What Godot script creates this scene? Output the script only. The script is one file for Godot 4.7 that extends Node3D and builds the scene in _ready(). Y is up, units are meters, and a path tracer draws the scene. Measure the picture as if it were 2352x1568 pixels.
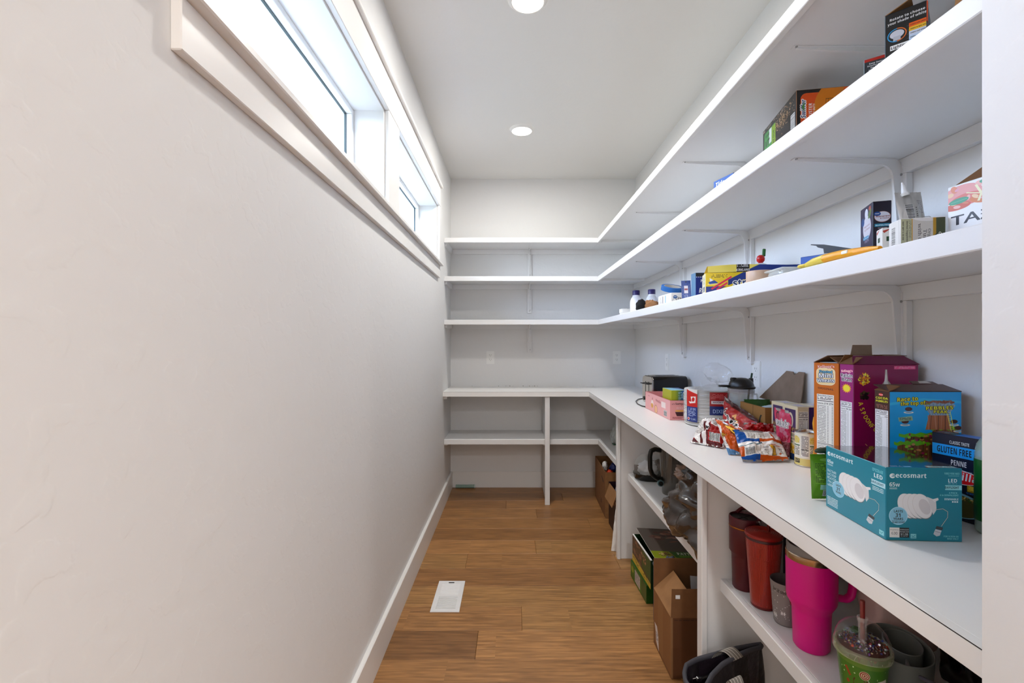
extends Node3D
# A walk-in pantry: L-shaped white shelves along the right and back walls, high windows on the left.
# Camera at the origin's x and z, looking along -z; distances in metres.

const CAM_Y := 1.296
const FOCAL := 1085.0            # pixels, for a 2352 x 1568 frame
const XL := -0.547               # left wall face
const XR := 1.098                # right wall face
const ZB := -4.21                # back wall face
const H := 2.743                 # ceiling
const EXPOSURE := 1.25
const SKY_ENERGY := 3.3
const SUN_ENERGY := 2.3
const CAN_ENERGY := 1.05
const UNSEEN_ROOM_ENERGY := 2.8  # unseen lamps behind the camera
const CT := 0.898                # counter top height
const LS := 0.508                # lower shelf top height
const S3 := 1.4706               # shelf tops
const S2 := 1.8215
const S1 := 2.132
const SX := 0.692                # front of the upper shelves on the right wall
const CX := 0.607                # front of the counter on the right wall
const DX := 0.627                # front of the dividers on the right wall

var M := {}
var rng := RandomNumberGenerator.new()
var fonts := {}
var taken := {}

func _ready() -> void:
	rng.seed = 7
	view_and_light()
	make_materials()
	build_room()
	build_windows()
	build_shelving()
	build_fittings()
	build_counter_goods()
	build_counter_bags()
	build_upper_goods()
	build_lower_goods()

func view_and_light() -> void:
	var cam := Camera3D.new()
	cam.name = "camera"
	cam.fov = rad_to_deg(2.0 * atan(784.0 / FOCAL))
	cam.near = 0.02
	cam.far = 200.0
	cam.position = Vector3(0, CAM_Y, 0)
	add_child(cam)
	cam.current = true
	var we := WorldEnvironment.new()
	we.name = "environment"
	var env := Environment.new()
	env.background_mode = Environment.BG_SKY
	var sky := Sky.new()
	var sm := ProceduralSkyMaterial.new()
	sm.sky_top_color = Color(0.62, 0.74, 0.92)
	sm.sky_horizon_color = Color(0.9, 0.95, 1.0)
	sm.ground_horizon_color = Color(0.75, 0.76, 0.76)
	sm.ground_bottom_color = Color(0.55, 0.55, 0.53)
	sm.sky_energy_multiplier = SKY_ENERGY
	sm.ground_energy_multiplier = SKY_ENERGY * 0.6
	sky.sky_material = sm
	env.sky = sky
	env.ambient_light_source = Environment.AMBIENT_SOURCE_SKY
	env.tonemap_mode = Environment.TONE_MAPPER_LINEAR
	env.tonemap_exposure = EXPOSURE
	env.sdfgi_enabled = true
	env.ssao_enabled = true
	env.ssil_enabled = true
	we.environment = env
	add_child(we)
	# the sun stands high on the window side; the eave keeps it off the glass
	var sun := DirectionalLight3D.new()
	sun.name = "sun"
	sun.light_color = Color(1.0, 0.97, 0.92)
	sun.light_energy = SUN_ENERGY
	sun.light_angular_distance = 0.6
	sun.shadow_enabled = true
	sun.rotation_degrees = Vector3(-60, -75, 0)
	add_child(sun)

# ---------------------------------------------------------------- objects and their names
func numbered(called: String) -> String:
	if not taken.has(called):
		taken[called] = 0
		return called
	taken[called] += 1
	return "%s_%03d" % [called, taken[called]]

func tag(o: Node3D, label := "", category := "", group := "", kind := "") -> Node3D:
	if label: o.set_meta("label", label)
	if category: o.set_meta("category", category)
	if group: o.set_meta("group", group)
	if kind: o.set_meta("kind", kind)
	return o

func thing(called: String, label: String, category: String, at := Vector3.ZERO, turn := 0.0, group := "") -> Node3D:
	var o := Node3D.new()
	o.name = numbered(called)
	add_child(o)
	o.position = at
	o.rotation_degrees.y = turn
	tag(o, label, category, group)
	return o

func part(called: String, mesh: Mesh, mat, parent: Node3D, at := Vector3.ZERO, rot := Vector3.ZERO) -> MeshInstance3D:
	var o := MeshInstance3D.new()
	o.name = called
	o.mesh = mesh
	if mat is Array:
		for k in mat.size():
			o.set_surface_override_material(k, mat[k])
	elif mat != null:
		o.material_override = mat
	parent.add_child(o, true)
	o.position = at
	o.rotation_degrees = rot
	return o

func solo(called: String, mesh: Mesh, mat, label: String, category: String, at := Vector3.ZERO, rot := Vector3.ZERO, group := "") -> MeshInstance3D:
	var o := part(numbered(called), mesh, mat, self, at, rot)
	tag(o, label, category, group)
	return o

func struct(called: String, mesh: Mesh, mat, parent: Node3D = null, at := Vector3.ZERO) -> MeshInstance3D:
	var o := part(called, mesh, mat, parent if parent else self, at)
	if parent == null: o.set_meta("kind", "structure")
	return o

# a pixel of the 2352 x 1568 frame carried to a given depth, or onto a level plane
func at_depth(px: float, py: float, z: float) -> Vector3:
	return Vector3((px - 1176.0) / FOCAL * z, CAM_Y - (py - 784.0) / FOCAL * z, -z)

func on_level(px: float, py: float, y: float) -> Vector3:
	return at_depth(px, py, (CAM_Y - y) * FOCAL / (py - 784.0))

# ---------------------------------------------------------------- shapes
func begin() -> SurfaceTool:
	var st := SurfaceTool.new()
	st.begin(Mesh.PRIMITIVE_TRIANGLES)
	st.set_smooth_group(-1)
	return st

func done(st: SurfaceTool, into: ArrayMesh = null) -> ArrayMesh:
	st.generate_normals()
	return st.commit(into) if into else st.commit()

# a, b, c counter-clockwise as seen from outside
func tri(st: SurfaceTool, a: Vector3, b: Vector3, c: Vector3, ua := Vector2.ZERO, ub := Vector2.ZERO, uc := Vector2.ZERO) -> void:
	st.set_uv(ua); st.add_vertex(a)
	st.set_uv(uc); st.add_vertex(c)
	st.set_uv(ub); st.add_vertex(b)

func quad(st: SurfaceTool, a: Vector3, b: Vector3, c: Vector3, d: Vector3, uv := []) -> void:
	if uv.is_empty(): uv = [Vector2(0, 1), Vector2(1, 1), Vector2(1, 0), Vector2(0, 0)]
	tri(st, a, b, c, uv[0], uv[1], uv[2])
	tri(st, a, c, d, uv[0], uv[2], uv[3])

# a block from lo to hi with chamfered edges; t places it
func block(st: SurfaceTool, lo: Vector3, hi: Vector3, bev := 0.0015, t := Transform3D()) -> void:
	var s := hi - lo
	bev = minf(bev, minf(s.x, minf(s.y, s.z)) * 0.3)
	var m := (lo + hi) * 0.5
	var h := s * 0.5
	var p := func(x: float, y: float, z: float, ax: int) -> Vector3:
		var v := Vector3(x * h.x, y * h.y, z * h.z)
		for k in 3:
			if k != ax: v[k] -= signf(v[k]) * bev
		return t * (m + v)
	# faces
	for ax in 3:
		var b1 := (ax + 1) % 3
		var b2 := (ax + 2) % 3
		for sg in [-1.0, 1.0]:
			var c := []
			for q in [[-1, -1], [1, -1], [1, 1], [-1, 1]]:
				var v := Vector3.ZERO
				v[ax] = sg; v[b1] = q[0]; v[b2] = q[1]
				c.append(p.call(v.x, v.y, v.z, ax))
			if sg > 0: quad(st, c[0], c[1], c[2], c[3])
			else: quad(st, c[3], c[2], c[1], c[0])
	if bev <= 0.0: return
	# edge chamfers
	for ax in 3:
		var b1 := (ax + 1) % 3
		var b2 := (ax + 2) % 3
		for s1 in [-1.0, 1.0]:
			for s2 in [-1.0, 1.0]:
				var e0 := Vector3.ZERO; e0[b1] = s1; e0[b2] = s2; e0[ax] = -1
				var e1 := e0; e1[ax] = 1
				var a: Vector3 = p.call(e0.x, e0.y, e0.z, b1)
				var b: Vector3 = p.call(e1.x, e1.y, e1.z, b1)
				var c: Vector3 = p.call(e1.x, e1.y, e1.z, b2)
				var d: Vector3 = p.call(e0.x, e0.y, e0.z, b2)
				if s1 * s2 > 0: quad(st, d, c, b, a)
				else: quad(st, a, b, c, d)
	for x in [-1.0, 1.0]:
		for y in [-1.0, 1.0]:
			for z in [-1.0, 1.0]:
				var a: Vector3 = p.call(x, y, z, 0)
				var b: Vector3 = p.call(x, y, z, 1)
				var c: Vector3 = p.call(x, y, z, 2)
				if x * y * z > 0: tri(st, a, b, c)
				else: tri(st, a, c, b)

func box(lo: Vector3, hi: Vector3, bev := 0.0015) -> ArrayMesh:
	var st := begin()
	block(st, lo, hi, bev)
	return done(st)

func boxes(list: Array, bev := 0.0015) -> ArrayMesh:
	var st := begin()
	for b in list: block(st, b[0], b[1], bev)
	return done(st)

# profile: Vector2(radius, height) from bottom to top along the outside; sharp corners are kept sharp
func lathe(st: SurfaceTool, prof: Array, segs := 32, t := Transform3D(), squash := Vector2.ONE, v_from := 1.0, v_to := 0.0) -> void:
	var grp := 1
	var total := 0.0
	for k in prof.size() - 1: total += prof[k].distance_to(prof[k + 1])
	var run := 0.0
	for k in prof.size() - 1:
		var a: Vector2 = prof[k]
		var b: Vector2 = prof[k + 1]
		if k > 0 and absf((a - prof[k - 1]).angle_to(b - a)) > 0.6: grp += 1
		st.set_smooth_group(grp)
		var v0 := lerpf(v_from, v_to, run / total)
		run += a.distance_to(b)
		var v1 := lerpf(v_from, v_to, run / total)
		for i in segs:
			var p0 := TAU * i / segs
			var p1 := TAU * (i + 1) / segs
			var q := func(r: Vector2, ph: float) -> Vector3: return t * Vector3(sin(ph) * r.x * squash.x, r.y, cos(ph) * r.x * squash.y)
			var u0 := float(i) / segs
			var u1 := float(i + 1) / segs
			var A: Vector3 = q.call(a, p0); var B: Vector3 = q.call(a, p1)
			var C: Vector3 = q.call(b, p1); var D: Vector3 = q.call(b, p0)
			if a.x > 1e-6: tri(st, A, B, C if b.x > 1e-6 else D, Vector2(u0, v0), Vector2(u1, v0), Vector2(u1, v1))
			if b.x > 1e-6: tri(st, A, C, D, Vector2(u0, v0), Vector2(u1, v1), Vector2(u0, v1))
	st.set_smooth_group(-1)

func turned(prof: Array, segs := 32, squash := Vector2.ONE) -> ArrayMesh:
	var st := begin()
	lathe(st, prof, segs, Transform3D(), squash)
	return done(st)

# a round bar along points; rad is a number or one number per point
func tube(st: SurfaceTool, pts: Array, rad, segs := 10, closed := false, flat := Vector2.ONE) -> void:
	st.set_smooth_group(1)
	var n := pts.size()
	var rings := []
	var up := Vector3.ZERO
	for k in n:
		var d: Vector3
		if closed: d = pts[(k + 1) % n] - pts[(k - 1 + n) % n]
		else: d = pts[mini(k + 1, n - 1)] - pts[maxi(k - 1, 0)]
		d = d.normalized()
		if up == Vector3.ZERO: up = Vector3.UP if absf(d.y) < 0.9 else Vector3.RIGHT
		var side := d.cross(up).normalized()
		up = side.cross(d).normalized()
		var r: float = rad[k] if rad is Array else rad
		var ring := []
		for i in segs:
			var ph := TAU * i / segs
			ring.append(pts[k] + side * cos(ph) * r * flat.x + up * sin(ph) * r * flat.y)
		rings.append(ring)
	for k in (n if closed else n - 1):
		var A: Array = rings[k]
		var B: Array = rings[(k + 1) % n]
		for i in segs:
			var j := (i + 1) % segs
			quad(st, A[i], B[i], B[j], A[j])
	if not closed:
		st.set_smooth_group(-1)
		for i in range(1, segs - 1):
			tri(st, rings[0][0], rings[0][i], rings[0][i + 1])
			tri(st, rings[n - 1][0], rings[n - 1][i + 1], rings[n - 1][i])
	st.set_smooth_group(-1)

func bar(pts: Array, rad, segs := 10, closed := false, flat := Vector2.ONE) -> ArrayMesh:
	var st := begin()
	tube(st, pts, rad, segs, closed, flat)
	return done(st)

# a plane outline in x and y, thickened from z0 to z1
func slab(st: SurfaceTool, poly: PackedVector2Array, z0: float, z1: float, t := Transform3D(), smooth := false) -> void:
	if Geometry2D.is_polygon_clockwise(poly):
		poly = poly.duplicate()
		poly.reverse()
	# Geometry2D counts with y down; here a polygon that it calls counter-clockwise may be either, so check the area
	var area := 0.0
	for k in poly.size(): area += poly[k].cross(poly[(k + 1) % poly.size()])
	if area < 0:
		poly = poly.duplicate()
		poly.reverse()
	var lo := poly[0]
	var hi := poly[0]
	for p in poly:
		lo = lo.min(p); hi = hi.max(p)
	var uv := func(p: Vector2) -> Vector2: return Vector2((p.x - lo.x) / (hi.x - lo.x), 1.0 - (p.y - lo.y) / (hi.y - lo.y))
	var idx := Geometry2D.triangulate_polygon(poly)
	for k in range(0, idx.size(), 3):
		var a := poly[idx[k]]; var b := poly[idx[k + 1]]; var c := poly[idx[k + 2]]
		if (b - a).cross(c - a) < 0:
			var q := b; b = c; c = q
		tri(st, t * Vector3(a.x, a.y, z1), t * Vector3(b.x, b.y, z1), t * Vector3(c.x, c.y, z1), uv.call(a), uv.call(b), uv.call(c))
		tri(st, t * Vector3(a.x, a.y, z0), t * Vector3(c.x, c.y, z0), t * Vector3(b.x, b.y, z0), uv.call(a), uv.call(c), uv.call(b))
	st.set_smooth_group(3 if smooth else -1)
	for k in poly.size():
		var a := poly[k]
		var b := poly[(k + 1) % poly.size()]
		quad(st, t * Vector3(a.x, a.y, z0), t * Vector3(b.x, b.y, z0), t * Vector3(b.x, b.y, z1), t * Vector3(a.x, a.y, z1))
	st.set_smooth_group(-1)

func plate(poly: PackedVector2Array, z0: float, z1: float) -> ArrayMesh:
	var st := begin()
	slab(st, poly, z0, z1)
	return done(st)

func rounded(w: float, h: float, r: float, seg := 4) -> PackedVector2Array:
	var out := PackedVector2Array()
	for c in [[w / 2 - r, h / 2 - r, 0.0], [-w / 2 + r, h / 2 - r, PI / 2], [-w / 2 + r, -h / 2 + r, PI], [w / 2 - r, -h / 2 + r, 1.5 * PI]]:
		for k in seg + 1:
			var a: float = c[2] + PI / 2 * k / seg
			out.append(Vector2(c[0] + cos(a) * r, c[1] + sin(a) * r))
	return out

# a surface of (nu+1) x (nv+1) points from f(u, v); outward normal along du x dv
func sheet(st: SurfaceTool, f: Callable, nu: int, nv: int, smooth := true, flip := false) -> void:
	var p := []
	for j in nv + 1:
		var row := []
		for i in nu + 1: row.append(f.call(float(i) / nu, float(j) / nv))
		p.append(row)
	st.set_smooth_group(5 if smooth else -1)
	for j in nv:
		for i in nu:
			var uv := [Vector2(float(i) / nu, 1.0 - float(j) / nv), Vector2(float(i + 1) / nu, 1.0 - float(j) / nv), Vector2(float(i + 1) / nu, 1.0 - float(j + 1) / nv), Vector2(float(i) / nu, 1.0 - float(j + 1) / nv)]
			if flip: quad(st, p[j][i], p[j + 1][i], p[j + 1][i + 1], p[j][i + 1], [uv[0], uv[3], uv[2], uv[1]])
			else: quad(st, p[j][i], p[j][i + 1], p[j + 1][i + 1], p[j + 1][i], uv)
	st.set_smooth_group(-1)

# a carton w x h x d standing on y = 0, centred in x, its front face at z = +d/2. print: face name -> material.
# The base material is the first surface; open_top leaves the lid away and gives the walls an inside.
func carton(w: float, h: float, d: float, base: Material, print: Dictionary, open_top := false, bev := 0.0012) -> Array:
	var mats := [base]
	var x := w / 2; var z := d / 2
	var faces := {
		"front": [Vector3(-x, 0, z), Vector3(x, 0, z), Vector3(x, h, z), Vector3(-x, h, z)],
		"right": [Vector3(x, 0, z), Vector3(x, 0, -z), Vector3(x, h, -z), Vector3(x, h, z)],
		"back": [Vector3(x, 0, -z), Vector3(-x, 0, -z), Vector3(-x, h, -z), Vector3(x, h, -z)],
		"left": [Vector3(-x, 0, -z), Vector3(-x, 0, z), Vector3(-x, h, z), Vector3(-x, h, -z)],
		"top": [Vector3(-x, h, z), Vector3(x, h, z), Vector3(x, h, -z), Vector3(-x, h, -z)],
		"bottom": [Vector3(-x, 0, -z), Vector3(x, 0, -z), Vector3(x, 0, z), Vector3(-x, 0, z)],
	}
	var st := begin()
	var late := []
	var ins := {}
	for f in faces:
		if f == "top" and open_top: continue
		var c: Array = faces[f]
		var q := []
		var mid: Vector3 = (c[0] + c[2]) * 0.5
		for v in c:
			var e: Vector3 = v - mid
			q.append(mid + Vector3(e.x - signf(e.x) * minf(bev, absf(e.x)), e.y - signf(e.y) * minf(bev, absf(e.y)), e.z - signf(e.z) * minf(bev, absf(e.z))))
		ins[f] = q
		if print.has(f): late.append([f, q])
		else: quad(st, q[0], q[1], q[2], q[3])
	# chamfers round the four upright edges and along top and bottom
	var ring := ["front", "right", "back", "left"]
	for k in 4:
		var a: Array = ins[ring[k]]
		var b: Array = ins[ring[(k + 1) % 4]]
		quad(st, a[1], b[0], b[3], a[2])
	for e in [["front", 0, 1, 0], ["right", 0, 1, 1], ["back", 0, 1, 2], ["left", 0, 1, 3]]:
		var a: Array = ins[e[0]]
		if ins.has("top"):
			var tp: Array = ins["top"]
			quad(st, a[3], a[2], tp[(e[3] + 1) % 4], tp[e[3]])
		var bt: Array = [ins["bottom"][3], ins["bottom"][2], ins["bottom"][1], ins["bottom"][0]]
		quad(st, bt[e[3]], bt[(e[3] + 1) % 4], a[1], a[0])
	if open_top:
		var g := 0.0025
		var o := [Vector3(-x, h, z), Vector3(x, h, z), Vector3(x, h, -z), Vector3(-x, h, -z)]
		for k in 4:
			var a: Vector3 = o[k]; var b: Vector3 = o[(k + 1) % 4]
			var ai := Vector3(a.x - signf(a.x) * g, h, a.z - signf(a.z) * g)
			var bi := Vector3(b.x - signf(b.x) * g, h, b.z - signf(b.z) * g)
			quad(st, a, b, bi, ai)
			quad(st, ai, bi, Vector3(bi.x, g, bi.z), Vector3(ai.x, g, ai.z))
		quad(st, Vector3(-x + g, g, z - g), Vector3(x - g, g, z - g), Vector3(x - g, g, -z + g), Vector3(-x + g, g, -z + g))
	var mesh := done(st)
	for l in late:
		var s2 := begin()
		quad(s2, l[1][0], l[1][1], l[1][2], l[1][3])
		mesh = done(s2, mesh)
		mats.append(print[l[0]])
	return [mesh, mats]

func put_carton(parent: Node3D, w: float, h: float, d: float, base: Material, print: Dictionary, open_top := false, called := "body") -> MeshInstance3D:
	var c := carton(w, h, d, base, print, open_top)
	return part(called, c[0], c[1], parent)

# a flap hinged on the line a-b, reaching out along the vector to, thick card
func flap(parent: Node3D, a: Vector3, b: Vector3, to: Vector3, mat, called := "flap", taper := 0.06) -> MeshInstance3D:
	var along := b - a
	var n := along.cross(to).normalized() * 0.0009
	var c := b + to - along * taper
	var d := a + to + along * taper
	var st := begin()
	quad(st, a + n, b + n, c + n, d + n)
	quad(st, d - n, c - n, b - n, a - n)
	for e in [[a, b], [b, c], [c, d], [d, a]]: quad(st, e[0] - n, e[1] - n, e[1] + n, e[0] + n)
	return part(called, done(st), mat, parent)

# ---------------------------------------------------------------- flat print, drawn as polygons on an image
class Print:
	var host
	var im: Image
	var k := 2.0           # drawn at twice the size, then halved
	var w: int
	var h: int
	func _init(hst, width: int, height: int, back: Color):
		host = hst; w = width; h = height
		im = Image.create(int(w * k), int(h * k), false, Image.FORMAT_RGBA8)
		im.fill(back)
	func rect(x: float, y: float, ww: float, hh: float, c: Color) -> void:
		im.fill_rect(Rect2i(roundi(x * k), roundi(y * k), maxi(1, roundi(ww * k)), maxi(1, roundi(hh * k))), c)
	func fill(edges: Array, c: Color) -> void:
		var lo := 1e9
		var hi := -1e9
		for e in edges:
			lo = minf(lo, minf(e[1], e[3])); hi = maxf(hi, maxf(e[1], e[3]))
		var y0 := maxi(0, floori(lo)); var y1 := mini(im.get_height() - 1, ceili(hi))
		for y in range(y0, y1 + 1):
			var yc := y + 0.5
			var xs := PackedFloat32Array()
			for e in edges:
				if (e[1] <= yc) != (e[3] <= yc): xs.append(e[0] + (yc - e[1]) / (e[3] - e[1]) * (e[2] - e[0]))
			xs.sort()
			for j in range(0, xs.size() - 1, 2):
				var a := clampi(roundi(xs[j]), 0, im.get_width()); var b := clampi(roundi(xs[j + 1]), 0, im.get_width())
				if b > a: im.fill_rect(Rect2i(a, y, b - a, 1), c)
	func poly(pts: Array, c: Color) -> void:
		var e := []
		for j in pts.size():
			var a: Vector2 = pts[j] * k; var b: Vector2 = pts[(j + 1) % pts.size()] * k
			e.append([a.x, a.y, b.x, b.y])
		fill(e, c)
	func ell(x: float, y: float, rx: float, ry: float, c: Color, turn := 0.0) -> void:
		var p := []
		for j in 40: p.append(Vector2(x, y) + Vector2(cos(TAU * j / 40) * rx, sin(TAU * j / 40) * ry).rotated(turn))
		poly(p, c)
	func ring(x: float, y: float, rx: float, ry: float, wd: float, c: Color, a0 := 0.0, a1 := TAU) -> void:
		var p := []
		for j in 41: p.append(Vector2(x + cos(lerpf(a0, a1, j / 40.0)) * rx, y + sin(lerpf(a0, a1, j / 40.0)) * ry))
		for j in 41: p.append(Vector2(x + cos(lerpf(a1, a0, j / 40.0)) * (rx - wd), y + sin(lerpf(a1, a0, j / 40.0)) * (ry - wd)))
		poly(p, c)
	func line(pts: Array, wd: float, c: Color) -> void:
		for j in pts.size() - 1:
			var d: Vector2 = (pts[j + 1] - pts[j]).normalized().orthogonal() * wd / 2
			poly([pts[j] + d, pts[j + 1] + d, pts[j + 1] - d, pts[j] - d], c)
	func round_rect(x: float, y: float, ww: float, hh: float, r: float, c: Color) -> void:
		var p := []
		for q in host.rounded(ww, hh, r): p.append(Vector2(x + ww / 2 + q.x, y + hh / 2 + q.y))
		poly(p, c)
	# text with its baseline's start at x, y; align 0 left, 0.5 centre, 1 right; fat thickens the strokes; arc bends
	func text(s: String, x: float, y: float, size: float, c: Color, face := "sans_bold", align := 0.0, sx := 1.0, turn := 0.0, fat := 0.0, skew := 0.0) -> void:
		var f: Array = host.font(face)
		var ts := TextServerManager.get_primary_interface()
		var pen := 0.0
		var glyphs := []
		for ch in s:
			var g := ts.font_get_glyph_index(f[0], 128, ch.unicode_at(0), 0)
			if not f[1].has(g): f[1][g] = [host.outline(ts.font_get_glyph_contours(f[0], 128, g)), ts.font_get_glyph_advance(f[0], 128, g).x]
			glyphs.append([pen, f[1][g][0]])
			pen += f[1][g][1]
		var sc := size / 128.0
		var off := -pen * align
		var offs := [Vector2.ZERO]
		if fat > 0.0:
			offs = []
			for j in 8: offs.append(Vector2.from_angle(TAU * j / 8) * fat)
		for g in glyphs:
			for o in offs:
				var e := []
				for ct in g[1]:
					var prev := Vector2.ZERO
					for j in ct.size() + 1:
						var q: Vector2 = ct[j % ct.size()]
						q = Vector2((q.x + g[0] + off) * sc * sx - q.y * sc * skew, q.y * sc).rotated(turn) + Vector2(x, y) + o
						q *= k
						if j > 0: e.append([prev.x, prev.y, q.x, q.y])
						prev = q
				if e.size(): fill(e, c)
	# lines of small print that cannot be read in the photograph
	func small(x: float, y: float, ww: float, hh: float, n: int, c: Color, dens := 0.75) -> void:
		var r: RandomNumberGenerator = host.rng
		var step := hh / n
		for j in n:
			var px := x
			while px < x + ww:
				var l := r.randf_range(0.03, 0.12) * ww
				if r.randf() < dens: rect(px, y + step * j, minf(l, x + ww - px), maxf(0.5, step * 0.5), c)
				px += l + ww * 0.015
	func bars(x: float, y: float, ww: float, hh: float, upright := true) -> void:
		var r: RandomNumberGenerator = host.rng
		rect(x - 2, y - 2, ww + 4, hh + 4, Color(0.97, 0.97, 0.96))
		var t := 0.0
		var l := ww if upright else hh
		while t < l:
			var b := r.randf_range(0.012, 0.035) * l
			if upright: rect(x + t, y, minf(b, l - t), hh, Color(0.08, 0.08, 0.08))
			else: rect(x, y + t, ww, minf(b, l - t), Color(0.08, 0.08, 0.08))
			t += b + r.randf_range(0.012, 0.03) * l
	# the table of a nutrition panel
	func facts(x: float, y: float, ww: float, hh: float, title := "Nutrition Facts", big := []) -> void:
		rect(x, y, ww, hh, Color(0.95, 0.94, 0.91))
		var ink := Color(0.12, 0.11, 0.1)
		var ts := ww * 0.125
		text(title, x + ww * 0.03, y + ts * 1.1, ts, ink, "sans_bold", 0.0, 1.0)
		rect(x + ww * 0.03, y + ts * 1.4, ww * 0.94, 1.0, ink)
		small(x + ww * 0.03, y + ts * 1.7, ww * 0.9, ts * 1.6, 2, ink)
		rect(x + ww * 0.03, y + ts * 3.6, ww * 0.94, ts * 0.35, ink)
		text("Calories", x + ww * 0.03, y + ts * 5.6, ts * 0.95, ink, "sans_bold", 0.0, 0.8)
		for j in big.size(): text(big[j], x + ww * (0.97 - 0.29 * (big.size() - 1 - j)), y + ts * 5.6, ts * 1.2, ink, "sans_bold", 1.0)
		rect(x + ww * 0.03, y + ts * 6.0, ww * 0.94, 1.2, ink)
		var yy := y + ts * 6.6
		var n := 0
		var cut: float = y + ts * 6.6 + (hh - ts * 6.6) * 0.5
		while yy < y + hh - ts * 0.8:
			small(x + ww * 0.04, yy, ww * 0.5, ts * 0.6, 1, Color(0.3, 0.29, 0.28), 0.9)
			for j in maxi(1, big.size()): rect(x + ww * (0.88 - 0.26 * j), yy, ww * 0.07, ts * 0.32, Color(0.35, 0.34, 0.33))
			rect(x + ww * 0.03, yy + ts * 0.6, ww * 0.94, 0.5, Color(0.6, 0.59, 0.57))
			yy += ts * 0.9
			n += 1
			if cut > 0 and yy > cut:
				rect(x + ww * 0.03, yy, ww * 0.94, ts * 0.3, ink)
				yy += ts * 0.7
				cut = -1
	func tex(light_gain := 1.0) -> ImageTexture:
		if light_gain != 1.0: im.adjust_bcs(light_gain, 1.0, 1.0)  # lightens the print to make up for weak light on the carton
		im.resize(w, h, Image.INTERPOLATE_BILINEAR)
		return ImageTexture.create_from_image(im)

func font(face: String) -> Array:
	if not fonts.has(face):
		var f := SystemFont.new()
		f.font_names = PackedStringArray([{"sans": "Droid Sans", "sans_bold": "Droid Sans", "serif": "Droid Serif", "serif_bold": "Droid Serif", "mono": "Droid Sans Mono"}[face]])
		f.font_weight = 700 if face.ends_with("bold") else 400
		fonts[face] = [f.get_rids()[0], {}, f]
	return fonts[face]

# the outlines of a glyph as polygons
func outline(d: Dictionary) -> Array:
	var out := []
	var from := 0
	for last in d.get("contours", []):
		var pts: Array = Array(d.points).slice(from, last + 1)
		from = last + 1
		if pts.size() < 3: continue
		var full := []
		for j in pts.size():   # put in the on-curve points that two off-curve ones imply
			var a: Vector3 = pts[j]; var b: Vector3 = pts[(j + 1) % pts.size()]
			full.append(a)
			if a.z == 0.0 and b.z == 0.0: full.append(Vector3((a.x + b.x) / 2, (a.y + b.y) / 2, 1))
		var poly := []
		for j in full.size():
			var a: Vector3 = full[j]
			if a.z != 0.0: poly.append(Vector2(a.x, a.y))
			else:
				var p: Vector3 = full[(j - 1 + full.size()) % full.size()]; var n: Vector3 = full[(j + 1) % full.size()]
				for t in [0.33, 0.67]:
					var q := Vector3(p.x, p.y, 0).lerp(a, t).lerp(Vector3(a.x, a.y, 0).lerp(n, t), t)
					poly.append(Vector2(q.x, q.y))
		out.append(poly)
	return out

# ---------------------------------------------------------------- materials
func paint(c: Color, rough := 0.5, metal := 0.0, more := {}) -> StandardMaterial3D:
	var m := StandardMaterial3D.new()
	m.albedo_color = c
	m.roughness = rough
	m.metallic = metal
	for k in more: m.set(k, more[k])
	return m

func printed(t: Texture2D, rough := 0.45, more := {}) -> StandardMaterial3D:
	var m := paint(Color.WHITE, rough, 0.0, more)
	m.albedo_texture = t
	m.texture_repeat = false
	return m

func noise_tex(size: int, freq: float, oct := 4, sd := 1, normal := false, ramp: Gradient = null, kind := FastNoiseLite.TYPE_SIMPLEX_SMOOTH) -> NoiseTexture2D:
	var n := FastNoiseLite.new()
	n.noise_type = kind
	n.seed = sd
	n.frequency = freq
	n.fractal_octaves = oct
	var t := NoiseTexture2D.new()
	t.width = size; t.height = size
	t.seamless = true
	t.noise = n
	t.as_normal_map = normal
	if ramp: t.color_ramp = ramp
	return t

func ramp(stops: Array) -> Gradient:
	var g := Gradient.new()
	g.offsets = PackedFloat32Array(stops.map(func(s): return s[0]))
	g.colors = PackedColorArray(stops.map(func(s): return s[1]))
	return g

func glass(c: Color, alpha := 0.08, rough := 0.03) -> StandardMaterial3D:
	var m := paint(Color(c.r, c.g, c.b, alpha), rough)
	m.transparency = BaseMaterial3D.TRANSPARENCY_ALPHA
	m.cull_mode = BaseMaterial3D.CULL_DISABLED
	return m

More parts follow.
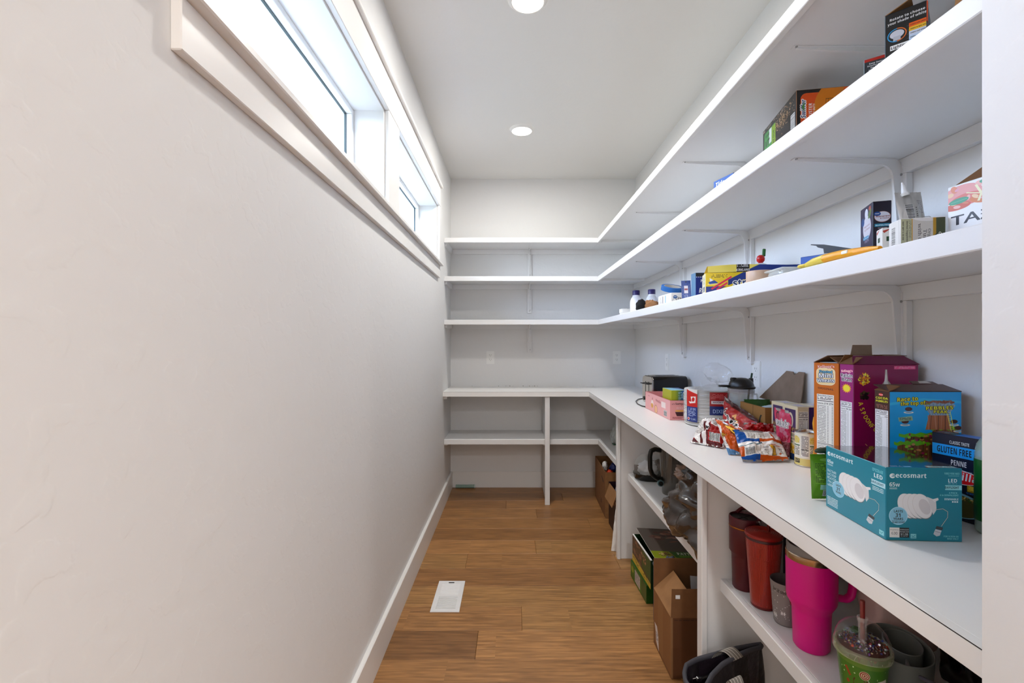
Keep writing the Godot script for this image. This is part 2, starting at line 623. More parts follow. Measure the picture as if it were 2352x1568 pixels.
func make_materials() -> void:
	# wall paint with the faint relief of a knock-down texture
	var relief := noise_tex(512, 0.016, 5, 4, false, ramp([[0.0, Color.BLACK], [0.6, Color.BLACK], [0.68, Color(0.7, 0.7, 0.7)], [1.0, Color.WHITE]]))
	var wall := paint(Color(0.885, 0.884, 0.88), 0.62)
	wall.heightmap_enabled = true
	wall.heightmap_texture = relief
	wall.heightmap_scale = 0.03
	wall.uv1_triplanar = true
	wall.uv1_world_triplanar = true
	wall.uv1_scale = Vector3.ONE * 1.7
	M.wall = wall
	var ceil: StandardMaterial3D = wall.duplicate()
	ceil.albedo_color = Color(0.88, 0.875, 0.862)
	ceil.roughness = 0.8
	ceil.heightmap_scale = 0.02
	M.ceiling = ceil
	M.trim = paint(Color(0.915, 0.91, 0.9), 0.38)
	M.shelf = paint(Color(0.9, 0.9, 0.9), 0.42)
	M.counter = paint(Color(0.93, 0.925, 0.915), 0.32)
	M.vinyl = paint(Color(0.95, 0.955, 0.955), 0.3)
	M.steel_white = paint(Color(0.9, 0.9, 0.9), 0.35)
	M.screw = paint(Color(0.62, 0.62, 0.62), 0.45, 0.4)
	M.dark_edge = paint(Color(0.16, 0.13, 0.11), 0.6)
	M.pane = glass(Color(0.9, 1.0, 0.97), 0.05, 0.0)
	M.gasket = paint(Color(0.3, 0.34, 0.35), 0.6)
	M.plastic_white = paint(Color(0.93, 0.93, 0.92), 0.35)
	M.slot = paint(Color(0.06, 0.06, 0.06), 0.8)
	M.black = paint(Color(0.045, 0.045, 0.048), 0.35)
	M.black_gloss = paint(Color(0.03, 0.032, 0.035), 0.12)
	M.chrome = paint(Color(0.8, 0.79, 0.78), 0.22, 1.0)
	M.siding = paint(Color(0.95, 0.95, 0.95), 0.8)
	M.lamp = paint(Color(1, 1, 1), 0.5)
	M.lamp.emission_enabled = true
	M.lamp.emission = Color(1.0, 0.97, 0.92)
	M.lamp.emission_energy_multiplier = 6.0
	# kraft card
	var card := paint(Color(0.62, 0.45, 0.28), 0.85)
	card.albedo_texture = noise_tex(256, 0.02, 4, 9, false, ramp([[0.0, Color(0.9, 0.88, 0.86)], [1.0, Color(1, 1, 1)]]))
	card.uv1_triplanar = true
	card.uv1_scale = Vector3.ONE * 3.0
	M.card = card
	var grey: StandardMaterial3D = card.duplicate()
	grey.albedo_color = Color(0.54, 0.46, 0.39)
	M.greyboard = grey
	var brown: StandardMaterial3D = card.duplicate()
	brown.albedo_color = Color(0.5, 0.34, 0.2)
	M.card_dark = brown
	make_wood()

# oak: long wavering grain, pores and a few flecks, drawn once and stained in several tones
func make_wood() -> void:
	var w := 1024
	var h := 512
	var n1 := FastNoiseLite.new(); n1.seed = 3; n1.frequency = 0.004; n1.fractal_octaves = 3
	var n2 := FastNoiseLite.new(); n2.seed = 8; n2.frequency = 0.02; n2.fractal_octaves = 3
	var n3 := FastNoiseLite.new(); n3.seed = 5; n3.frequency = 0.11; n3.fractal_octaves = 2
	var im := Image.create(w, h, false, Image.FORMAT_RGB8)
	for y in h:
		for x in w:
			var warp := n1.get_noise_2d(x * 0.9, y * 3.0)
			var g := sin(y * 0.11 + warp * 9.0) * 0.5 + 0.5
			var streak := n2.get_noise_2d(x * 0.22, y * 3.2)
			var pore := n3.get_noise_2d(x * 0.09, y * 2.2)
			var v := 0.84 + 0.05 * g + 0.16 * streak - 0.18 * maxf(0.0, pore - 0.22)
			v -= 0.1 * maxf(0.0, warp)
			im.set_pixel(x, y, Color(v, v * (0.985 + 0.02 * streak), v * (0.92 + 0.05 * streak)))
	var t := ImageTexture.create_from_image(im)
	M.oak = []
	for c in [Color(0.77, 0.56, 0.36), Color(0.72, 0.52, 0.33), Color(0.67, 0.475, 0.295), Color(0.74, 0.55, 0.35), Color(0.6, 0.42, 0.255)]:
		var m := paint(c, 0.42)
		m.albedo_texture = t
		M.oak.append(m)

func build_room() -> void:
	var K := 3.6      # the unseen room behind the camera reaches this far back
	var XK := 3.2
	var ZF := -0.60   # inner face of the wall with the doorway
	# ---- floor: oak planks laid across the room
	var fl := struct("floor", box(Vector3(XL - 0.2, -0.12, ZB - 0.2), Vector3(XK + 0.2, -0.012, K + 0.2), 0.0), paint(Color(0.25, 0.16, 0.09), 0.8))
	var pw := 0.1925
	var joints := {0: [-0.151], 1: [0.0456], 2: [0.93], 3: [0.86], 4: [-0.268, 0.62], 5: [0.149], 6: [0.74], 7: [0.55], 8: [0.185], 9: [-0.046], 10: [0.42], 11: [-0.2]}
	var tones := {0: [4, 0], 1: [1, 3], 2: [3, 0], 3: [2, 2], 4: [3, 1, 3], 5: [0, 3], 6: [2, 2], 7: [1, 1], 8: [1, 2], 9: [2, 1], 10: [4, 2], 11: [2, 2]}
	for k in range(-10, 12):
		var z1 := -(1.927 + pw * k)
		var z0 := maxf(z1 - pw, ZB)
		if z0 >= z1 - 0.01: continue
		var cuts: Array = [XL] + joints.get(k, [rng.randf_range(-0.3, 0.9)])
		cuts.append(XR)
		for j in cuts.size() - 1:
			floor_plank(fl, cuts[j], cuts[j + 1], z0, z1, tones.get(k, [rng.randi() % 5, rng.randi() % 5])[j])
	for k in range(0, 20):   # the unseen room's planks behind the camera
		var z1 := 0.0 + pw * (k + 1) - 0.002
		floor_plank(fl, XL, 1.5, z1 - pw, z1, rng.randi() % 4)
		floor_plank(fl, 1.5, XK, z1 - pw, z1, rng.randi() % 4)
	# ---- ceiling and walls
	struct("ceiling", box(Vector3(XL - 0.2, H, ZB - 0.2), Vector3(XK + 0.2, H + 0.15, K + 0.2), 0.0), M.ceiling)
	struct("wall_back", box(Vector3(XL - 0.2, -0.1, ZB - 0.15), Vector3(XR + 0.2, H, ZB), 0.0), M.wall)
	struct("wall_right", box(Vector3(XR, -0.1, ZB), Vector3(XR + 0.15, H, ZF), 0.0), M.wall)
	# the wall with the doorway: its reveal is the strip along the right of the picture
	struct("wall_front", boxes([[Vector3(0.593, -0.1, ZF), Vector3(XK, H, ZF + 0.13)], [Vector3(XL, 2.25, ZF), Vector3(0.593, H, ZF + 0.13)]], 0.004), M.wall)
	# the left wall with its two openings
	var o := [-0.80, -2.03, -2.218, -3.447]
	var wy0 := 1.86
	var wy1 := 2.305
	var xo := XL - 0.17
	struct("wall_left", boxes([
		[Vector3(xo, -0.1, ZB), Vector3(XL, wy0, K)], [Vector3(xo, wy1, ZB), Vector3(XL, H, K)],
		[Vector3(xo, wy0, o[0]), Vector3(XL, wy1, K)], [Vector3(xo, wy0, o[2]), Vector3(XL, wy1, o[1])], [Vector3(xo, wy0, ZB), Vector3(XL, wy1, o[3])]], 0.0), M.wall)
	struct("wall_unseen_room", box(Vector3(XL - 0.17, -0.1, K), Vector3(XK, H, K + 0.15), 0.0), M.wall)  # closes the unseen room whose lamps light the pantry from behind
	struct("wall_unseen_room_side", box(Vector3(XK, -0.1, ZF), Vector3(XK + 0.15, H, K + 0.15), 0.0), M.wall)
	# ---- baseboards
	var bh := 0.14
	struct("baseboard_left", box(Vector3(XL, -0.005, ZB), Vector3(XL + 0.019, bh, K), 0.003), M.trim)
	struct("baseboard_back", box(Vector3(XL + 0.019, -0.005, ZB), Vector3(XR, bh, ZB + 0.015), 0.002), M.trim)
	struct("baseboard_right", box(Vector3(XR - 0.015, -0.005, ZB + 0.015), Vector3(XR, bh, ZF), 0.002), M.trim)
	# ---- the eave over the windows, its boarded soffit, and the ground outside
	var ev := struct("eave_outside", boxes([[Vector3(-1.18, 2.615, -9.0), Vector3(XL - 0.17, 2.74, K + 1.0)], [Vector3(-1.2, 2.56, -9.0), Vector3(-1.18, 2.74, K + 1.0)]], 0.0), M.siding)
	for k in 4:
		part("soffit_board", box(Vector3(-1.18 + k * 0.116, 2.6, -9.0), Vector3(-1.18 + k * 0.116 + 0.113, 2.615, K + 1.0), 0.002), M.siding, ev)
	struct("ground_outside", box(Vector3(-300, -0.6, -300), Vector3(XL - 0.171, -0.42, 300), 0.0), paint(Color(0.36, 0.37, 0.3), 0.95))
	struct("unseen_pale_ground", box(Vector3(-2.0, -0.6, -12), Vector3(XL - 0.172, -0.4, 12), 0.0), paint(Color(0.84, 0.83, 0.81), 0.9))  # pale strip out of view, placed to bounce light up onto the soffit

func floor_plank(fl: Node3D, x0: float, x1: float, z0: float, z1: float, tone: int) -> void:
	var st := begin()
	var g := 0.0004
	var b := 0.0016
	var a := [Vector3(x0 + g, -0.012, z1 - g), Vector3(x1 - g, -0.012, z1 - g), Vector3(x1 - g, -0.012, z0 + g), Vector3(x0 + g, -0.012, z0 + g)]
	var t := [Vector3(x0 + g + b, 0, z1 - g - b), Vector3(x1 - g - b, 0, z1 - g - b), Vector3(x1 - g - b, 0, z0 + g + b), Vector3(x0 + g + b, 0, z0 + g + b)]
	var off := Vector2(rng.randf(), rng.randf())
	var uv := func(p: Vector3) -> Vector2: return Vector2(p.x * 0.75, p.z * 1.9) + off
	quad(st, t[0], t[1], t[2], t[3], [uv.call(t[0]), uv.call(t[1]), uv.call(t[2]), uv.call(t[3])])
	for k in 4:
		var n := (k + 1) % 4
		var m0: Vector3 = Vector3(a[k].x, -0.0016, a[k].z); var m1: Vector3 = Vector3(a[n].x, -0.0016, a[n].z)
		quad(st, m0, m1, t[n], t[k], [uv.call(m0), uv.call(m1), uv.call(t[n]), uv.call(t[k])])
		quad(st, a[k], a[n], m1, m0, [uv.call(a[k]), uv.call(a[n]), uv.call(m1), uv.call(m0)])
	part("plank", done(st), M.oak[tone], fl)

func build_windows() -> void:
	var o := [[-0.80, -2.03], [-2.218, -3.447]]
	var y0 := 1.87
	var y1 := 2.295
	var xf := XL + 0.0185    # front of the flat casing
	for k in 2:
		var zn: float = o[k][0]
		var zf: float = o[k][1]
		var w := Node3D.new()
		w.name = "window_%d" % (k + 1)
		add_child(w)
		w.set_meta("kind", "structure")
		# liner boards of the deep opening
		var xi := XL - 0.17
		part("jamb", box(Vector3(xi, y0, zf), Vector3(XL, y1, zf + 0.014), 0.001), M.trim, w)
		part("jamb", box(Vector3(xi, y0, zn - 0.014), Vector3(XL, y1, zn), 0.001), M.trim, w)
		part("head_liner", box(Vector3(xi, y1 - 0.014, zf + 0.014), Vector3(XL, y1 + 0.004, zn - 0.014), 0.001), M.trim, w)
		part("sill_liner", box(Vector3(xi, y0 - 0.008, zf + 0.014), Vector3(XL, y0 + 0.001, zn - 0.014), 0.001), M.trim, w)
		# vinyl frame and pane
		var fx0 := XL - 0.175
		var fx1 := XL - 0.128
		var a0 := y0 + 0.001
		var a1 := y1 - 0.014
		var b0 := zf + 0.014
		var b1 := zn - 0.014
		var fw := 0.022
		for f in [[a0, a0 + fw, b0, b1], [a1 - fw, a1, b0, b1]]:
			part("frame", box(Vector3(fx0, f[0], f[2]), Vector3(fx1, f[1], f[3]), 0.002), M.vinyl, w)
		for f in [[b0, b0 + fw], [b1 - fw, b1]]:
			part("frame", box(Vector3(fx0, a0 + fw, f[0]), Vector3(fx1, a1 - fw, f[1]), 0.002), M.vinyl, w)
		var gx := fx0 + 0.012
		var c0 := a0 + fw; var c1 := a1 - fw; var d0 := b0 + fw; var d1 := b1 - fw
		for f in [[c0, c0 + 0.004, d0, d1], [c1 - 0.004, c1, d0, d1], [c0, c1, d0, d0 + 0.004], [c0, c1, d1 - 0.004, d1]]:
			part("gasket", box(Vector3(gx + 0.003, f[0], f[2]), Vector3(gx + 0.011, f[1], f[3]), 0.0), M.gasket, w)
		if k == 1:   # a meeting stile divides the far window
			var zs := (d0 + d1) * 0.5
			part("frame", box(Vector3(fx0, c0, zs - 0.016), Vector3(fx1 - 0.01, c1, zs + 0.016), 0.002), M.vinyl, w)
		part("pane", box(Vector3(gx, c0, d0), Vector3(gx + 0.004, c1, d1), 0.0), M.pane, w)
	# flat casing round both windows
	struct("trim_1", box(Vector3(XL, 1.763, -3.482), Vector3(xf, 1.8515, -0.755), 0.002), M.trim)             # apron
	struct("trim_2", box(Vector3(XL - 0.02, 1.8515, -3.495), Vector3(XL + 0.042, 1.8707, -0.74), 0.003), M.trim)    # stool
	struct("trim_3", box(Vector3(XL, 1.8707, -2.218), Vector3(xf, 2.29, -2.03), 0.002), M.trim)               # between the windows
	struct("trim_4", box(Vector3(XL, 1.8707, -3.482), Vector3(xf, 2.29, -3.447), 0.002), M.trim)
	struct("trim_5", box(Vector3(XL, 1.8707, -0.80), Vector3(xf, 2.29, -0.765), 0.002), M.trim)
	struct("trim_6", box(Vector3(XL, 2.29, -3.49), Vector3(xf + 0.002, 2.43, -0.75), 0.002), M.trim)                    # head
	struct("trim_7", box(Vector3(XL, 2.43, -3.51), Vector3(XL + 0.036, 2.45, -0.735), 0.003), M.trim)                    # cap

func build_shelving() -> void:
	var e := 0.0002
	# ---- three L-shaped wall shelves
	var word := {S1: "top", S2: "middle", S3: "bottom"}
	for y in [S1, S2, S3]:
		var s := thing("wall_shelf", {S1: "white L-shaped wall shelf nearest the ceiling, topmost of the three", S2: "white L-shaped wall shelf between the topmost and the one with tea boxes", S3: "white L-shaped wall shelf above the counter, holding tea boxes and food wrap"}[y], "shelf", Vector3(0, y, 0), 0, "L-shaped wall shelves")
		var zb := ZB + 0.406
		part("board", box(Vector3(SX + 0.02, -0.019, ZB + e), Vector3(XR - e, 0, -0.6005), 0.0005), M.shelf, s)
		part("board", box(Vector3(XL + e, -0.019, ZB + e), Vector3(SX + 0.0195, 0, zb - 0.02), 0.0005), M.shelf, s)
		part("nosing", box(Vector3(SX, -0.039, zb), Vector3(SX + 0.0195, 0, -0.6005), 0.002), M.shelf, s)
		part("nosing", box(Vector3(XL + e, -0.039, zb - 0.0195), Vector3(SX + 0.0195, 0, zb), 0.002), M.shelf, s)
		# cleats the boards rest on
		part("cleat", box(Vector3(XL + 0.02, -0.062, ZB + e), Vector3(XR - 0.02, -0.0192, ZB + 0.019), 0.001), M.shelf, s)
		part("cleat", box(Vector3(XR - 0.019, -0.062, ZB + 0.02), Vector3(XR - e, -0.0192, -0.6005), 0.001), M.shelf, s)
		part("cleat", box(Vector3(XL + e, -0.062, ZB + 0.02), Vector3(XL + 0.019, -0.0192, zb - 0.03), 0.001), M.shelf, s)
		part("joint_batten", box(Vector3(SX + 0.03, -0.036, zb - 0.02), Vector3(XR - 0.03, -0.0192, zb - 0.001), 0.001), M.shelf, s)
		# brackets, each with the upright strip it is screwed to
		var pos := [1.312, 2.154, 2.989]
		var nth := ["nearest the doorway", "in the middle of the right wall", "nearest the back corner"]
		for k in 3:
			bracket(Vector3(XR, y - 0.0192, -pos[k]), -90.0, "white steel bracket under the %s shelf, %s" % [word[y], nth[k]])
		bracket(Vector3(0.155, y - 0.0192, ZB), 0.0, "white steel bracket under the %s shelf on the back wall" % word[y])
	# ---- counter top, an L of laminate
	var c := thing("countertop", "long white L-shaped countertop with a laminate edge, carrying the groceries", "countertop", Vector3(0, CT, 0))
	var zc := -3.727
	part("board", box(Vector3(CX + 0.019, -0.03, ZB + e), Vector3(XR - e, 0, -0.6005), 0.0005), M.counter, c)
	part("board", box(Vector3(XL + e, -0.03, ZB + e), Vector3(CX + 0.0188, 0, zc - 0.019), 0.0005), M.counter, c)
	part("edge_strip", box(Vector3(CX, -0.0376, zc), Vector3(CX + 0.019, -0.0011, -0.6005), 0.001), M.counter, c)
	part("edge_strip", box(Vector3(XL + e, -0.0376, zc - 0.019), Vector3(CX + 0.019, -0.0011, zc), 0.001), M.counter, c)
	part("laminate_edge", boxes([[Vector3(CX, -0.0011, zc), Vector3(CX + 0.0012, -0.0001, -0.6005)], [Vector3(XL + e, -0.0011, zc - 0.0012), Vector3(CX, -0.0001, zc)]], 0.0), M.dark_edge, c)
	part("laminate_top", boxes([[Vector3(CX + 0.0012, -0.0011, zc - 0.019), Vector3(CX + 0.019, 0, -0.6005)], [Vector3(XL + e, -0.0011, zc - 0.019), Vector3(CX + 0.0012, 0, zc - 0.0012)]], 0.0), M.counter, c)
	# crumbs along the back wall
	var st := begin()
	for p in [[-0.355, 4], [0.098, 6], [0.155, 5], [0.185, 3], [0.2, 6], [0.225, 4], [-0.12, 5], [-0.055, 4], [-0.02, 6], [0.01, 3], [0.72, 4]]:
		var q := Vector3(p[0], 0, ZB + rng.randf_range(0.004, 0.02))
		block(st, q - Vector3.ONE * p[1] * 0.0004, q + Vector3(p[1] * 0.0007, p[1] * 0.0007, p[1] * 0.0004), 0.0004)
	tag(part("crumbs", done(st), paint(Color(0.25, 0.2, 0.15), 0.9), self, Vector3(0, CT + 0.0004, 0)), "dark crumbs scattered on the counter along the back wall", "crumbs", "", "stuff")
	# ---- upright dividers under the counter
	var dv := [["white upright divider under the back counter", Vector3(0.2803, 0, ZB), 0], ["white upright divider on the right beside the food boxes, farther one", Vector3(XR, 0, -2.8295), 1], ["white upright divider on the right beside the tall tumblers, nearer one", Vector3(XR, 0, -1.581), 1]]
	for d in dv:
		var t := thing("divider", d[0], "divider", d[1], 0, "dividers under the counter")
		var hh := CT - 0.0376 - 0.0002
		if d[2] == 0:
			part("panel", box(Vector3(-0.0095, 0.0005, 0.016), Vector3(0.0095, hh, 0.45), 0.0005), M.shelf, t)
			part("face_strip", box(Vector3(-0.0195, 0.0005, 0.4502), Vector3(0.0195, hh, 0.4695), 0.002), M.shelf, t)
		else:
			part("panel", box(Vector3(DX - XR + 0.0195, 0.0005, -0.0095), Vector3(-0.016, hh, 0.0095), 0.0005), M.shelf, t)
			part("face_strip", box(Vector3(DX - XR, 0.0005, -0.0195), Vector3(DX - XR + 0.0193, hh, 0.0195), 0.002), M.shelf, t)
	# ---- lower shelves, one to a bay
	var ld := [["white lower shelf in the empty back left bay", 0], ["white L-shaped lower shelf in the back corner bay", 1], ["white lower shelf holding the blender jar and a full grey bag", 2], ["white lower shelf holding the tumblers and cups, nearest the doorway", 3]]
	for l in ld:
		var t := thing("lower_shelf", l[0], "shelf", Vector3(0, LS, 0), 0, "lower shelves")
		var zf := ZB + 0.41
		if l[1] < 2:
			var x0 := XL + e if l[1] == 0 else 0.2903
			var x1 := 0.2703 if l[1] == 0 else XR - e
			part("board", box(Vector3(x0, -0.019, ZB + e), Vector3(x1, 0, zf - 0.0195), 0.0005), M.shelf, t)
			part("nosing", box(Vector3(x0, -0.041, zf - 0.0193), Vector3(x1 if l[1] == 0 else SX + 0.0195, 0, zf), 0.002), M.shelf, t)
			part("cleat", box(Vector3(x0 + 0.001, -0.06, ZB + 0.001), Vector3(x1 - 0.001, -0.0192, ZB + 0.019), 0.001), M.shelf, t)
			if l[1] == 0:
				part("cleat", box(Vector3(XL + e, -0.052, ZB + 0.02), Vector3(XL + 0.026, -0.0192, zf - 0.021), 0.001), M.shelf, t)
				part("cleat", box(Vector3(0.252, -0.052, ZB + 0.02), Vector3(0.2706, -0.0192, zf - 0.021), 0.001), M.shelf, t)
			else:
				part("board", box(Vector3(SX + 0.0197, -0.019, zf - 0.0193), Vector3(XR - e, 0, -2.8393), 0.0005), M.shelf, t)
				part("nosing", box(Vector3(SX, -0.041, zf), Vector3(SX + 0.0195, 0, -2.8393), 0.002), M.shelf, t)
		else:
			var z0 := -2.8197 if l[1] == 2 else -1.5712
			var z1 := -1.5908 if l[1] == 2 else -0.6005
			part("board", box(Vector3(SX + 0.0197, -0.019, z0), Vector3(XR - e, 0, z1), 0.0005), M.shelf, t)
			part("nosing", box(Vector3(SX, -0.041, z0), Vector3(SX + 0.0195, 0, z1), 0.002), M.shelf, t)
			part("cleat", box(Vector3(XR - 0.019, -0.06, z0 + 0.001), Vector3(XR - e, -0.0192, z1), 0.001), M.shelf, t)
	# cleats under the counter
	var cl := thing("counter_cleat", "small white support strip on the left wall under the counter", "cleat", Vector3(XL, CT - 0.0302, ZB))
	part("strip", box(Vector3(e, -0.03, 0.02), Vector3(0.03, 0, 0.455), 0.001), M.shelf, cl)

# a pressed steel shelf bracket: upright strip at the wall, one curved channel from the upright to the arm
func bracket(at: Vector3, turn: float, label: String) -> void:
	var b := thing("shelf_bracket", label, "bracket", at, turn, "shelf brackets")
	part("backing_strip", box(Vector3(-0.019, -0.255, 0.0002), Vector3(0.019, -0.0432, 0.019), 0.001), M.shelf, b)
	# outline in the plane of the bracket: u out from the wall, v down
	var z0 := 0.0195
	var outer := PackedVector2Array()
	var ra := 0.022
	outer.append(Vector2(0.29, 0)); outer.append(Vector2(0.29, -0.004))
	for k in 7:
		var f := k / 6.0
		outer.append(Vector2(lerpf(0.27, 0.058, f), lerpf(-0.007, -0.016, f)))
	for k in range(1, 7):
		var a := PI / 2 * k / 6.0
		outer.append(Vector2(0.058 - sin(a) * 0.036, -0.016 - (1 - cos(a)) * 0.036))
	for k in range(1, 6): outer.append(Vector2(lerpf(0.022, 0.008, k / 5.0), lerpf(-0.052, -0.236, k / 5.0)))
	outer.append(Vector2(0, -0.24))
	outer.append(Vector2(0, -ra))
	for k in range(1, 6):
		var a := PI / 2 * k / 6.0
		outer.append(Vector2(ra - cos(a) * ra, -ra + sin(a) * ra))
	outer.append(Vector2(ra, 0))
	var st := begin()
	# plane of the web is local z (out) and y; slab works in x, y, so turn it
	slab(st, outer, -0.0035, 0.0035, Transform3D(Basis(Vector3(0, 0, 1), Vector3(0, 1, 0), Vector3(-1, 0, 0)), Vector3(0, 0, z0)))
	part("web", done(st), M.steel_white, b)
	# flanges against shelf and wall
	part("arm_flange", box(Vector3(-0.009, -0.0016, z0 + 0.02), Vector3(0.009, 0, z0 + 0.3), 0.0005), M.steel_white, b)
	part("wall_flange", box(Vector3(-0.009, -0.245, z0 - 0.0004), Vector3(0.009, -0.02, z0 + 0.0012), 0.0005), M.steel_white, b)
	for p in [Vector3(0.006, -0.003, z0 + 0.292), Vector3(-0.006, -0.003, z0 + 0.06)]:
		part("screw", turned([Vector2(0.0001, -0.001), Vector2(0.0032, -0.0005), Vector2(0.0036, 0.001), Vector2(0.0036, 0.002)], 10), M.screw, b, p)
	for p in [Vector3(0.0055, -0.045, z0 + 0.002), Vector3(0.0055, -0.228, z0 + 0.002)]:
		part("screw", turned([Vector2(0.0036, -0.001), Vector2(0.0036, 0.0005), Vector2(0.003, 0.0016), Vector2(0.0001, 0.002)], 10), M.screw, b, p, Vector3(90, 0, 0))

func build_fittings() -> void:
	# two recessed ceiling lights
	for k in 2:
		var z: float = [-2.0, -3.23][k]
		var t := thing("ceiling_light", ["round white recessed ceiling light nearest the doorway", "round white recessed ceiling light nearest the back wall"][k], "light", Vector3(0.067, H, z), 0, "recessed ceiling lights")
		part("trim_ring", turned([Vector2(0.067, -0.012), Vector2(0.07, -0.0125), Vector2(0.08, -0.006), Vector2(0.0855, -0.0002)], 48), M.trim, t)
		part("diffuser", turned([Vector2(0.0005, -0.0165), Vector2(0.03, -0.016), Vector2(0.055, -0.0135), Vector2(0.0672, -0.01)], 48), M.lamp, t)
		var l := AreaLight3D.new()
		l.name = "lamp"
		l.area_size = Vector2(0.118, 0.118)
		l.light_color = Color(1.0, 0.985, 0.965)
		l.light_energy = CAN_ENERGY
		l.shadow_enabled = true
		l.rotation_degrees = Vector3(-90, 0, 0)
		l.position = Vector3(0, -0.019, 0)
		t.add_child(l, true)
	# unseen ceiling lamps behind the camera, placed to light the fronts of the goods
	for x in [0.3, 2.0]:
		for z in [1.2, 2.6]:
			var t := thing("ceiling_light", "unseen recessed light behind the camera lighting the pantry, %s row, %s" % ["near" if z < 2.0 else "far", "by the left wall" if x < 1.0 else "by the right wall"], "light", Vector3(x, H, z), 0, "unseen ceiling lights")
			part("trim_ring", turned([Vector2(0.067, -0.012), Vector2(0.07, -0.0125), Vector2(0.08, -0.006), Vector2(0.0855, -0.0002)], 32), M.trim, t)
			part("diffuser", turned([Vector2(0.0005, -0.0165), Vector2(0.055, -0.0135), Vector2(0.0672, -0.01)], 32), M.lamp, t)
			var l := AreaLight3D.new()
			l.name = "lamp"
			l.area_size = Vector2(0.118, 0.118)
			l.light_color = Color(1.0, 0.99, 0.985)
			l.light_energy = UNSEEN_ROOM_ENERGY
			l.shadow_enabled = true
			l.rotation_degrees = Vector3(-90, 0, 0)
			l.position = Vector3(0, -0.019, 0)
			t.add_child(l, true)
	# outlets
	var oz := [[Vector3(-0.192, 1.153, ZB), 0.0, "white wall outlet left of the bracket strip on the back wall"], [Vector3(0.933, 1.153, ZB), 0.0, "white wall outlet near the corner on the back wall"], [Vector3(XR, 1.151, -2.117), -90.0, "white wall outlet on the right wall beside the pitcher lid"], [Vector3(XR, 1.151, -3.337), -90.0, "white wall outlet on the right wall above the toaster"]]
	for q in oz:
		var t := thing("wall_outlet", q[2], "outlet", q[0], q[1], "duplex outlets")
		var st := begin()
		slab(st, rounded(0.07, 0.115, 0.004), 0.0, 0.0035)
		slab(st, rounded(0.064, 0.109, 0.004), 0.0034, 0.0055)
		part("cover_plate", done(st), M.plastic_white, t)
		for y in [-0.0195, 0.0195]:
			var s2 := begin()
			slab(s2, rounded(0.034, 0.029, 0.0125), 0.005, 0.0066)
			var f := part("socket_face", done(s2), M.plastic_white, t, Vector3(0, y, 0))
			for sx in [-0.0065, 0.0065]: part("slot", box(Vector3(sx - 0.001, 0.0, 0.0055), Vector3(sx + 0.001, 0.008 if sx > 0 else 0.009, 0.0068), 0.0), M.slot, f)
			part("ground_hole", turned([Vector2(0.0022, 0), Vector2(0.0022, 0.0013), Vector2(0.0001, 0.0013)], 10), M.slot, f, Vector3(0, -0.0065, 0.0055), Vector3(90, 0, 0))
		part("screw", turned([Vector2(0.003, 0), Vector2(0.0026, 0.001), Vector2(0.0001, 0.0012)], 10), M.plastic_white, t, Vector3(0, 0, 0.0055), Vector3(90, 0, 0))
	# floor register
	var a := on_level(1006.5, 1335, 0.0)
	var b := on_level(1054, 1407, 0.0)
	var v := thing("floor_vent", "white metal floor register with slots, set in the oak floor", "vent", Vector3((at_depth(1021, 1406, -b.z).x), 0.0, (a.z + b.z) / 2))
	var W := 0.14
	var L := 0.29
	var st := begin()
	var sl := 0.009
	# the face is bars between the slots: two runs of nine
	var zs := []
	for k in 9: zs.append(-L / 2 + 0.03 + 0.0012 + k * 0.0125)
	for k in 9: zs.append(0.012 + k * 0.0125)
	var prev := -L / 2
	for z in zs:
		block(st, Vector3(-W / 2, 0.0005, prev), Vector3(W / 2, 0.005, z), 0.0006)
		block(st, Vector3(-W / 2, 0.0005, z), Vector3(-0.048, 0.005, z + sl - 0.0022), 0.0)
		block(st, Vector3(0.048, 0.0005, z), Vector3(W / 2, 0.005, z + sl - 0.0022), 0.0)
		prev = z + sl - 0.0022
	block(st, Vector3(-W / 2, 0.0005, prev), Vector3(W / 2, 0.005, L / 2), 0.0006)
	part("face", done(st), M.steel_white, v)
	for k in 18:
		var z: float = zs[k]
		var s3 := begin()
		var lh := 0.0042 if k < 9 else 0.002
		block(s3, Vector3(-0.048, -0.0006, -lh), Vector3(0.048, 0.0006, lh), 0.0, Transform3D(Basis(Vector3.RIGHT, deg_to_rad(38.0 if k < 9 else -42.0)), Vector3(0, 0.0022, z + 0.0035)))
		part("louver", done(s3), M.steel_white, v)
	part("duct", box(Vector3(-0.049, 0.0002, -L / 2 + 0.02), Vector3(0.049, 0.0007, L / 2 - 0.02), 0.0), M.slot, v)
	part("lever", box(Vector3(-0.016, 0.004, -L / 2 + 0.018), Vector3(0.014, 0.0075, -L / 2 + 0.024), 0.001), M.black, v)
	# clear strip with green cleaner lying on the floor by the back wall
	var p := on_level(1043, 1121, 0.01)
	var q2 := on_level(1086, 1117, 0.012)
	var g := thing("plastic_tube", "clear plastic tube with green contents lying on the floor by the back wall", "tube", Vector3(p.x + 0.01, 0.017, ZB + 0.035))
	part("shell", bar([Vector3(0, 0, 0), Vector3(0.165, 0, 0.0)], 0.0155, 16), glass(Color(0.8, 0.95, 0.9), 0.35, 0.15), g)
	part("contents", bar([Vector3(0.004, -0.003, 0), Vector3(0.15, -0.003, 0.0)], 0.0115, 12), paint(Color(0.08, 0.3, 0.2), 0.4), g)
	part("cap", bar([Vector3(0.165, 0, 0), Vector3(0.172, 0, 0.0)], 0.0155, 16), paint(Color(0.75, 0.8, 0.78), 0.3), g)

# ---------------------------------------------------------------- shapes for groceries
func noise(sd: int, freq: float, oct := 3) -> FastNoiseLite:
	var n := FastNoiseLite.new()
	n.seed = sd
	n.frequency = freq
	n.fractal_octaves = oct
	return n

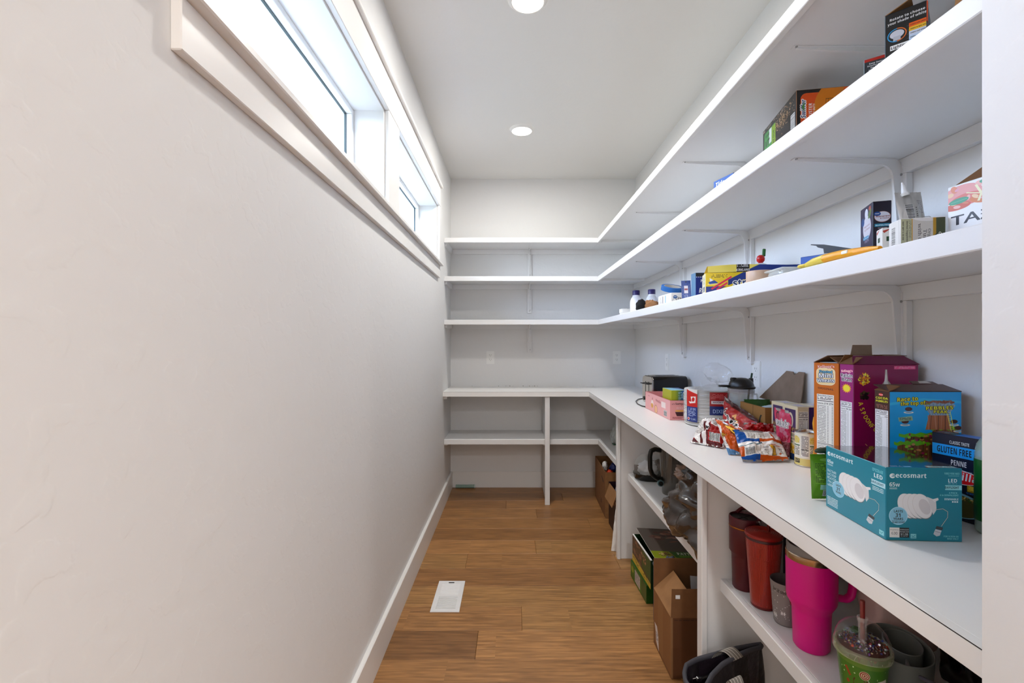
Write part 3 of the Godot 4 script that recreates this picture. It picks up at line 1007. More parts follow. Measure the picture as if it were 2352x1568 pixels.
# a filled bag between four corners (top left, top right, bottom right, bottom left, seen from its printed side)
func bag(c: Array, thick: float, sd: int, crumple: float, mats: Array, o: Node3D, called := "bag_body", back := 0.6, n_ := 40) -> MeshInstance3D:
	var nz := noise(sd, 1.0, 4)
	var at := o.position
	var nrm: Vector3 = ((c[1] - c[0]).cross(c[0] - c[3])).normalized()
	var size: float = (c[1] - c[0]).length()
	var f := func(u: float, v: float, side: float) -> Vector3:
		var p: Vector3 = (c[3].lerp(c[2], u)).lerp(c[0].lerp(c[1], u), v)
		var fill := pow(maxf(0.0, sin(PI * u)), 0.6) * pow(maxf(0.0, sin(PI * clampf((v - 0.06) / 0.88, 0, 1))), 0.55)
		var a := nz.get_noise_3d(u * 3.0, v * 3.0, side) * 1.0 + absf(nz.get_noise_3d(u * 5.0, v * 5.0, side + 5.0)) * -0.6
		var edge := nz.get_noise_3d(u * 4.0, v * 4.0, 9.0)
		p += nrm * (side * (thick if side > 0 else thick * back) * fill * (1.0 + 0.3 * a) + crumple * a * (0.25 + fill) + crumple * 0.7 * edge)
		if v < 0.06 or v > 0.94: p += nrm * sin(u * size * 900.0) * 0.0008
		return p - at
	var st := begin()
	sheet(st, func(u, v): return f.call(u, v, 1.0), n_, n_)
	var mesh := done(st)
	st = begin()
	sheet(st, func(u, v): return f.call(u, v, -1.0), n_, n_, true, true)
	mesh = done(st, mesh)
	return part(called, mesh, mats, o)

# a lump: an ellipsoid pushed about by noise; pin may move each point
func lump(r: Vector3, sd: int, amp: float, freq: float, nu := 40, nv := 24, pin = null) -> ArrayMesh:
	var nz := noise(sd, freq, 2)
	var st := begin()
	sheet(st, func(u, v):
		var th: float = TAU * u
		var ph: float = PI * (v - 0.5)
		var d := Vector3(sin(th) * cos(ph), sin(ph), cos(th) * cos(ph))
		if u == 1.0: d = Vector3(0, sin(ph), cos(ph))
		var q := d * r
		q += d * amp * (0.8 * nz.get_noise_3dv(d * 0.8) + 0.8 * absf(nz.get_noise_3dv(d * 1.3 + Vector3.ONE * 7)))
		return pin.call(q) if pin != null else q, nu, nv)
	return done(st)

func foil(t: Texture2D, rough := 0.36) -> StandardMaterial3D:
	return printed(t, rough, {"metallic_specular": 0.4, "clearcoat_enabled": true, "clearcoat": 0.15, "clearcoat_roughness": 0.2})

func gloss_card(t: Texture2D) -> StandardMaterial3D:
	return printed(t, 0.38, {"clearcoat_enabled": true, "clearcoat": 0.25, "clearcoat_roughness": 0.25})

# a carton whose near left upright edge stands at corner; turn > 0 swings its front away to the right
func stand(called: String, label: String, corner: Vector3, w: float, h: float, d: float, turn: float, group := "") -> Node3D:
	var b := Basis(Vector3.UP, deg_to_rad(turn))
	var mid := corner + b * Vector3(w / 2, 0, -d / 2)
	return thing(called, label, "box", mid + Vector3(0, 0.0003, 0), turn, group)

func W(x: float, y: float, depth: float) -> Vector3:
	return Vector3(x, y, -depth)

# a rounded run through points
func smooth(pts: Array, n := 30, k := 0.17) -> Array:
	var c := Curve3D.new()
	for i in pts.size():
		var tg := Vector3.ZERO
		if i > 0 and i < pts.size() - 1: tg = (pts[i + 1] - pts[i - 1]) * k
		c.add_point(pts[i], -tg, tg)
	var out := []
	for i in n + 1: out.append(c.sample_baked(c.get_baked_length() * i / n))
	return out

func build_counter_goods() -> void:
	var y := CT + 0.0002
	var ink := Color(0.12, 0.1, 0.1)
	# ======================================================== box of recessed lights, teal
	var teal := Color(0.0, 0.5, 0.58)
	var lamp_art := func(p: Print, x: float, y0: float, s: float, sx: float) -> void:
		for k in 4:
			var cx := x + k * 34.0 * s * sx
			p.ell(cx + 3, y0 + 5, 62 * s * sx, 92 * s, Color(0.35, 0.42, 0.45), -0.42 * sx)
			p.ell(cx, y0, 62 * s * sx, 92 * s, Color(0.9, 0.87, 0.85), -0.42 * sx)
			p.ell(cx - 1, y0 - 1, 58 * s * sx, 87 * s, Color(0.95, 0.93, 0.92), -0.42 * sx)
		var c3 := x + 102 * s * sx
		p.ell(c3 + 16 * sx, y0 + 4, 36 * s * sx, 58 * s, Color(0.86, 0.83, 0.82), -0.42 * sx)
		p.poly([Vector2(c3 + 30 * sx, y0 - 68 * s), Vector2(c3 + 92 * sx, y0 - 44 * s), Vector2(c3 + 96 * sx, y0 + 24 * s), Vector2(c3 + 74 * sx, y0 + 60 * s)], Color(0.88, 0.86, 0.85))
		p.poly([Vector2(c3 + 66 * sx, y0 - 50 * s), Vector2(c3 + 106 * sx, y0 - 62 * s), Vector2(c3 + 110 * sx, y0 - 46 * s), Vector2(c3 + 80 * sx, y0 - 30 * s)], Color(0.94, 0.92, 0.91))
		var wire := [Vector2(c3 + 92 * sx, y0 + 22 * s), Vector2(c3 + 140 * sx, y0 + 16 * s), Vector2(c3 + 172 * sx, y0 + 36 * s), Vector2(c3 + 170 * sx, y0 + 76 * s), Vector2(c3 + 128 * sx, y0 + 140 * s)]
		p.line(wire, 7 * s, Color(0.1, 0.22, 0.25))
		p.line(wire, 3.5 * s, Color(0.85, 0.88, 0.86))
		p.poly([Vector2(c3 + 96 * sx, y0 + 138 * s), Vector2(c3 + 140 * sx, y0 + 148 * s), Vector2(c3 + 134 * sx, y0 + 168 * s), Vector2(c3 + 88 * sx, y0 + 158 * s)], Color(0.16, 0.18, 0.2))
		p.poly([Vector2(c3 + 88 * sx, y0 + 160 * s), Vector2(c3 + 130 * sx, y0 + 170 * s), Vector2(c3 + 118 * sx, y0 + 206 * s), Vector2(c3 + 96 * sx, y0 + 212 * s), Vector2(c3 + 74 * sx, y0 + 196 * s)], Color(0.82, 0.83, 0.84))
		p.line([Vector2(c3 + 86 * sx, y0 + 176 * s), Vector2(c3 + 124 * sx, y0 + 186 * s)], 3, Color(0.5, 0.52, 0.54))
	var white := Color(0.93, 0.96, 0.96)
	var pale := Color(0.55, 0.85, 0.87)
	var front := Print.new(self, 512, 512, teal)
	front.ell(42, 56, 20, 17, white); front.rect(42, 48, 28, 6, teal); front.rect(36, 58, 34, 5, teal)
	front.text("ecosmart", 62, 68, 46, white, "sans_bold", 0, 1.02)
	front.text("65w", 20, 132, 40, white, "sans_bold", 0, 0.95)
	front.small(22, 140, 52, 14, 2, white, 0.95)
	front.text("1002 936 663", 496, 40, 19, pale, "sans_bold", 1.0, 0.9)
	front.small(420, 48, 74, 6, 1, pale, 0.9)
	front.text("LED", 482, 96, 36, white, "sans_bold", 1.0)
	front.small(420, 104, 60, 4, 1, white)
	front.rect(400, 116, 112, 34, pale)
	front.text("DAYLIGHT", 494, 140, 22, Color(0.03, 0.2, 0.25), "sans_bold", 1.0, 0.9)
	front.text("4 PACK", 482, 176, 17, pale, "sans_bold", 1.0)
	front.text("4 in DOWNLIGHT", 490, 193, 17, pale, "sans_bold", 1.0, 0.92)
	front.text("DIMMABLE", 490, 222, 20, white, "sans_bold", 1.0, 0.9)
	for k in 3: front.rect(446 + k * 15, 228, 11, 10, white)
	lamp_art.call(front, 144, 268, 1.0, 1.0)
	front.ell(82, 340, 64, 64, Color(0.75, 0.9, 0.95)); front.ell(82, 340, 60, 60, Color(0.53, 0.78, 0.87))
	front.text("LASTS", 82, 316, 23, ink, "sans_bold", 0.5)
	front.text("31", 82, 348, 36, ink, "sans_bold", 0.5)
	front.text("YEARS", 82, 370, 23, ink, "sans_bold", 0.5)
	front.rect(36, 376, 92, 2, ink)
	front.text("35,000 HOURS", 82, 392, 13, ink, "sans_bold", 0.5)
	front.rect(22, 424, 68, 70, Color(0.92, 0.9, 0.87)); front.rect(90, 424, 66, 70, Color(0.08, 0.08, 0.08))
	front.text("Brightness", 56, 444, 12, Color(0.5, 0.48, 0.46), "sans", 0.5)
	front.text("630", 56, 474, 26, Color(0.25, 0.23, 0.22), "sans", 0.5)
	front.text("Estimated", 123, 442, 12, white, "sans_bold", 0.5); front.text("Energy Cost", 123, 456, 11, white, "sans_bold", 0.5)
	front.text("$1.08", 123, 478, 21, white, "sans", 0.5); front.small(100, 483, 44, 5, 1, white)
	front.rect(166, 466, 38, 32, pale); front.line([Vector2(172, 478), Vector2(184, 486), Vector2(198, 474)], 3, teal); front.rect(170, 490, 30, 3, teal)
	front.text("FOR SCREW-IN", 490, 484, 16, pale, "sans_bold", 1.0, 0.9); front.text("BASE ONLY", 490, 500, 16, pale, "sans_bold", 1.0, 0.9)
	var side := Print.new(self, 640, 512, Color(0.0, 0.52, 0.6))
	side.ell(38, 56, 20, 17, white); side.rect(38, 48, 28, 6, teal); side.rect(32, 58, 34, 5, teal)
	side.text("ecosmart", 60, 68, 50, white, "sans_bold", 0, 1.15)
	side.text("65w", 16, 134, 40, white, "sans_bold", 0, 1.0)
	side.small(16, 142, 70, 14, 2, white, 0.95)
	for k in 5: side.small(16, 190 + k * 30, 110, 22, 3, white, 0.85)
	side.text("LED", 618, 98, 42, white, "sans_bold", 1.0, 1.15)
	side.small(520, 34, 100, 24, 3, pale, 0.9)
	side.rect(508, 118, 132, 36, Color(0.75, 0.9, 0.93)); side.text("DAYLIGHT", 626, 144, 24, Color(0.05, 0.3, 0.38), "sans_bold", 1.0, 1.05)
	side.small(520, 166, 104, 34, 3, white, 0.9)
	lamp_art.call(side, 240, 250, 1.0, 1.25)
	side.ell(152, 322, 72, 64, Color(0.75, 0.9, 0.95)); side.ell(152, 322, 68, 60, Color(0.53, 0.78, 0.87))
	side.text("LASTS", 152, 300, 22, ink, "sans_bold", 0.5); side.text("31", 152, 334, 36, ink, "sans_bold", 0.5, 1.15); side.text("YEARS", 152, 356, 22, ink, "sans_bold", 0.5)
	side.small(16, 420, 130, 74, 6, white, 0.9)
	side.rect(584, 462, 44, 34, pale); side.line([Vector2(590, 474), Vector2(604, 484), Vector2(620, 470)], 3, teal)
	var top := Print.new(self, 256, 320, Color(0.035, 0.03, 0.03))
	top.rect(150, 296, 96, 20, Color(0.7, 0.86, 0.88)); top.small(156, 300, 84, 12, 2, ink)
	top.small(14, 300, 50, 14, 2, Color(0.8, 0.8, 0.8)); top.rect(70, 302, 26, 12, Color(0.5, 0.75, 0.9))
	var led := stand("light_box", "bright teal box of white disc lights with a glossy black top, at the counter front", W(0.7478, y, 0.9453), 0.145, 0.146, 0.2, -3.7)
	put_carton(led, 0.145, 0.146, 0.2, paint(teal, 0.4), {"front": gloss_card(front.tex()), "left": gloss_card(side.tex()),
		"top": printed(top.tex(), 0.14, {"clearcoat_enabled": true, "clearcoat": 1.0, "clearcoat_roughness": 0.05})})
	# ======================================================== pasta box, navy
	var navy := Color(0.03, 0.06, 0.16)
	var pf := Print.new(self, 384, 680, navy)
	pf.text("CLASSIC TASTE", 210, 70, 36, Color(0.75, 0.87, 0.95), "sans_bold", 0.5, 0.6)
	pf.rect(0, 84, 384, 90, Color(0.08, 0.52, 0.88))
	pf.text("GLUTEN FREE", 36, 154, 74, navy, "sans_bold", 0, 0.56)
	pf.text("PENNE", 205, 244, 62, Color(0.93, 0.95, 0.97), "sans_bold", 0.5, 0.6)
	pf.ell(200, 330, 172, 60, Color(0.9, 0.9, 0.92)); pf.ell(200, 330, 165, 54, Color(0.75, 0.04, 0.07))
	pf.text("Barilla", 215, 352, 82, Color(0.96, 0.94, 0.93), "sans_bold", 0.5, 1.0, 0.0, 0.0, 0.15)
	pf.text("DAL 1877", 270, 286, 16, Color(0.9, 0.9, 0.92), "sans_bold", 0.5)
	pf.rect(268, 382, 90, 52, Color(0.62, 0.5, 0.1))
	for k in 26: pf.line([Vector2(rng.randf_range(270, 350), rng.randf_range(386, 428)), Vector2(rng.randf_range(276, 356), rng.randf_range(386, 430))], 5, Color(0.85, 0.68, 0.2))
	pf.text("12 MINUTES", 312, 452, 18, Color(0.3, 0.5, 0.75), "sans_bold", 0.5)
	pf.ell(180, 560, 220, 104, Color(0.45, 0.62, 0.68)); pf.ell(180, 566, 200, 92, Color(0.28, 0.26, 0.12))
	for k in 70: pf.ell(rng.randf_range(20, 340), rng.randf_range(486, 512), rng.randf_range(4, 14), rng.randf_range(3, 7), [Color(0.75, 0.66, 0.4), Color(0.2, 0.3, 0.12), Color(0.55, 0.45, 0.22)][k % 3], rng.randf() * 3)
	var ptop := Print.new(self, 256, 96, navy)
	ptop.rect(110, 0, 146, 96, Color(0.08, 0.45, 0.8)); ptop.small(10, 14, 90, 60, 4, Color(0.5, 0.75, 0.9))
	var pen := stand("pasta_box", "navy blue box of penne pasta with a bright blue band, behind the teal box", W(0.981, y, 1.104), 0.1, 0.187, 0.036, -75.0)
	put_carton(pen, 0.1, 0.187, 0.036, paint(navy, 0.4), {"front": gloss_card(pf.tex(1.30)), "top": gloss_card(ptop.tex())})
	# ======================================================== tall green bottle at the doorway wall
	var bt := thing("drink_bottle", "tall clear bottle with a green label, cut off by the doorway wall", "bottle", W(0.997, y, 0.972))
	part("bottle", turned([Vector2(0.001, 0.002), Vector2(0.028, 0), Vector2(0.0325, 0.006), Vector2(0.033, 0.03), Vector2(0.033, 0.165), Vector2(0.03, 0.185), Vector2(0.016, 0.208), Vector2(0.013, 0.214)], 32), glass(Color(0.75, 0.85, 0.8), 0.45, 0.08), bt)
	part("label", turned([Vector2(0.0332, 0.028), Vector2(0.0338, 0.03), Vector2(0.0338, 0.152), Vector2(0.0332, 0.154)], 32), paint(Color(0.02, 0.36, 0.13), 0.35), bt)
	part("cap", turned([Vector2(0.0145, 0.212), Vector2(0.0145, 0.228), Vector2(0.012, 0.23), Vector2(0.0001, 0.23)], 24), paint(Color(0.9, 0.9, 0.9), 0.4), bt)
	# ======================================================== cereal, blue front with a mountain
	var cf := Print.new(self, 512, 1300, Color(0.0, 0.49, 0.7))
	cf.poly([Vector2(0, 120), Vector2(240, 70), Vector2(512, 100), Vector2(512, 128), Vector2(250, 96), Vector2(0, 150)], Color(0.12, 0.56, 0.74))
	cf.rect(0, 640, 512, 660, Color(0.1, 0.4, 0.5))
	var mound := func(x: float, y0: float, w: float, h: float, c: Color, grass: bool) -> void:
		cf.poly([Vector2(x - w * 0.36, y0), Vector2(x + w * 0.36, y0), Vector2(x + w * 0.5, y0 + h), Vector2(x - w * 0.5, y0 + h)], c)
		for k in 7:
			var xx := x - w * 0.4 + k * w * 0.13
			cf.line([Vector2(xx, y0 + 6), Vector2(xx + rng.randf_range(-10, 10), y0 + h)], rng.randf_range(4, 9), c.darkened(0.4) if k % 2 else c.lightened(0.12))
		if grass:
			var pts := []
			for k in 13: pts.append(Vector2(x - w * 0.5 + w * k / 12.0, y0 - 8 + (k % 2) * 16 - sin(PI * k / 12.0) * 14))
			for k in 13: pts.append(Vector2(x + w * 0.5 - w * k / 12.0, y0 + 24 + (k % 3) * 8))
			cf.poly(pts, Color(0.32, 0.55, 0.08))
	mound.call(300.0, 470.0, 470.0, 300.0, Color(0.33, 0.2, 0.1), true)
	mound.call(170.0, 560.0, 280.0, 210.0, Color(0.36, 0.22, 0.11), true)
	mound.call(400.0, 390.0, 230.0, 200.0, Color(0.38, 0.23, 0.12), true)
	mound.call(350.0, 250.0, 190.0, 170.0, Color(0.52, 0.3, 0.17), false)
	cf.poly([Vector2(240, 140), Vector2(268, 120), Vector2(450, 120), Vector2(470, 150), Vector2(420, 260), Vector2(290, 260)], Color(0.42, 0.5, 0.56))
	for k in 8: cf.line([Vector2(256 + k * 27, 128), Vector2(290 + k * 18, 256)], 3, Color(0.25, 0.32, 0.38))
	for k in 22: cf.ell(262 + k * 9, 112 + rng.randf_range(-10, 8), 13, 11, Color(0.36, 0.17, 0.09).lightened(rng.randf() * 0.15))
	for k in 90: cf.ell(rng.randf_range(110, 480), rng.randf_range(470, 760), rng.randf_range(5, 17), rng.randf_range(5, 15), [Color(0.3, 0.53, 0.08), Color(0.23, 0.13, 0.07), Color(0.42, 0.62, 0.12), Color(0.5, 0.1, 0.28), Color(0.62, 0.42, 0.24)][k % 5])
	for p in [[135, 190], [460, 330], [110, 330], [490, 400]]:
		cf.ell(p[0], p[1], 26, 22, Color(0.22, 0.1, 0.08)); cf.ell(p[0], p[1] + 38, 36, 12, Color(0.9, 0.93, 0.95)); cf.ell(p[0], p[1] + 36, 24, 7, Color(0.35, 0.5, 0.6))
	cf.poly([Vector2(60, 285), Vector2(160, 268), Vector2(166, 316), Vector2(66, 330)], Color(0.45, 0.55, 0.47)); cf.small(70, 286, 84, 30, 3, ink)
	cf.line([Vector2(408, 220), Vector2(440, 440)], 4, Color(0.8, 0.72, 0.3)); cf.line([Vector2(432, 220), Vector2(462, 440)], 4, Color(0.8, 0.72, 0.3))
	for k in 10: cf.line([Vector2(410 + k * 3, 230 + k * 21), Vector2(434 + k * 3, 230 + k * 21)], 3, Color(0.8, 0.72, 0.3))
	for o in [[4.0, Color(0.2, 0.12, 0.02)], [0.0, Color(0.93, 0.83, 0.12)]]:
		cf.text("Race to", 50, 108, 60, o[1], "sans_bold", 0, 0.72, -0.1, o[0], 0.1)
		cf.text("the top of...", 76, 152, 54, o[1], "sans_bold", 0, 0.7, -0.08, o[0], 0.1)
		cf.text("PEBBLES", 356, 196, 52, o[1], "sans_bold", 0.5, 0.95, -0.05, o[0])
		cf.text("PEAK", 362, 236, 44, o[1], "sans_bold", 0.5, 0.95, 0.0, o[0])
	var cs := Print.new(self, 128, 1400, Color(0.2, 0.07, 0.04))
	for o in [[3.0, Color(0.12, 0.04, 0.02)], [0.0, Color(0.93, 0.8, 0.1)]]:
		cs.text("COCOA", 64, 100, 36, o[1], "sans_bold", 0.5, 0.9, -0.05, o[0]); cs.text("PEBBLES", 64, 138, 34, o[1], "sans_bold", 0.5, 0.8, -0.05, o[0])
	cs.ell(56, 46, 20, 16, Color(0.75, 0.15, 0.1)); cs.text("Post", 56, 52, 18, Color(0.95, 0.9, 0.88), "sans_bold", 0.5)
	cs.small(14, 168, 100, 50, 4, Color(0.55, 0.35, 0.3))
	cs.facts(4, 230, 118, 1100, "Nutrition Facts", ["140"])
	var coc := stand("cereal_box", "cereal box with a blue mountain picture and brown torn-open top", W(0.8945, y, 1.12), 0.172, 0.279, 0.046, 0.0, "opened cereal boxes")
	var brn := paint(Color(0.24, 0.09, 0.06), 0.4)
	put_carton(coc, 0.172, 0.279, 0.046, brn, {"front": gloss_card(cf.tex(1.40)), "left": gloss_card(cs.tex(1.25))}, true)
	flap(coc, Vector3(-0.086, 0.279, 0.023), Vector3(0.086, 0.279, 0.023), Vector3(0, 0.012, -0.05), brn, "flap", 0.0)
	flap(coc, Vector3(-0.086, 0.279, -0.023), Vector3(-0.086, 0.279, 0.023), Vector3(0.03, 0.012, 0.0), M.card_dark, "flap", 0.1)
	flap(coc, Vector3(0.01, 0.292, -0.024), Vector3(0.075, 0.29, -0.024), Vector3(0.004, 0.006, -0.02), brn, "flap", 0.05)
	flap(coc, Vector3(0.015, 0.293, -0.03), Vector3(0.06, 0.2935, -0.03), Vector3(0.0, 0.004, -0.014), paint(Color(0.75, 0.72, 0.68), 0.8), "torn_tab", 0.05)
	# ======================================================== cereal, magenta
	var mag := Color(0.42, 0.02, 0.25)
	var rf := Print.new(self, 512, 960, mag)
	rf.poly([Vector2(0, 0), Vector2(512, 0), Vector2(512, 300), Vector2(160, 420)], Color(0.4, 0.03, 0.23))
	var flake := func(x: float, y0: float, s: float) -> void:
		for k in 60:
			var a := rng.randf() * TAU
			var r := sqrt(rng.randf()) * s
			rf.ell(x + cos(a) * r, y0 + sin(a) * r * 1.1, rng.randf_range(0.12, 0.26) * s, rng.randf_range(0.1, 0.22) * s, [Color(0.85, 0.55, 0.12), Color(0.68, 0.4, 0.07), Color(0.93, 0.68, 0.22), Color(0.5, 0.27, 0.06)][k % 4], a)
	flake.call(82.0, 110.0, 42.0); flake.call(420.0, 210.0, 40.0)
	for k in 24: rf.ell(84 + rng.randf_range(-28, 28), 232 + rng.randf_range(-24, 24), 14, 10, [Color(0.14, 0.1, 0.08), Color(0.24, 0.2, 0.12), Color(0.09, 0.06, 0.06)][k % 3], rng.randf() * 3)
	rf.poly([Vector2(248, 36), Vector2(264, 36), Vector2(272, 120), Vector2(322, 176), Vector2(330, 240), Vector2(190, 240), Vector2(204, 176), Vector2(244, 120)], Color(0.55, 0.52, 0.5))
	rf.poly([Vector2(254, 36), Vector2(261, 36), Vector2(264, 120), Vector2(290, 176), Vector2(270, 200), Vector2(236, 170)], Color(0.85, 0.83, 0.8))
	var letters := "A SPOONFUL"
	var pen_at := Vector2(34, 286)
	for k in letters.length():
		var ang := lerpf(1.38, 0.62, k / 9.0)
		rf.text(letters[k], pen_at.x, pen_at.y, 50, Color(0.9, 0.66, 0.16), "sans_bold", 0, 0.85, ang)
		pen_at += Vector2.from_angle(ang) * (32.0 if letters[k] != " " else 16.0)
	for k in 3: rf.line([Vector2(90 + k * 8, 616 + k * 30 - (2 - k) * 8), Vector2(130 - k * 4, 640 + k * 18)], 4, Color(0.9, 0.55, 0.3))
	rf.text("26 g", 130, 690, 60, Color(0.88, 0.75, 0.8), "sans", 0)
	rf.rect(320, 10, 170, 24, Color(0.72, 0.25, 0.42)); rf.small(326, 14, 158, 16, 2, Color(0.85, 0.5, 0.6))
	var rs := Print.new(self, 160, 1500, Color(0.55, 0.04, 0.4))
	rs.text("Kellogg's", 84, 92, 36, Color(0.85, 0.25, 0.35), "serif_bold", 0.5, 0.85, -0.08, 2.0); rs.text("Kellogg's", 84, 92, 36, Color(0.96, 0.9, 0.93), "serif_bold", 0.5, 0.85, -0.08)
	for o in [[4.0, Color(0.95, 0.92, 0.95)], [0.0, Color(0.1, 0.08, 0.1)]]:
		rs.text("Raisin", 80, 156, 58, o[1], "sans_bold", 0.5, 0.85, 0, o[0]); rs.text("Bran", 80, 206, 58, o[1], "sans_bold", 0.5, 0.95, 0, o[0])
	var sun := []
	for k in 28: sun.append(Vector2(80, 290) + Vector2.from_angle(TAU * k / 28) * (58 if k % 2 == 0 else 42))
	rs.poly(sun, Color(0.95, 0.62, 0.1)); rs.ell(80, 290, 38, 38, Color(0.98, 0.8, 0.2))
	rs.facts(6, 450, 138, 1040, "Nutrition Facts", ["190", "250"])
	var pur := stand("cereal_box", "magenta cereal box with a silver spoon picture and open top flaps", W(0.904, y, 1.25), 0.172, 0.337, 0.053, 0.0, "opened cereal boxes")
	var magm := paint(mag, 0.4)
	put_carton(pur, 0.172, 0.337, 0.053, magm, {"front": gloss_card(rf.tex(1.45)), "left": gloss_card(rs.tex(1.15))}, true)
	flap(pur, Vector3(-0.0885, 0.337, 0.0265), Vector3(0.0885, 0.337, 0.0265), Vector3(0, 0.021, -0.028), magm, "flap", 0.11)
	flap(pur, Vector3(-0.0885, 0.337, -0.0265), Vector3(-0.0885, 0.337, 0.0265), Vector3(0.026, 0.018, 0.006), M.card_dark, "flap", 0.1)
	flap(pur, Vector3(-0.06, 0.3585, -0.003), Vector3(-0.01, 0.3587, -0.003), Vector3(0, 0.0012, -0.02), M.greyboard, "torn_tab", 0.05)
	flap(pur, Vector3(0.02, 0.3585, -0.003), Vector3(0.08, 0.3585, -0.003), Vector3(0, 0.002, -0.024), M.greyboard, "torn_tab", 0.08)
	flap(pur, Vector3(0.06, 0.337, -0.0265), Vector3(-0.0885, 0.337, -0.0265), Vector3(0, 0.024, 0.012), M.card_dark, "flap", 0.05)
	flap(pur, Vector3(0.0, 0.35, -0.022), Vector3(-0.062, 0.35, -0.022), Vector3(0.006, 0.038, -0.004), M.greyboard, "flap", 0.08)
	part("liner_bag", box(Vector3(-0.084, 0.3, -0.022), Vector3(0.084, 0.338, 0.022), 0.006), paint(Color(0.85, 0.85, 0.87), 0.3), pur)
	# ======================================================== cereal, orange side
	var os := Print.new(self, 256, 1500, Color(0.78, 0.4, 0.02))
	os.round_rect(24, 60, 198, 220, 52, Color(0.96, 0.9, 0.78)); os.round_rect(30, 66, 186, 208, 48, Color(0.94, 0.84, 0.62))
	os.text("Kellogg's", 126, 58, 44, Color(0.75, 0.1, 0.1), "serif_bold", 0.5, 0.9, -0.06, 2.5); os.text("Kellogg's", 126, 58, 44, Color(0.97, 0.9, 0.85), "serif_bold", 0.5, 0.9, -0.06)
	for o in [[5.0, Color(0.07, 0.22, 0.36)], [0.0, Color(0.96, 0.97, 0.98)]]:
		os.text("Frosted", 124, 124, 42, o[1] if o[0] > 0 else Color(0.45, 0.75, 0.85), "sans_bold", 0.5, 0.9, 0, o[0])
		os.text("Mini", 124, 184, 74, o[1], "sans_bold", 0.5, 1.0, -0.03, o[0]); os.text("Wheats", 124, 242, 62, o[1], "sans_bold", 0.5, 0.8, -0.05, o[0])
	os.text("ORIGINAL", 122, 338, 34, Color(0.3, 0.1, 0.05), "sans_bold", 0.5, 1.0, 0.05)
	os.facts(30, 400, 178, 1080, "Nutrition Facts", ["210", "270"])
	var ob := stand("cereal_box", "orange cereal box with a white nutrition panel, torn open at the top", W(0.907, y, 1.31), 0.165, 0.337, 0.073, 21.6, "opened cereal boxes")
	var orm := paint(Color(0.74, 0.36, 0.02), 0.4)
	put_carton(ob, 0.165, 0.337, 0.073, orm, {"left": gloss_card(os.tex(1.06))}, true)
	flap(ob, Vector3(-0.0825, 0.337, 0.0365), Vector3(0.0825, 0.337, 0.0365), Vector3(0, 0.016, -0.03), M.card_dark, "flap", 0.04)
	flap(ob, Vector3(0.0825, 0.337, -0.0365), Vector3(-0.0825, 0.337, -0.0365), Vector3(0, 0.02, 0.028), M.card_dark, "flap", 0.12)
	part("liner_bag", box(Vector3(-0.079, 0.3, -0.03), Vector3(0.079, 0.338, 0.03), 0.006), paint(Color(0.85, 0.85, 0.87), 0.3), ob)
	# ======================================================== yellow squeeze bottle, can, green pouch
	var yb := thing("squeeze_bottle", "plain yellow squeeze bottle with a waist, beside the orange cereal box", "bottle", W(0.957, y, 1.447))
	part("bottle", turned([Vector2(0.001, 0.002), Vector2(0.026, 0), Vector2(0.0305, 0.008), Vector2(0.031, 0.04), Vector2(0.028, 0.062), Vector2(0.0235, 0.085), Vector2(0.0245, 0.108), Vector2(0.03, 0.128), Vector2(0.0315, 0.145), Vector2(0.029, 0.163), Vector2(0.02, 0.177), Vector2(0.012, 0.183)], 36), paint(Color(0.93, 0.66, 0.0), 0.3), yb)
	part("cap", turned([Vector2(0.012, 0.18), Vector2(0.012, 0.195), Vector2(0.005, 0.2), Vector2(0.003, 0.215), Vector2(0.0001, 0.216)], 20), paint(Color(0.85, 0.15, 0.08), 0.35), yb)
	var cl := Print.new(self, 1024, 384, Color(0.93, 0.91, 0.85))
	cl.rect(0, 300, 1024, 84, Color(0.9, 0.83, 0.5))
	for k in 4:
		var x := k * 256.0
		cl.rect(x + 4, 30, 100, 250, Color(0.95, 0.94, 0.91)); cl.small(x + 8, 34, 92, 240, 16, ink, 0.9)
		cl.rect(x + 6, 190, 94, 6, ink)
		cl.ell(x + 176, 80, 64, 44, Color(0.9, 0.82, 0.48))
		for j in 30: cl.ell(x + 176 + rng.randf_range(-56, 56), 80 + rng.randf_range(-36, 36), 8, 6, [Color(0.95, 0.85, 0.4), Color(0.85, 0.72, 0.3)][j % 2])
		cl.rect(x + 116, 140, 124, 12, Color(0.1, 0.32, 0.14)); cl.small(x + 120, 160, 116, 110, 9, ink, 0.8)
		cl.rect(x + 140, 306, 100, 50, Color(0.12, 0.11, 0.1)); cl.small(x + 146, 312, 88, 38, 4, Color(0.9, 0.85, 0.6))
	var can := thing("food_can", "tin can with a white and yellow vegetable label, beside the yellow bottle", "can", W(0.95, y, 1.519), 28.0)
	var cst := begin()
	lathe(cst, [Vector2(0.036, 0.004), Vector2(0.036, 0.106)], 40)
	part("label", done(cst), gloss_card(cl.tex()), can)
	part("tin", turned([Vector2(0.001, 0.001), Vector2(0.036, 0), Vector2(0.0372, 0.0015), Vector2(0.0372, 0.0035), Vector2(0.0358, 0.0045), Vector2(0.0358, 0.106), Vector2(0.0372, 0.107), Vector2(0.0372, 0.1095), Vector2(0.035, 0.11), Vector2(0.0345, 0.1055), Vector2(0.03, 0.1045), Vector2(0.001, 0.1045)], 40), M.chrome, can)
	var gp := Print.new(self, 256, 320, Color(0.35, 0.58, 0.08))
	gp.rect(22, 60, 150, 150, Color(0.45, 0.66, 0.2)); gp.small(24, 64, 146, 140, 14, Color(0.13, 0.27, 0.04), 0.85)
	gp.ell(120, 40, 60, 12, Color(0.5, 0.72, 0.3)); gp.rect(50, 216, 40, 36, Color(0.6, 0.82, 0.75)); gp.bars(70, 258, 90, 40)
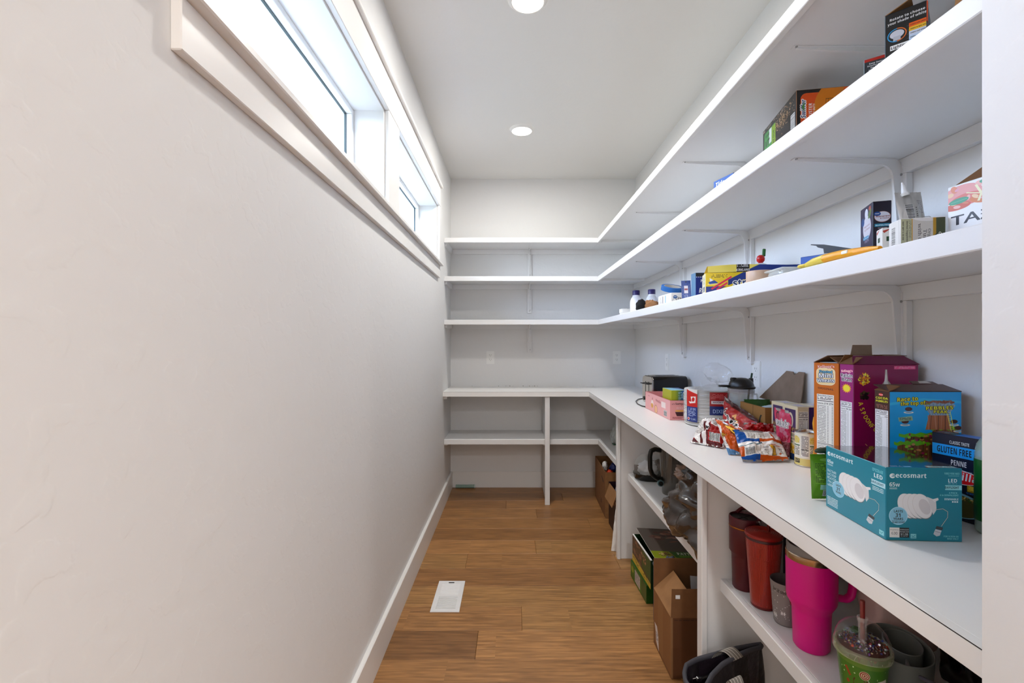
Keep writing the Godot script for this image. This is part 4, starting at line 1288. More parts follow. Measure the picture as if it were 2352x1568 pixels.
	var gpo := thing("food_pouch", "small lime green squeeze pouch with a dark green cap, left of the teal box", "pouch", W(0.8, y, 1.195))
	bag([W(0.757, y + 0.112, 1.2), W(0.847, y + 0.112, 1.2), W(0.849, y + 0.002, 1.19), W(0.755, y + 0.002, 1.19)], 0.013, 31, 0.001, [foil(gp.tex()), paint(Color(0.35, 0.58, 0.08), 0.3)], gpo, "pouch_body", 0.8, 24)
	part("cap", turned([Vector2(0.005, 0.0), Vector2(0.007, 0.003), Vector2(0.03, 0.006), Vector2(0.031, 0.011), Vector2(0.024, 0.0155), Vector2(0.0001, 0.017)], 28, Vector2(1.0, 0.45)), paint(Color(0.02, 0.16, 0.07), 0.4), gpo, Vector3(0.0, 0.112, -0.004), Vector3(0, 0, 4))
	# ======================================================== macaroni cartons, cream and purple
	var cream := Color(0.86, 0.8, 0.66)
	var vio := Color(0.2, 0.08, 0.34)
	var af := Print.new(self, 224, 448, cream)
	af.rect(26, 26, 172, 190, vio); af.ell(112, 120, 46, 66, cream); af.ell(112, 128, 28, 52, vio); af.text("Annie's", 112, 206, 46, Color(0.85, 0.66, 0.1), "serif_bold", 0.5)
	af.text("ORGANIC", 112, 252, 34, ink, "sans_bold", 0.5); af.text("Macaroni &", 112, 280, 26, ink, "sans_bold", 0.5); af.text("Cheese", 112, 304, 26, ink, "sans_bold", 0.5)
	for k in 60: af.ell(112 + rng.randf_range(-70, 70), 360 + rng.randf_range(-36, 30), 15, 9, [Color(0.85, 0.6, 0.08), Color(0.93, 0.75, 0.25), Color(0.7, 0.45, 0.05)][k % 3], rng.randf() * 3)
	af.rect(0, 396, 224, 52, Color(0.05, 0.2, 0.42)); af.ell(80, 424, 28, 20, Color(0.45, 0.5, 0.1))
	var an := Print.new(self, 160, 448, vio)
	an.rect(0, 0, 110, 448, cream); an.facts(6, 36, 98, 260, "Nutrition Facts", ["260", "350"])
	var atp := Print.new(self, 96, 128, Color(0.88, 0.84, 0.74)); atp.rect(30, 30, 40, 60, Color(0.8, 0.76, 0.86)); atp.small(8, 98, 80, 24, 3, Color(0.6, 0.55, 0.6))
	var pr := {"left": gloss_card(af.tex()), "front": gloss_card(an.tex()), "top": gloss_card(atp.tex())}
	var spots := [[0.943, 1.56, "cream and purple macaroni carton nearest the tin can, showing its nutrition panel"], [0.95, 1.648, "cream and purple macaroni carton between the pink bag and its twin"], [1.003, 1.575, "cream and purple macaroni carton nearest the wall, behind its twins"]]
	for s in spots:
		var a := stand("macaroni_box", s[2], W(s[0], y, s[1]), 0.055, 0.181, 0.082, 0.0, "macaroni cartons")
		put_carton(a, 0.055, 0.181, 0.082, paint(cream, 0.45), pr)

func build_counter_bags() -> void:
	var y := CT + 0.0002
	var ink := Color(0.12, 0.1, 0.1)
	# ======================================================== chip bags
	var dk := Color(0.24, 0.015, 0.02)
	var d := Print.new(self, 512, 512, Color(0.62, 0.012, 0.025))
	d.poly([Vector2(0, 0), Vector2(512, 0), Vector2(512, 70), Vector2(0, 50)], dk)
	d.poly([Vector2(150, 512), Vector2(290, 130), Vector2(420, 512)], Color(0.42, 0.02, 0.02))
	d.poly([Vector2(270, 150), Vector2(290, 110), Vector2(360, 300), Vector2(345, 312)], Color(0.85, 0.6, 0.3)); d.poly([Vector2(278, 190), Vector2(290, 150), Vector2(335, 300), Vector2(318, 330)], Color(0.35, 0.05, 0.02))
	for o in [[9.0, Color(0.93, 0.92, 0.9)], [0.0, Color(0.03, 0.03, 0.03)]]:
		d.text("Doritos", 30, 210, 150, o[1], "sans_bold", 0, 0.85, 0.42, o[0], 0.1)
	d.small(330, 470, 150, 30, 3, Color(0.9, 0.88, 0.86))
	d.poly([Vector2(0, 460), Vector2(512, 480), Vector2(512, 512), Vector2(0, 512)], Color(0.08, 0.02, 0.02))
	var silver := paint(Color(0.72, 0.71, 0.7), 0.3, 0.8)
	var t := thing("chip_bag", "dark red chip bag leaning against the tan carton, black and white lettering", "bag", W(0.88, y, 1.88), 0, "chip bags")
	bag([at_depth(1662, 909, 2.06), at_depth(1740, 962, 1.76), at_depth(1722, 1022, 1.78), at_depth(1664, 1003, 1.98)], 0.028, 4, 0.012, [foil(d.tex()), silver], t)
	var red := Color(0.6, 0.02, 0.03)
	var mar := Color(0.33, 0.03, 0.03)
	var r := Print.new(self, 512, 512, red)
	r.rect(0, 0, 512, 60, mar); r.rect(0, 440, 512, 72, mar)
	r.poly([Vector2(0, 30), Vector2(150, 0), Vector2(170, 512), Vector2(0, 400)], Color(0.9, 0.88, 0.86)); r.small(20, 160, 120, 180, 14, Color(0.4, 0.38, 0.38), 0.6)
	r.rect(150, 0, 70, 512, mar); r.rect(196, 0, 62, 512, Color(0.92, 0.9, 0.89)); r.rect(200, 214, 54, 44, Color(0.05, 0.05, 0.05)); r.rect(262, 0, 22, 512, mar)
	r.rect(300, 10, 170, 60, Color(0.9, 0.88, 0.86)); r.small(306, 14, 160, 50, 5, ink)
	r.rect(300, 100, 130, 90, Color(0.92, 0.9, 0.89)); r.small(310, 110, 100, 70, 5, ink)
	r.bars(310, 310, 160, 120)
	t = thing("chip_bag", "crumpled chip bag, back side up, with white stripe and barcode, at the counter edge", "bag", W(0.76, y, 1.82), 0, "chip bags")
	bag([at_depth(1617, 960, 1.9), at_depth(1669, 961, 1.82), at_depth(1659, 1030, 1.745), at_depth(1586, 1016, 1.845)], 0.024, 12, 0.013, [foil(r.tex()), silver], t)
	var org := Color(0.75, 0.3, 0.01)
	var blu := Color(0.0, 0.3, 0.62)
	var o1 := Print.new(self, 384, 512, org)
	o1.poly([Vector2(0, 60), Vector2(80, 100), Vector2(150, 512), Vector2(0, 512)], Color(0.9, 0.88, 0.86))
	o1.poly([Vector2(0, 420), Vector2(200, 440), Vector2(384, 470), Vector2(384, 512), Vector2(0, 512)], Color(0.3, 0.48, 0.65))
	o1.small(20, 330, 110, 80, 7, ink, 0.6); o1.text("Cheetos", 30, 300, 56, ink, "sans_bold", 0, 0.7, -0.4, 4.0); o1.text("Cheetos", 30, 300, 56, Color(0.9, 0.66, 0.1), "sans_bold", 0, 0.7, -0.4)
	for k in 2:
		var c: Color = [Color(0.05, 0.05, 0.05), Color(0.93, 0.7, 0.12)][k]
		var m := 12.0 - 12.0 * k
		o1.ell(300, 110, 70 + m, 46 + m, c, 0.4); o1.poly([Vector2(130 - m, 50 - m), Vector2(260, 50 - m), Vector2(290, 120 + m), Vector2(170, 92 + m)], c)
	o1.ell(306, 118, 34, 18, Color(0.05, 0.05, 0.05), 0.4)
	o1.text("PUFFS", 316, 210, 44, Color(0.15, 0.05, 0.02), "sans_bold", 0.5, 1, 0.5)
	t = thing("chip_bag", "orange puffs bag with a white edge panel, between two other chip bags", "bag", W(0.79, y, 1.7), 0, "chip bags")
	bag([at_depth(1643, 962, 1.80), at_depth(1703, 984, 1.68), at_depth(1698, 1043, 1.64), at_depth(1674, 1045, 1.655)], 0.022, 23, 0.009, [foil(o1.tex()), silver], t)
	var b := Print.new(self, 640, 512, Color(0.92, 0.9, 0.88))
	b.rect(0, 0, 130, 236, blu); b.rect(130, 16, 360, 160, Color(0.93, 0.91, 0.88))
	for k in 34: b.rect(136 + k * 10.4, 22, rng.randf_range(1.5, 4.5), rng.randf_range(110, 150), Color(0.25, 0.22, 0.2) if k % 7 else ink)
	b.rect(496, 16, 36, 180, org)
	for k in 9: b.rect(540 + k * 10.5, 24, 3, rng.randf_range(90, 150), ink)
	b.rect(0, 180, 300, 56, blu); b.rect(300, 180, 340, 50, org); b.rect(0, 240, 640, 36, Color(0.95, 0.94, 0.93)); b.rect(270, 236, 54, 34, Color(0.05, 0.05, 0.08))
	b.rect(0, 284, 300, 10, Color(0.0, 0.33, 0.4)); b.rect(300, 284, 340, 10, org)
	b.poly([Vector2(0, 300), Vector2(60, 300), Vector2(40, 512), Vector2(0, 512)], org)
	b.bars(66, 330, 120, 96); b.line([Vector2(212, 300), Vector2(236, 440)], 3, ink); b.line([Vector2(276, 300), Vector2(290, 440)], 3, ink)
	b.small(310, 330, 70, 24, 3, ink, 1.0); b.small(320, 364, 60, 60, 5, ink, 0.6)
	for k in 2:
		var c: Color = [Color(0.05, 0.05, 0.05), Color(0.85, 0.62, 0.08)][k]
		var m := 8.0 - 8.0 * k
		b.poly([Vector2(392 - m, 316 - m), Vector2(450 + m, 310 - m), Vector2(480 + m, 440 + m), Vector2(424 - m, 440 + m), Vector2(430, 370), Vector2(400, 350)], c)
	b.text("Cheetos", 444, 436, 34, ink, "sans_bold", 0, 0.8, -1.45); b.small(540, 330, 50, 100, 10, ink, 0.8); b.ring(516, 322, 34, 18, 3, ink)
	b.rect(530, 410, 26, 20, org)
	b.poly([Vector2(0, 440), Vector2(250, 430), Vector2(250, 512), Vector2(0, 512)], blu); b.poly([Vector2(250, 440), Vector2(640, 460), Vector2(640, 512), Vector2(250, 512)], org)
	t = thing("chip_bag", "blue and orange chip bag lying back side up, nearest the counter front", "bag", W(0.85, y, 1.6), 0, "chip bags")
	bag([at_depth(1685, 985, 1.655), at_depth(1786, 993, 1.66), at_depth(1811, 1057, 1.55), at_depth(1706, 1060, 1.545)], 0.02, 31, 0.007, [foil(b.tex()), silver], t)
	var r2 := Print.new(self, 256, 192, Color(0.62, 0.02, 0.03)); r2.rect(0, 150, 256, 42, Color(0.88, 0.85, 0.83)); r2.small(70, 120, 150, 50, 4, Color(0.9, 0.87, 0.85))
	t = thing("chip_bag", "shiny crumpled bright red bag behind the blue and orange bag", "bag", W(0.9, y, 1.71), 0, "chip bags")
	bag([at_depth(1708, 970, 1.74), at_depth(1776, 972, 1.70), at_depth(1781, 1045, 1.68), at_depth(1712, 1030, 1.70)], 0.02, 47, 0.02, [foil(r2.tex(), 0.18), silver], t)
	var pk := Print.new(self, 256, 512, Color(0.8, 0.22, 0.36))
	for k in 40: pk.ell(rng.randf_range(90, 250), rng.randf_range(150, 330), rng.randf_range(10, 34), rng.randf_range(14, 40), [Color(0.6, 0.03, 0.16), Color(0.75, 0.45, 0.52), Color(0.72, 0.12, 0.28)][k % 3], rng.randf())
	pk.rect(0, 330, 256, 182, Color(0.36, 0.03, 0.09)); pk.small(120, 330, 120, 150, 12, Color(0.7, 0.5, 0.5), 0.6)
	for o in [[9.0, Color(0.93, 0.9, 0.9)], [4.0, Color(0.03, 0.16, 0.08)], [0.0, Color(0.93, 0.9, 0.9)]]: pk.text("eebiz", 120, 176, 96, o[1], "sans_bold", 0.5, 0.85, 0.06, o[0])
	pk.ell(60, 70, 26, 40, Color(0.2, 0.12, 0.13)); pk.ell(60, 76, 18, 32, Color(0.7, 0.24, 0.34))
	t = thing("snack_pouch", "upright pink snack bag with green outlined lettering, before the macaroni cartons", "bag", W(0.93, y, 1.64))
	bag([at_depth(1778, 935, 1.675), at_depth(1819, 945, 1.595), at_depth(1813, 1056, 1.59), at_depth(1788, 1053, 1.64)], 0.007, 52, 0.003, [foil(pk.tex()), silver], t)
	# ======================================================== tan carton with a raised flap and a green packet in it
	var cb := thing("open_carton", "tan shipping carton with a tall notched flap against the wall", "box", W(1.0035, y, 1.845))
	var tan := Print.new(self, 256, 256, Color(0.6, 0.42, 0.2)); tan.line([Vector2(140, 0), Vector2(130, 190), Vector2(60, 150)], 3, Color(0.25, 0.16, 0.06))
	tan.text("(", 214, 130, 110, Color(0.08, 0.1, 0.04), "sans_bold", 0.5)
	var tf := Print.new(self, 256, 256, Color(0.55, 0.36, 0.16)); tf.ring(150, 110, 60, 80, 24, Color(0.05, 0.12, 0.04), 1.8, 4.6); tf.small(70, 18, 50, 10, 1, Color(0.85, 0.75, 0.6))
	put_carton(cb, 0.133, 0.153, 0.19, M.card, {"left": printed(tan.tex(), 0.8), "front": printed(tf.tex(), 0.8)}, true)
	var fl := PackedVector2Array()
	for p in [[1.94, 1.052], [2.045, 1.055], [1.872, 1.178], [1.868, 1.182], [1.826, 1.1815], [1.821, 1.176], [1.816, 1.171], [1.806, 1.172], [1.786, 1.1835], [1.754, 1.1835], [1.752, 1.052]]: fl.append(Vector2(-(p[0] - 1.845), p[1] - y))
	var fst := begin()
	slab(fst, fl, -0.002, 0.002, Transform3D(Basis(Vector3(0, 0, -1), Vector3(0.12, 1, 0).normalized(), Vector3(1, 0, 0)), Vector3.ZERO).translated(Vector3(0.0, 0, 0)))
	var flm := part("flap", done(fst), M.greyboard, cb, Vector3(0.049, 0, 0))
	flm.scale.z = -1.0
	var gb := thing("snack_packet", "bright green packet sticking up in the tan carton", "packet", W(0.985, y + 0.13, 1.885))
	bag([W(0.945, y + 0.163, 1.925), W(1.045, y + 0.163, 1.915), W(1.045, y + 0.06, 1.88), W(0.945, y + 0.06, 1.88)], 0.014, 61, 0.004, [paint(Color(0.08, 0.26, 0.02), 0.35), paint(Color(0.1, 0.3, 0.03), 0.35)], gb, "packet_body", 0.8, 16)
	var wp := thing("snack_packet", "pale blue and white packet in the tan carton, in front of the green one", "packet", W(1.0, y + 0.12, 1.82))
	part("packet_body", lump(Vector3(0.045, 0.028, 0.045), 8, 0.006, 2.0, 24, 14), paint(Color(0.75, 0.82, 0.85), 0.35), wp, Vector3(0, 0.004, 0))
	# ======================================================== lidded pitcher cup with a straw
	var pc := thing("lidded_cup", "clear cup with a black domed lid, looped handle and green straw", "cup", W(0.985, y, 2.03))
	part("cup", turned([Vector2(0.001, 0.003), Vector2(0.036, 0), Vector2(0.041, 0.006), Vector2(0.049, 0.19), Vector2(0.0475, 0.19), Vector2(0.039, 0.009), Vector2(0.001, 0.008)], 36), glass(Color(0.92, 0.95, 0.95), 0.14, 0.03), pc)
	part("collar", turned([Vector2(0.049, 0.176), Vector2(0.0535, 0.178), Vector2(0.052, 0.184), Vector2(0.0535, 0.188), Vector2(0.052, 0.194), Vector2(0.0535, 0.198)], 36), glass(Color(0.6, 0.57, 0.58), 0.5, 0.08), pc)
	var lid := part("lid", turned([Vector2(0.001, 0.197), Vector2(0.0545, 0.197), Vector2(0.0555, 0.2), Vector2(0.0555, 0.205), Vector2(0.051, 0.207), Vector2(0.0495, 0.213), Vector2(0.045, 0.226), Vector2(0.034, 0.236), Vector2(0.018, 0.2415), Vector2(0.0001, 0.243)], 40), M.black, pc)
	part("spout_cap", box(Vector3(-0.044, 0.226, -0.012), Vector3(-0.022, 0.243, 0.012), 0.004), M.black, lid)
	part("straw_boot", turned([Vector2(0.01, 0.222), Vector2(0.009, 0.24), Vector2(0.0001, 0.241)], 16), M.black, lid, Vector3(0.042, 0.0, 0))
	var lp := []
	for k in 20: lp.append(Vector3(-0.072 + cos(TAU * k / 20) * 0.022, 0.207, sin(TAU * k / 20) * 0.012))
	part("handle", bar(lp, 0.004, 8, true), M.black, pc)
	part("straw", bar([Vector3(0.018, 0.05, 0), Vector3(0.034, 0.19, 0), Vector3(0.0465, 0.262, 0)], 0.0042, 10), paint(Color(0.03, 0.2, 0.13), 0.35), pc)
	part("grip", bar([Vector3(0.047, 0.17, 0), Vector3(0.066, 0.172, 0), Vector3(0.071, 0.155, 0), Vector3(0.068, 0.06, 0), Vector3(0.043, 0.045, 0)], 0.004, 10), glass(Color(0.85, 0.9, 0.9), 0.3, 0.05), pc)
	# ======================================================== plates wrapped in plastic
	var pp := thing("plate_pack", "stack of white paper plates in clear plastic with red and blue labels", "plates", W(0.955, y, 2.27), -22.8)
	var prof := [Vector2(0.07, 0.002)]
	for k in 58:
		var yy := 0.004 + k * 0.0029
		prof.append(Vector2(0.1165 + rng.randf_range(-0.002, 0.002), yy)); prof.append(Vector2(0.1205 + rng.randf_range(-0.003, 0.001), yy + 0.0016))
	prof.append(Vector2(0.11, 0.172)); prof.append(Vector2(0.08, 0.166)); prof.append(Vector2(0.0001, 0.166))
	var plates := part("plates", turned(prof, 40), paint(Color(0.85, 0.84, 0.82), 0.7), pp)
	plates.set_meta("kind", "stuff")
	var wrap := glass(Color(0.95, 0.95, 0.95), 0.1, 0.06)
	part("wrapper", lump(Vector3(0.123, 0.09, 0.122), 17, 0.012, 2.4, 56, 30, func(q: Vector3) -> Vector3:
		var s := Vector2(q.x, q.z).length()
		if s > 0.02 and q.y < 0.07: q *= Vector3(0.1255 / s, 1, 0.1255 / s) if s > 0.09 else Vector3.ONE
		q.y = maxf(q.y, -0.0885)
		if q.y > 0.06: q.y = 0.06 + (q.y - 0.06) * 1.2
		return q), wrap, pp, Vector3(0, 0.0895, 0))
	part("gathered_plastic", lump(Vector3(0.06, 0.045, 0.03), 27, 0.014, 1.1, 40, 24), wrap, pp, Vector3(0.03, 0.245, -0.05), Vector3(0, 0, -12))
	part("neck", bar([Vector3(0.0, 0.186, -0.01), Vector3(0.012, 0.2, -0.03), Vector3(0.022, 0.214, -0.045)], [0.05, 0.016, 0.022], 16), wrap, pp)
	var l1 := Print.new(self, 128, 320, Color(0.75, 0.06, 0.03)); l1.poly([Vector2(0, 0), Vector2(128, 40), Vector2(128, 0)], Color(0.85, 0.82, 0.8))
	l1.rect(0, 170, 128, 150, Color(0.02, 0.15, 0.45)); l1.small(20, 184, 92, 84, 8, Color(0.75, 0.8, 0.9), 0.7); l1.ell(26, 292, 18, 16, Color(0.85, 0.75, 0.75)); l1.ell(26, 292, 10, 9, Color(0.75, 0.06, 0.1)); l1.small(56, 284, 60, 20, 3, Color(0.8, 0.85, 0.9))
	for k in 2: l1.poly([Vector2(54 + k * 3, 70), Vector2(112, 64), Vector2(108, 128), Vector2(44, 140), Vector2(30, 118), Vector2(66, 120)], [Color(0.93, 0.88, 0.86), Color(0.8, 0.1, 0.06)][k]) if k == 0 else l1.ell(84, 96, 16, 22, Color(0.75, 0.06, 0.03), 0.3)
	var l2 := Print.new(self, 192, 256, Color(0.6, 0.03, 0.05)); l2.small(10, 20, 172, 60, 5, Color(0.8, 0.4, 0.4), 0.7); l2.rect(16, 96, 160, 34, Color(0.88, 0.84, 0.84)); l2.text("MAXIMUM", 96, 120, 26, Color(0.3, 0.1, 0.2), "sans_bold", 0.5)
	l2.rect(0, 156, 192, 100, Color(0.02, 0.13, 0.4)); l2.text("DIXIE", 96, 232, 56, Color(0.75, 0.82, 0.92), "sans", 0.5)
	for q in [[l1, -56.0, -27.0, 0.022, 0.172], [l2, -2.0, 34.0, 0.062, 0.166]]:
		var ls := begin()
		sheet(ls, func(u, v):
			var a := deg_to_rad(lerpf(q[1], q[2], u))
			return Vector3(sin(a) * 0.1262, lerpf(q[3], q[4], v), cos(a) * 0.1262), 10, 2)
		part("label_sheet", done(ls), gloss_card(q[0].tex()), pp)
	# ======================================================== toaster
	var to := thing("toaster", "black toaster with a chrome end panel and levers, near the back corner", "toaster", W(0.848, y, 2.85) + Basis(Vector3.UP, deg_to_rad(7.0)) * Vector3(0.1125, 0, -0.08), 7.0)
	var sec := PackedVector2Array()
	for p in rounded(0.16, 0.17, 0.034, 6): sec.append(p + Vector2(0, 0.1))
	var tb := begin()
	slab(tb, sec, -0.104, 0.1125, Transform3D(Basis(Vector3(0, 0, -1), Vector3.UP, Vector3(1, 0, 0)), Vector3.ZERO), true)
	part("body", done(tb), M.black_gloss, to)
	var sec2 := PackedVector2Array()
	for p in rounded(0.15, 0.164, 0.03, 6): sec2.append(p + Vector2(0, 0.1))
	var tp := begin()
	slab(tp, sec2, -0.1125, -0.1035, Transform3D(Basis(Vector3(0, 0, -1), Vector3.UP, Vector3(1, 0, 0)), Vector3.ZERO), true)
	part("end_panel", done(tp), M.chrome, to)
	part("top_plate", box(Vector3(-0.088, 0.1845, -0.05), Vector3(0.092, 0.1868, 0.05), 0.001), M.chrome, to)
	for z in [-0.026, 0.026]:
		part("slot", box(Vector3(-0.072, 0.1867, z - 0.014), Vector3(0.076, 0.1873, z + 0.014), 0.0), M.slot, to)
		part("lever_track", box(Vector3(-0.1132, 0.06, z - 0.003), Vector3(-0.1124, 0.15, z + 0.003), 0.0), M.slot, to)
		var lv := begin()
		block(lv, Vector3(-0.128, 0.133, z - 0.005), Vector3(-0.1126, 0.143, z + 0.005), 0.002)
		block(lv, Vector3(-0.14, 0.136, z - 0.017), Vector3(-0.128, 0.142, z + 0.017), 0.002)
		part("lever", done(lv), M.black, to)
		part("dial", bar([Vector3(-0.1125, 0.045, z), Vector3(-0.126, 0.045, z)], 0.012, 18), M.black, to)
	for x in [-0.08, 0.08]:
		for z in [-0.05, 0.05]: part("foot", turned([Vector2(0.008, 0), Vector2(0.009, 0.016), Vector2(0.0001, 0.017)], 12), M.black, to, Vector3(x, 0, z))
	var cord := []
	for p in [[1484, 934], [1474, 932], [1464, 927], [1460.5, 921], [1466, 916.5], [1476, 915]]:
		cord.append(on_level(p[0], p[1], y + 0.004) - to.position)
	var inv := to.basis.inverse()
	var cp := smooth(cord.map(func(q): return inv * q), 36)
	part("cord", bar(cp, 0.0035, 8), M.black, to)
	# ======================================================== pink noodle carton with a lime and blue box on it
	var pkc := Color(0.87, 0.58, 0.57)
	var pl := Print.new(self, 640, 192, pkc.lightened(0.15))
	pl.small(70, 30, 60, 14, 1, Color(0.6, 0.3, 0.3)); pl.ell(200, 100, 32, 34, Color(0.93, 0.86, 0.84)); pl.ell(196, 128, 30, 26, Color(0.85, 0.62, 0.25)); pl.poly([Vector2(196, 60), Vector2(206, 30), Vector2(214, 60)], Color(0.5, 0.1, 0.14))
	pl.text("noodle", 290, 60, 40, Color(0.62, 0.3, 0.34), "sans_bold", 0, 1, 0.1); pl.ell(300, 150, 42, 46, Color(0.45, 0.28, 0.2)); pl.ell(300, 150, 38, 42, Color(0.9, 0.68, 0.5))
	pl.rect(440, 40, 100, 60, Color(0.93, 0.86, 0.84)); pl.bars(500, 120, 70, 54, false)
	var pfr := Print.new(self, 256, 256, pkc)
	pfr.text("Samyang", 150, 54, 36, Color(0.2, 0.05, 0.08), "sans_bold", 0.5, 1.05); pfr.text("x 5", 40, 54, 26, Color(0.3, 0.08, 0.1), "sans_bold", 0.5)
	pfr.poly([Vector2(64, 150), Vector2(196, 150), Vector2(172, 206), Vector2(88, 206)], Color(0.25, 0.08, 0.1))
	for k in 16: pfr.ring(78 + k * 7, 146, 14, 20, 4, Color(0.9, 0.66, 0.16), PI, TAU)
	for k in 4: pfr.line([Vector2(96 + k * 22, 112), Vector2(90 + k * 22, 96), Vector2(98 + k * 22, 84)], 4, Color(0.92, 0.85, 0.84))
	pfr.small(30, 218, 196, 26, 2, Color(0.5, 0.12, 0.16), 0.9)
	var pn := stand("noodle_carton", "low pink open carton of noodles in front of the toaster", W(0.798, y, 2.386), 0.1, 0.1, 0.44, 0.0)
	put_carton(pn, 0.1, 0.1, 0.44, paint(pkc, 0.5), {"left": printed(pl.tex(), 0.5), "front": printed(pfr.tex(), 0.5)}, true)
	for k in 2:
		var np := thing("noodle_packet", ["pink noodle packet in the pink carton, under the lime box", "pink noodle packet at the far end of the pink carton"][k], "packet", W(0.848, y + 0.003, 2.49 + k * 0.2), 0, "noodle packets")
		part("packet_body", box(Vector3(-0.044, 0, -0.085), Vector3(0.044, 0.078, 0.085), 0.02), paint(Color(0.6, 0.36, 0.36), 0.35), np)
	var ly := Print.new(self, 256, 160, Color(0.3, 0.5, 0.02))
	for k in 256:
		var tt := clampf((k - 60 + rng.randf_range(-16, 16)) / 130.0, 0, 1)
		ly.rect(k, 0, 1, 160, Color(0.62, 0.66, 0.02).lerp(Color(0.0, 0.28, 0.62), tt))
	ly.small(110, 20, 120, 120, 9, Color(0.65, 0.8, 0.9), 0.55)
	var lt := Print.new(self, 128, 128, Color(0.5, 0.75, 0.85)); lt.poly([Vector2(60, 0), Vector2(128, 0), Vector2(128, 128)], Color(0.05, 0.3, 0.6))
	var lb := stand("food_box", "small lime and blue box resting in the pink carton", W(0.8085, y + 0.0815, 2.397), 0.084, 0.068, 0.14, 0.0)
	put_carton(lb, 0.084, 0.068, 0.14, paint(Color(0.66, 0.66, 0.04), 0.4), {"front": gloss_card(ly.tex()), "top": gloss_card(lt.tex())})

func build_upper_goods() -> void:
	var y3 := S3 + 0.0003
	var y2 := S2 + 0.0003
	var ink := Color(0.12, 0.1, 0.1)
	var white := Color(0.94, 0.94, 0.94)
	# ================================================================ bottom wall shelf, from the back corner forward
	var wb := stand("small_box", "lower white small box at the corner end of the bottom wall shelf", W(0.775, y3, 3.33), 0.06, 0.028, 0.07, 0.0, "stacked small white boxes")
	put_carton(wb, 0.06, 0.028, 0.07, M.plastic_white, {})
	var wb2 := stand("small_box", "upper white small box with a dark dot, stacked at the corner end", W(0.778, y3 + 0.0285, 3.332), 0.057, 0.028, 0.066, 6.0, "stacked small white boxes")
	put_carton(wb2, 0.057, 0.028, 0.066, M.plastic_white, {})
	part("dot", turned([Vector2(0.006, 0), Vector2(0.005, 0.002), Vector2(0.0001, 0.0024)], 12), M.black, wb2, Vector3(0.018, 0.028, 0.02))
	for k in 2:
		var b := thing("spray_bottle", ["white bottle with a violet cap, nearest the back corner", "white bottle with a violet cap, behind the little plush toy"][k], "bottle", [W(0.85, y3, 3.236), W(0.937, y3, 3.17)][k], 0, "violet-capped bottles")
		part("bottle", turned([Vector2(0.001, 0.002), Vector2(0.036, 0), Vector2(0.04, 0.005), Vector2(0.0405, 0.085), Vector2(0.0385, 0.105), Vector2(0.03, 0.125), Vector2(0.024, 0.132), Vector2(0.0235, 0.142)], 32), paint(Color(0.92, 0.92, 0.94), 0.35), b)
		var capst := begin()
		lathe(capst, [Vector2(0.0245, 0.141), Vector2(0.0245, 0.171), Vector2(0.0225, 0.174), Vector2(0.0001, 0.174)], 18)
		part("cap", done(capst), paint(Color(0.13, 0.08, 0.36), 0.35), b)
	var pl := thing("plush_toy", "small plush toy, tan body with a black head part, before the white bottles", "toy", W(0.775, y3 + 0.001, 2.7))
	var floor_ := func(q: Vector3) -> Vector3: return Vector3(q.x, maxf(q.y, -0.026), q.z)
	var fur := func(c: Color) -> StandardMaterial3D:
		var m := paint(c, 0.95)
		m.heightmap_enabled = true; m.heightmap_texture = noise_tex(128, 0.2, 2, 3); m.heightmap_scale = 0.15
		m.uv1_triplanar = true; m.uv1_scale = Vector3.ONE * 14
		return m
	part("body", lump(Vector3(0.045, 0.03, 0.035), 5, 0.012, 2.2, 32, 20, floor_), fur.call(Color(0.62, 0.45, 0.3)), pl, Vector3(0.02, 0.026, 0))
	part("head", lump(Vector3(0.024, 0.036, 0.03), 9, 0.006, 2.0, 28, 18, func(q): return Vector3(q.x, maxf(q.y, -0.03), q.z)), fur.call(Color(0.035, 0.035, 0.045)), pl, Vector3(-0.04, 0.03, 0), Vector3(0, 0, -20))
	part("paw", lump(Vector3(0.018, 0.014, 0.02), 11, 0.004, 2.0, 20, 14), fur.call(Color(0.66, 0.48, 0.33)), pl, Vector3(0.058, 0.02, 0.01))
	part("collar", lump(Vector3(0.008, 0.018, 0.012), 14, 0.003, 2.0, 16, 12), M.chrome, pl, Vector3(0.074, 0.018, -0.005))
	# small box of bulbs with a tape roll on it
	var lf := Print.new(self, 256, 256, Color(0.88, 0.86, 0.83))
	lf.ring(120, 190, 100, 110, 5, Color(0.3, 0.3, 0.3), PI, TAU); lf.ell(80, 84, 44, 34, Color(0.02, 0.3, 0.55)); lf.small(48, 70, 60, 26, 2, white, 1.0); lf.text("LED", 152, 150, 70, ink, "sans_bold", 0.5, 1.05); lf.small(76, 168, 110, 16, 1, ink, 0.9)
	var ll := Print.new(self, 384, 160, white)
	ll.small(60, 24, 40, 100, 7, Color(0.4, 0.35, 0.38), 0.7); ll.rect(130, 14, 18, 130, Color(0.35, 0.3, 0.32)); ll.rect(210, 14, 22, 130, Color(0.4, 0.65, 0.8)); ll.small(290, 20, 20, 110, 9, Color(0.7, 0.7, 0.72))
	var lb := stand("bulb_box", "small white light bulb box with a blue oval, under the blue tape roll", W(0.771, y3, 2.289), 0.062, 0.0615, 0.2, 0.0)
	put_carton(lb, 0.062, 0.0615, 0.2, M.plastic_white, {"front": gloss_card(lf.tex()), "left": gloss_card(ll.tex())})
	var tr := thing("tape_roll", "roll of blue painter's tape resting on the small white box", "tape", W(0.812, y3 + 0.0625, 2.4))
	part("roll", turned([Vector2(0.042, 0.0), Vector2(0.053, 0.0), Vector2(0.0545, 0.001), Vector2(0.0545, 0.023), Vector2(0.053, 0.024), Vector2(0.042, 0.024), Vector2(0.042, 0.0)], 40), paint(Color(0.03, 0.35, 0.62), 0.6), tr, Vector3(0, 0.0, 0), Vector3(0, 0, 0))
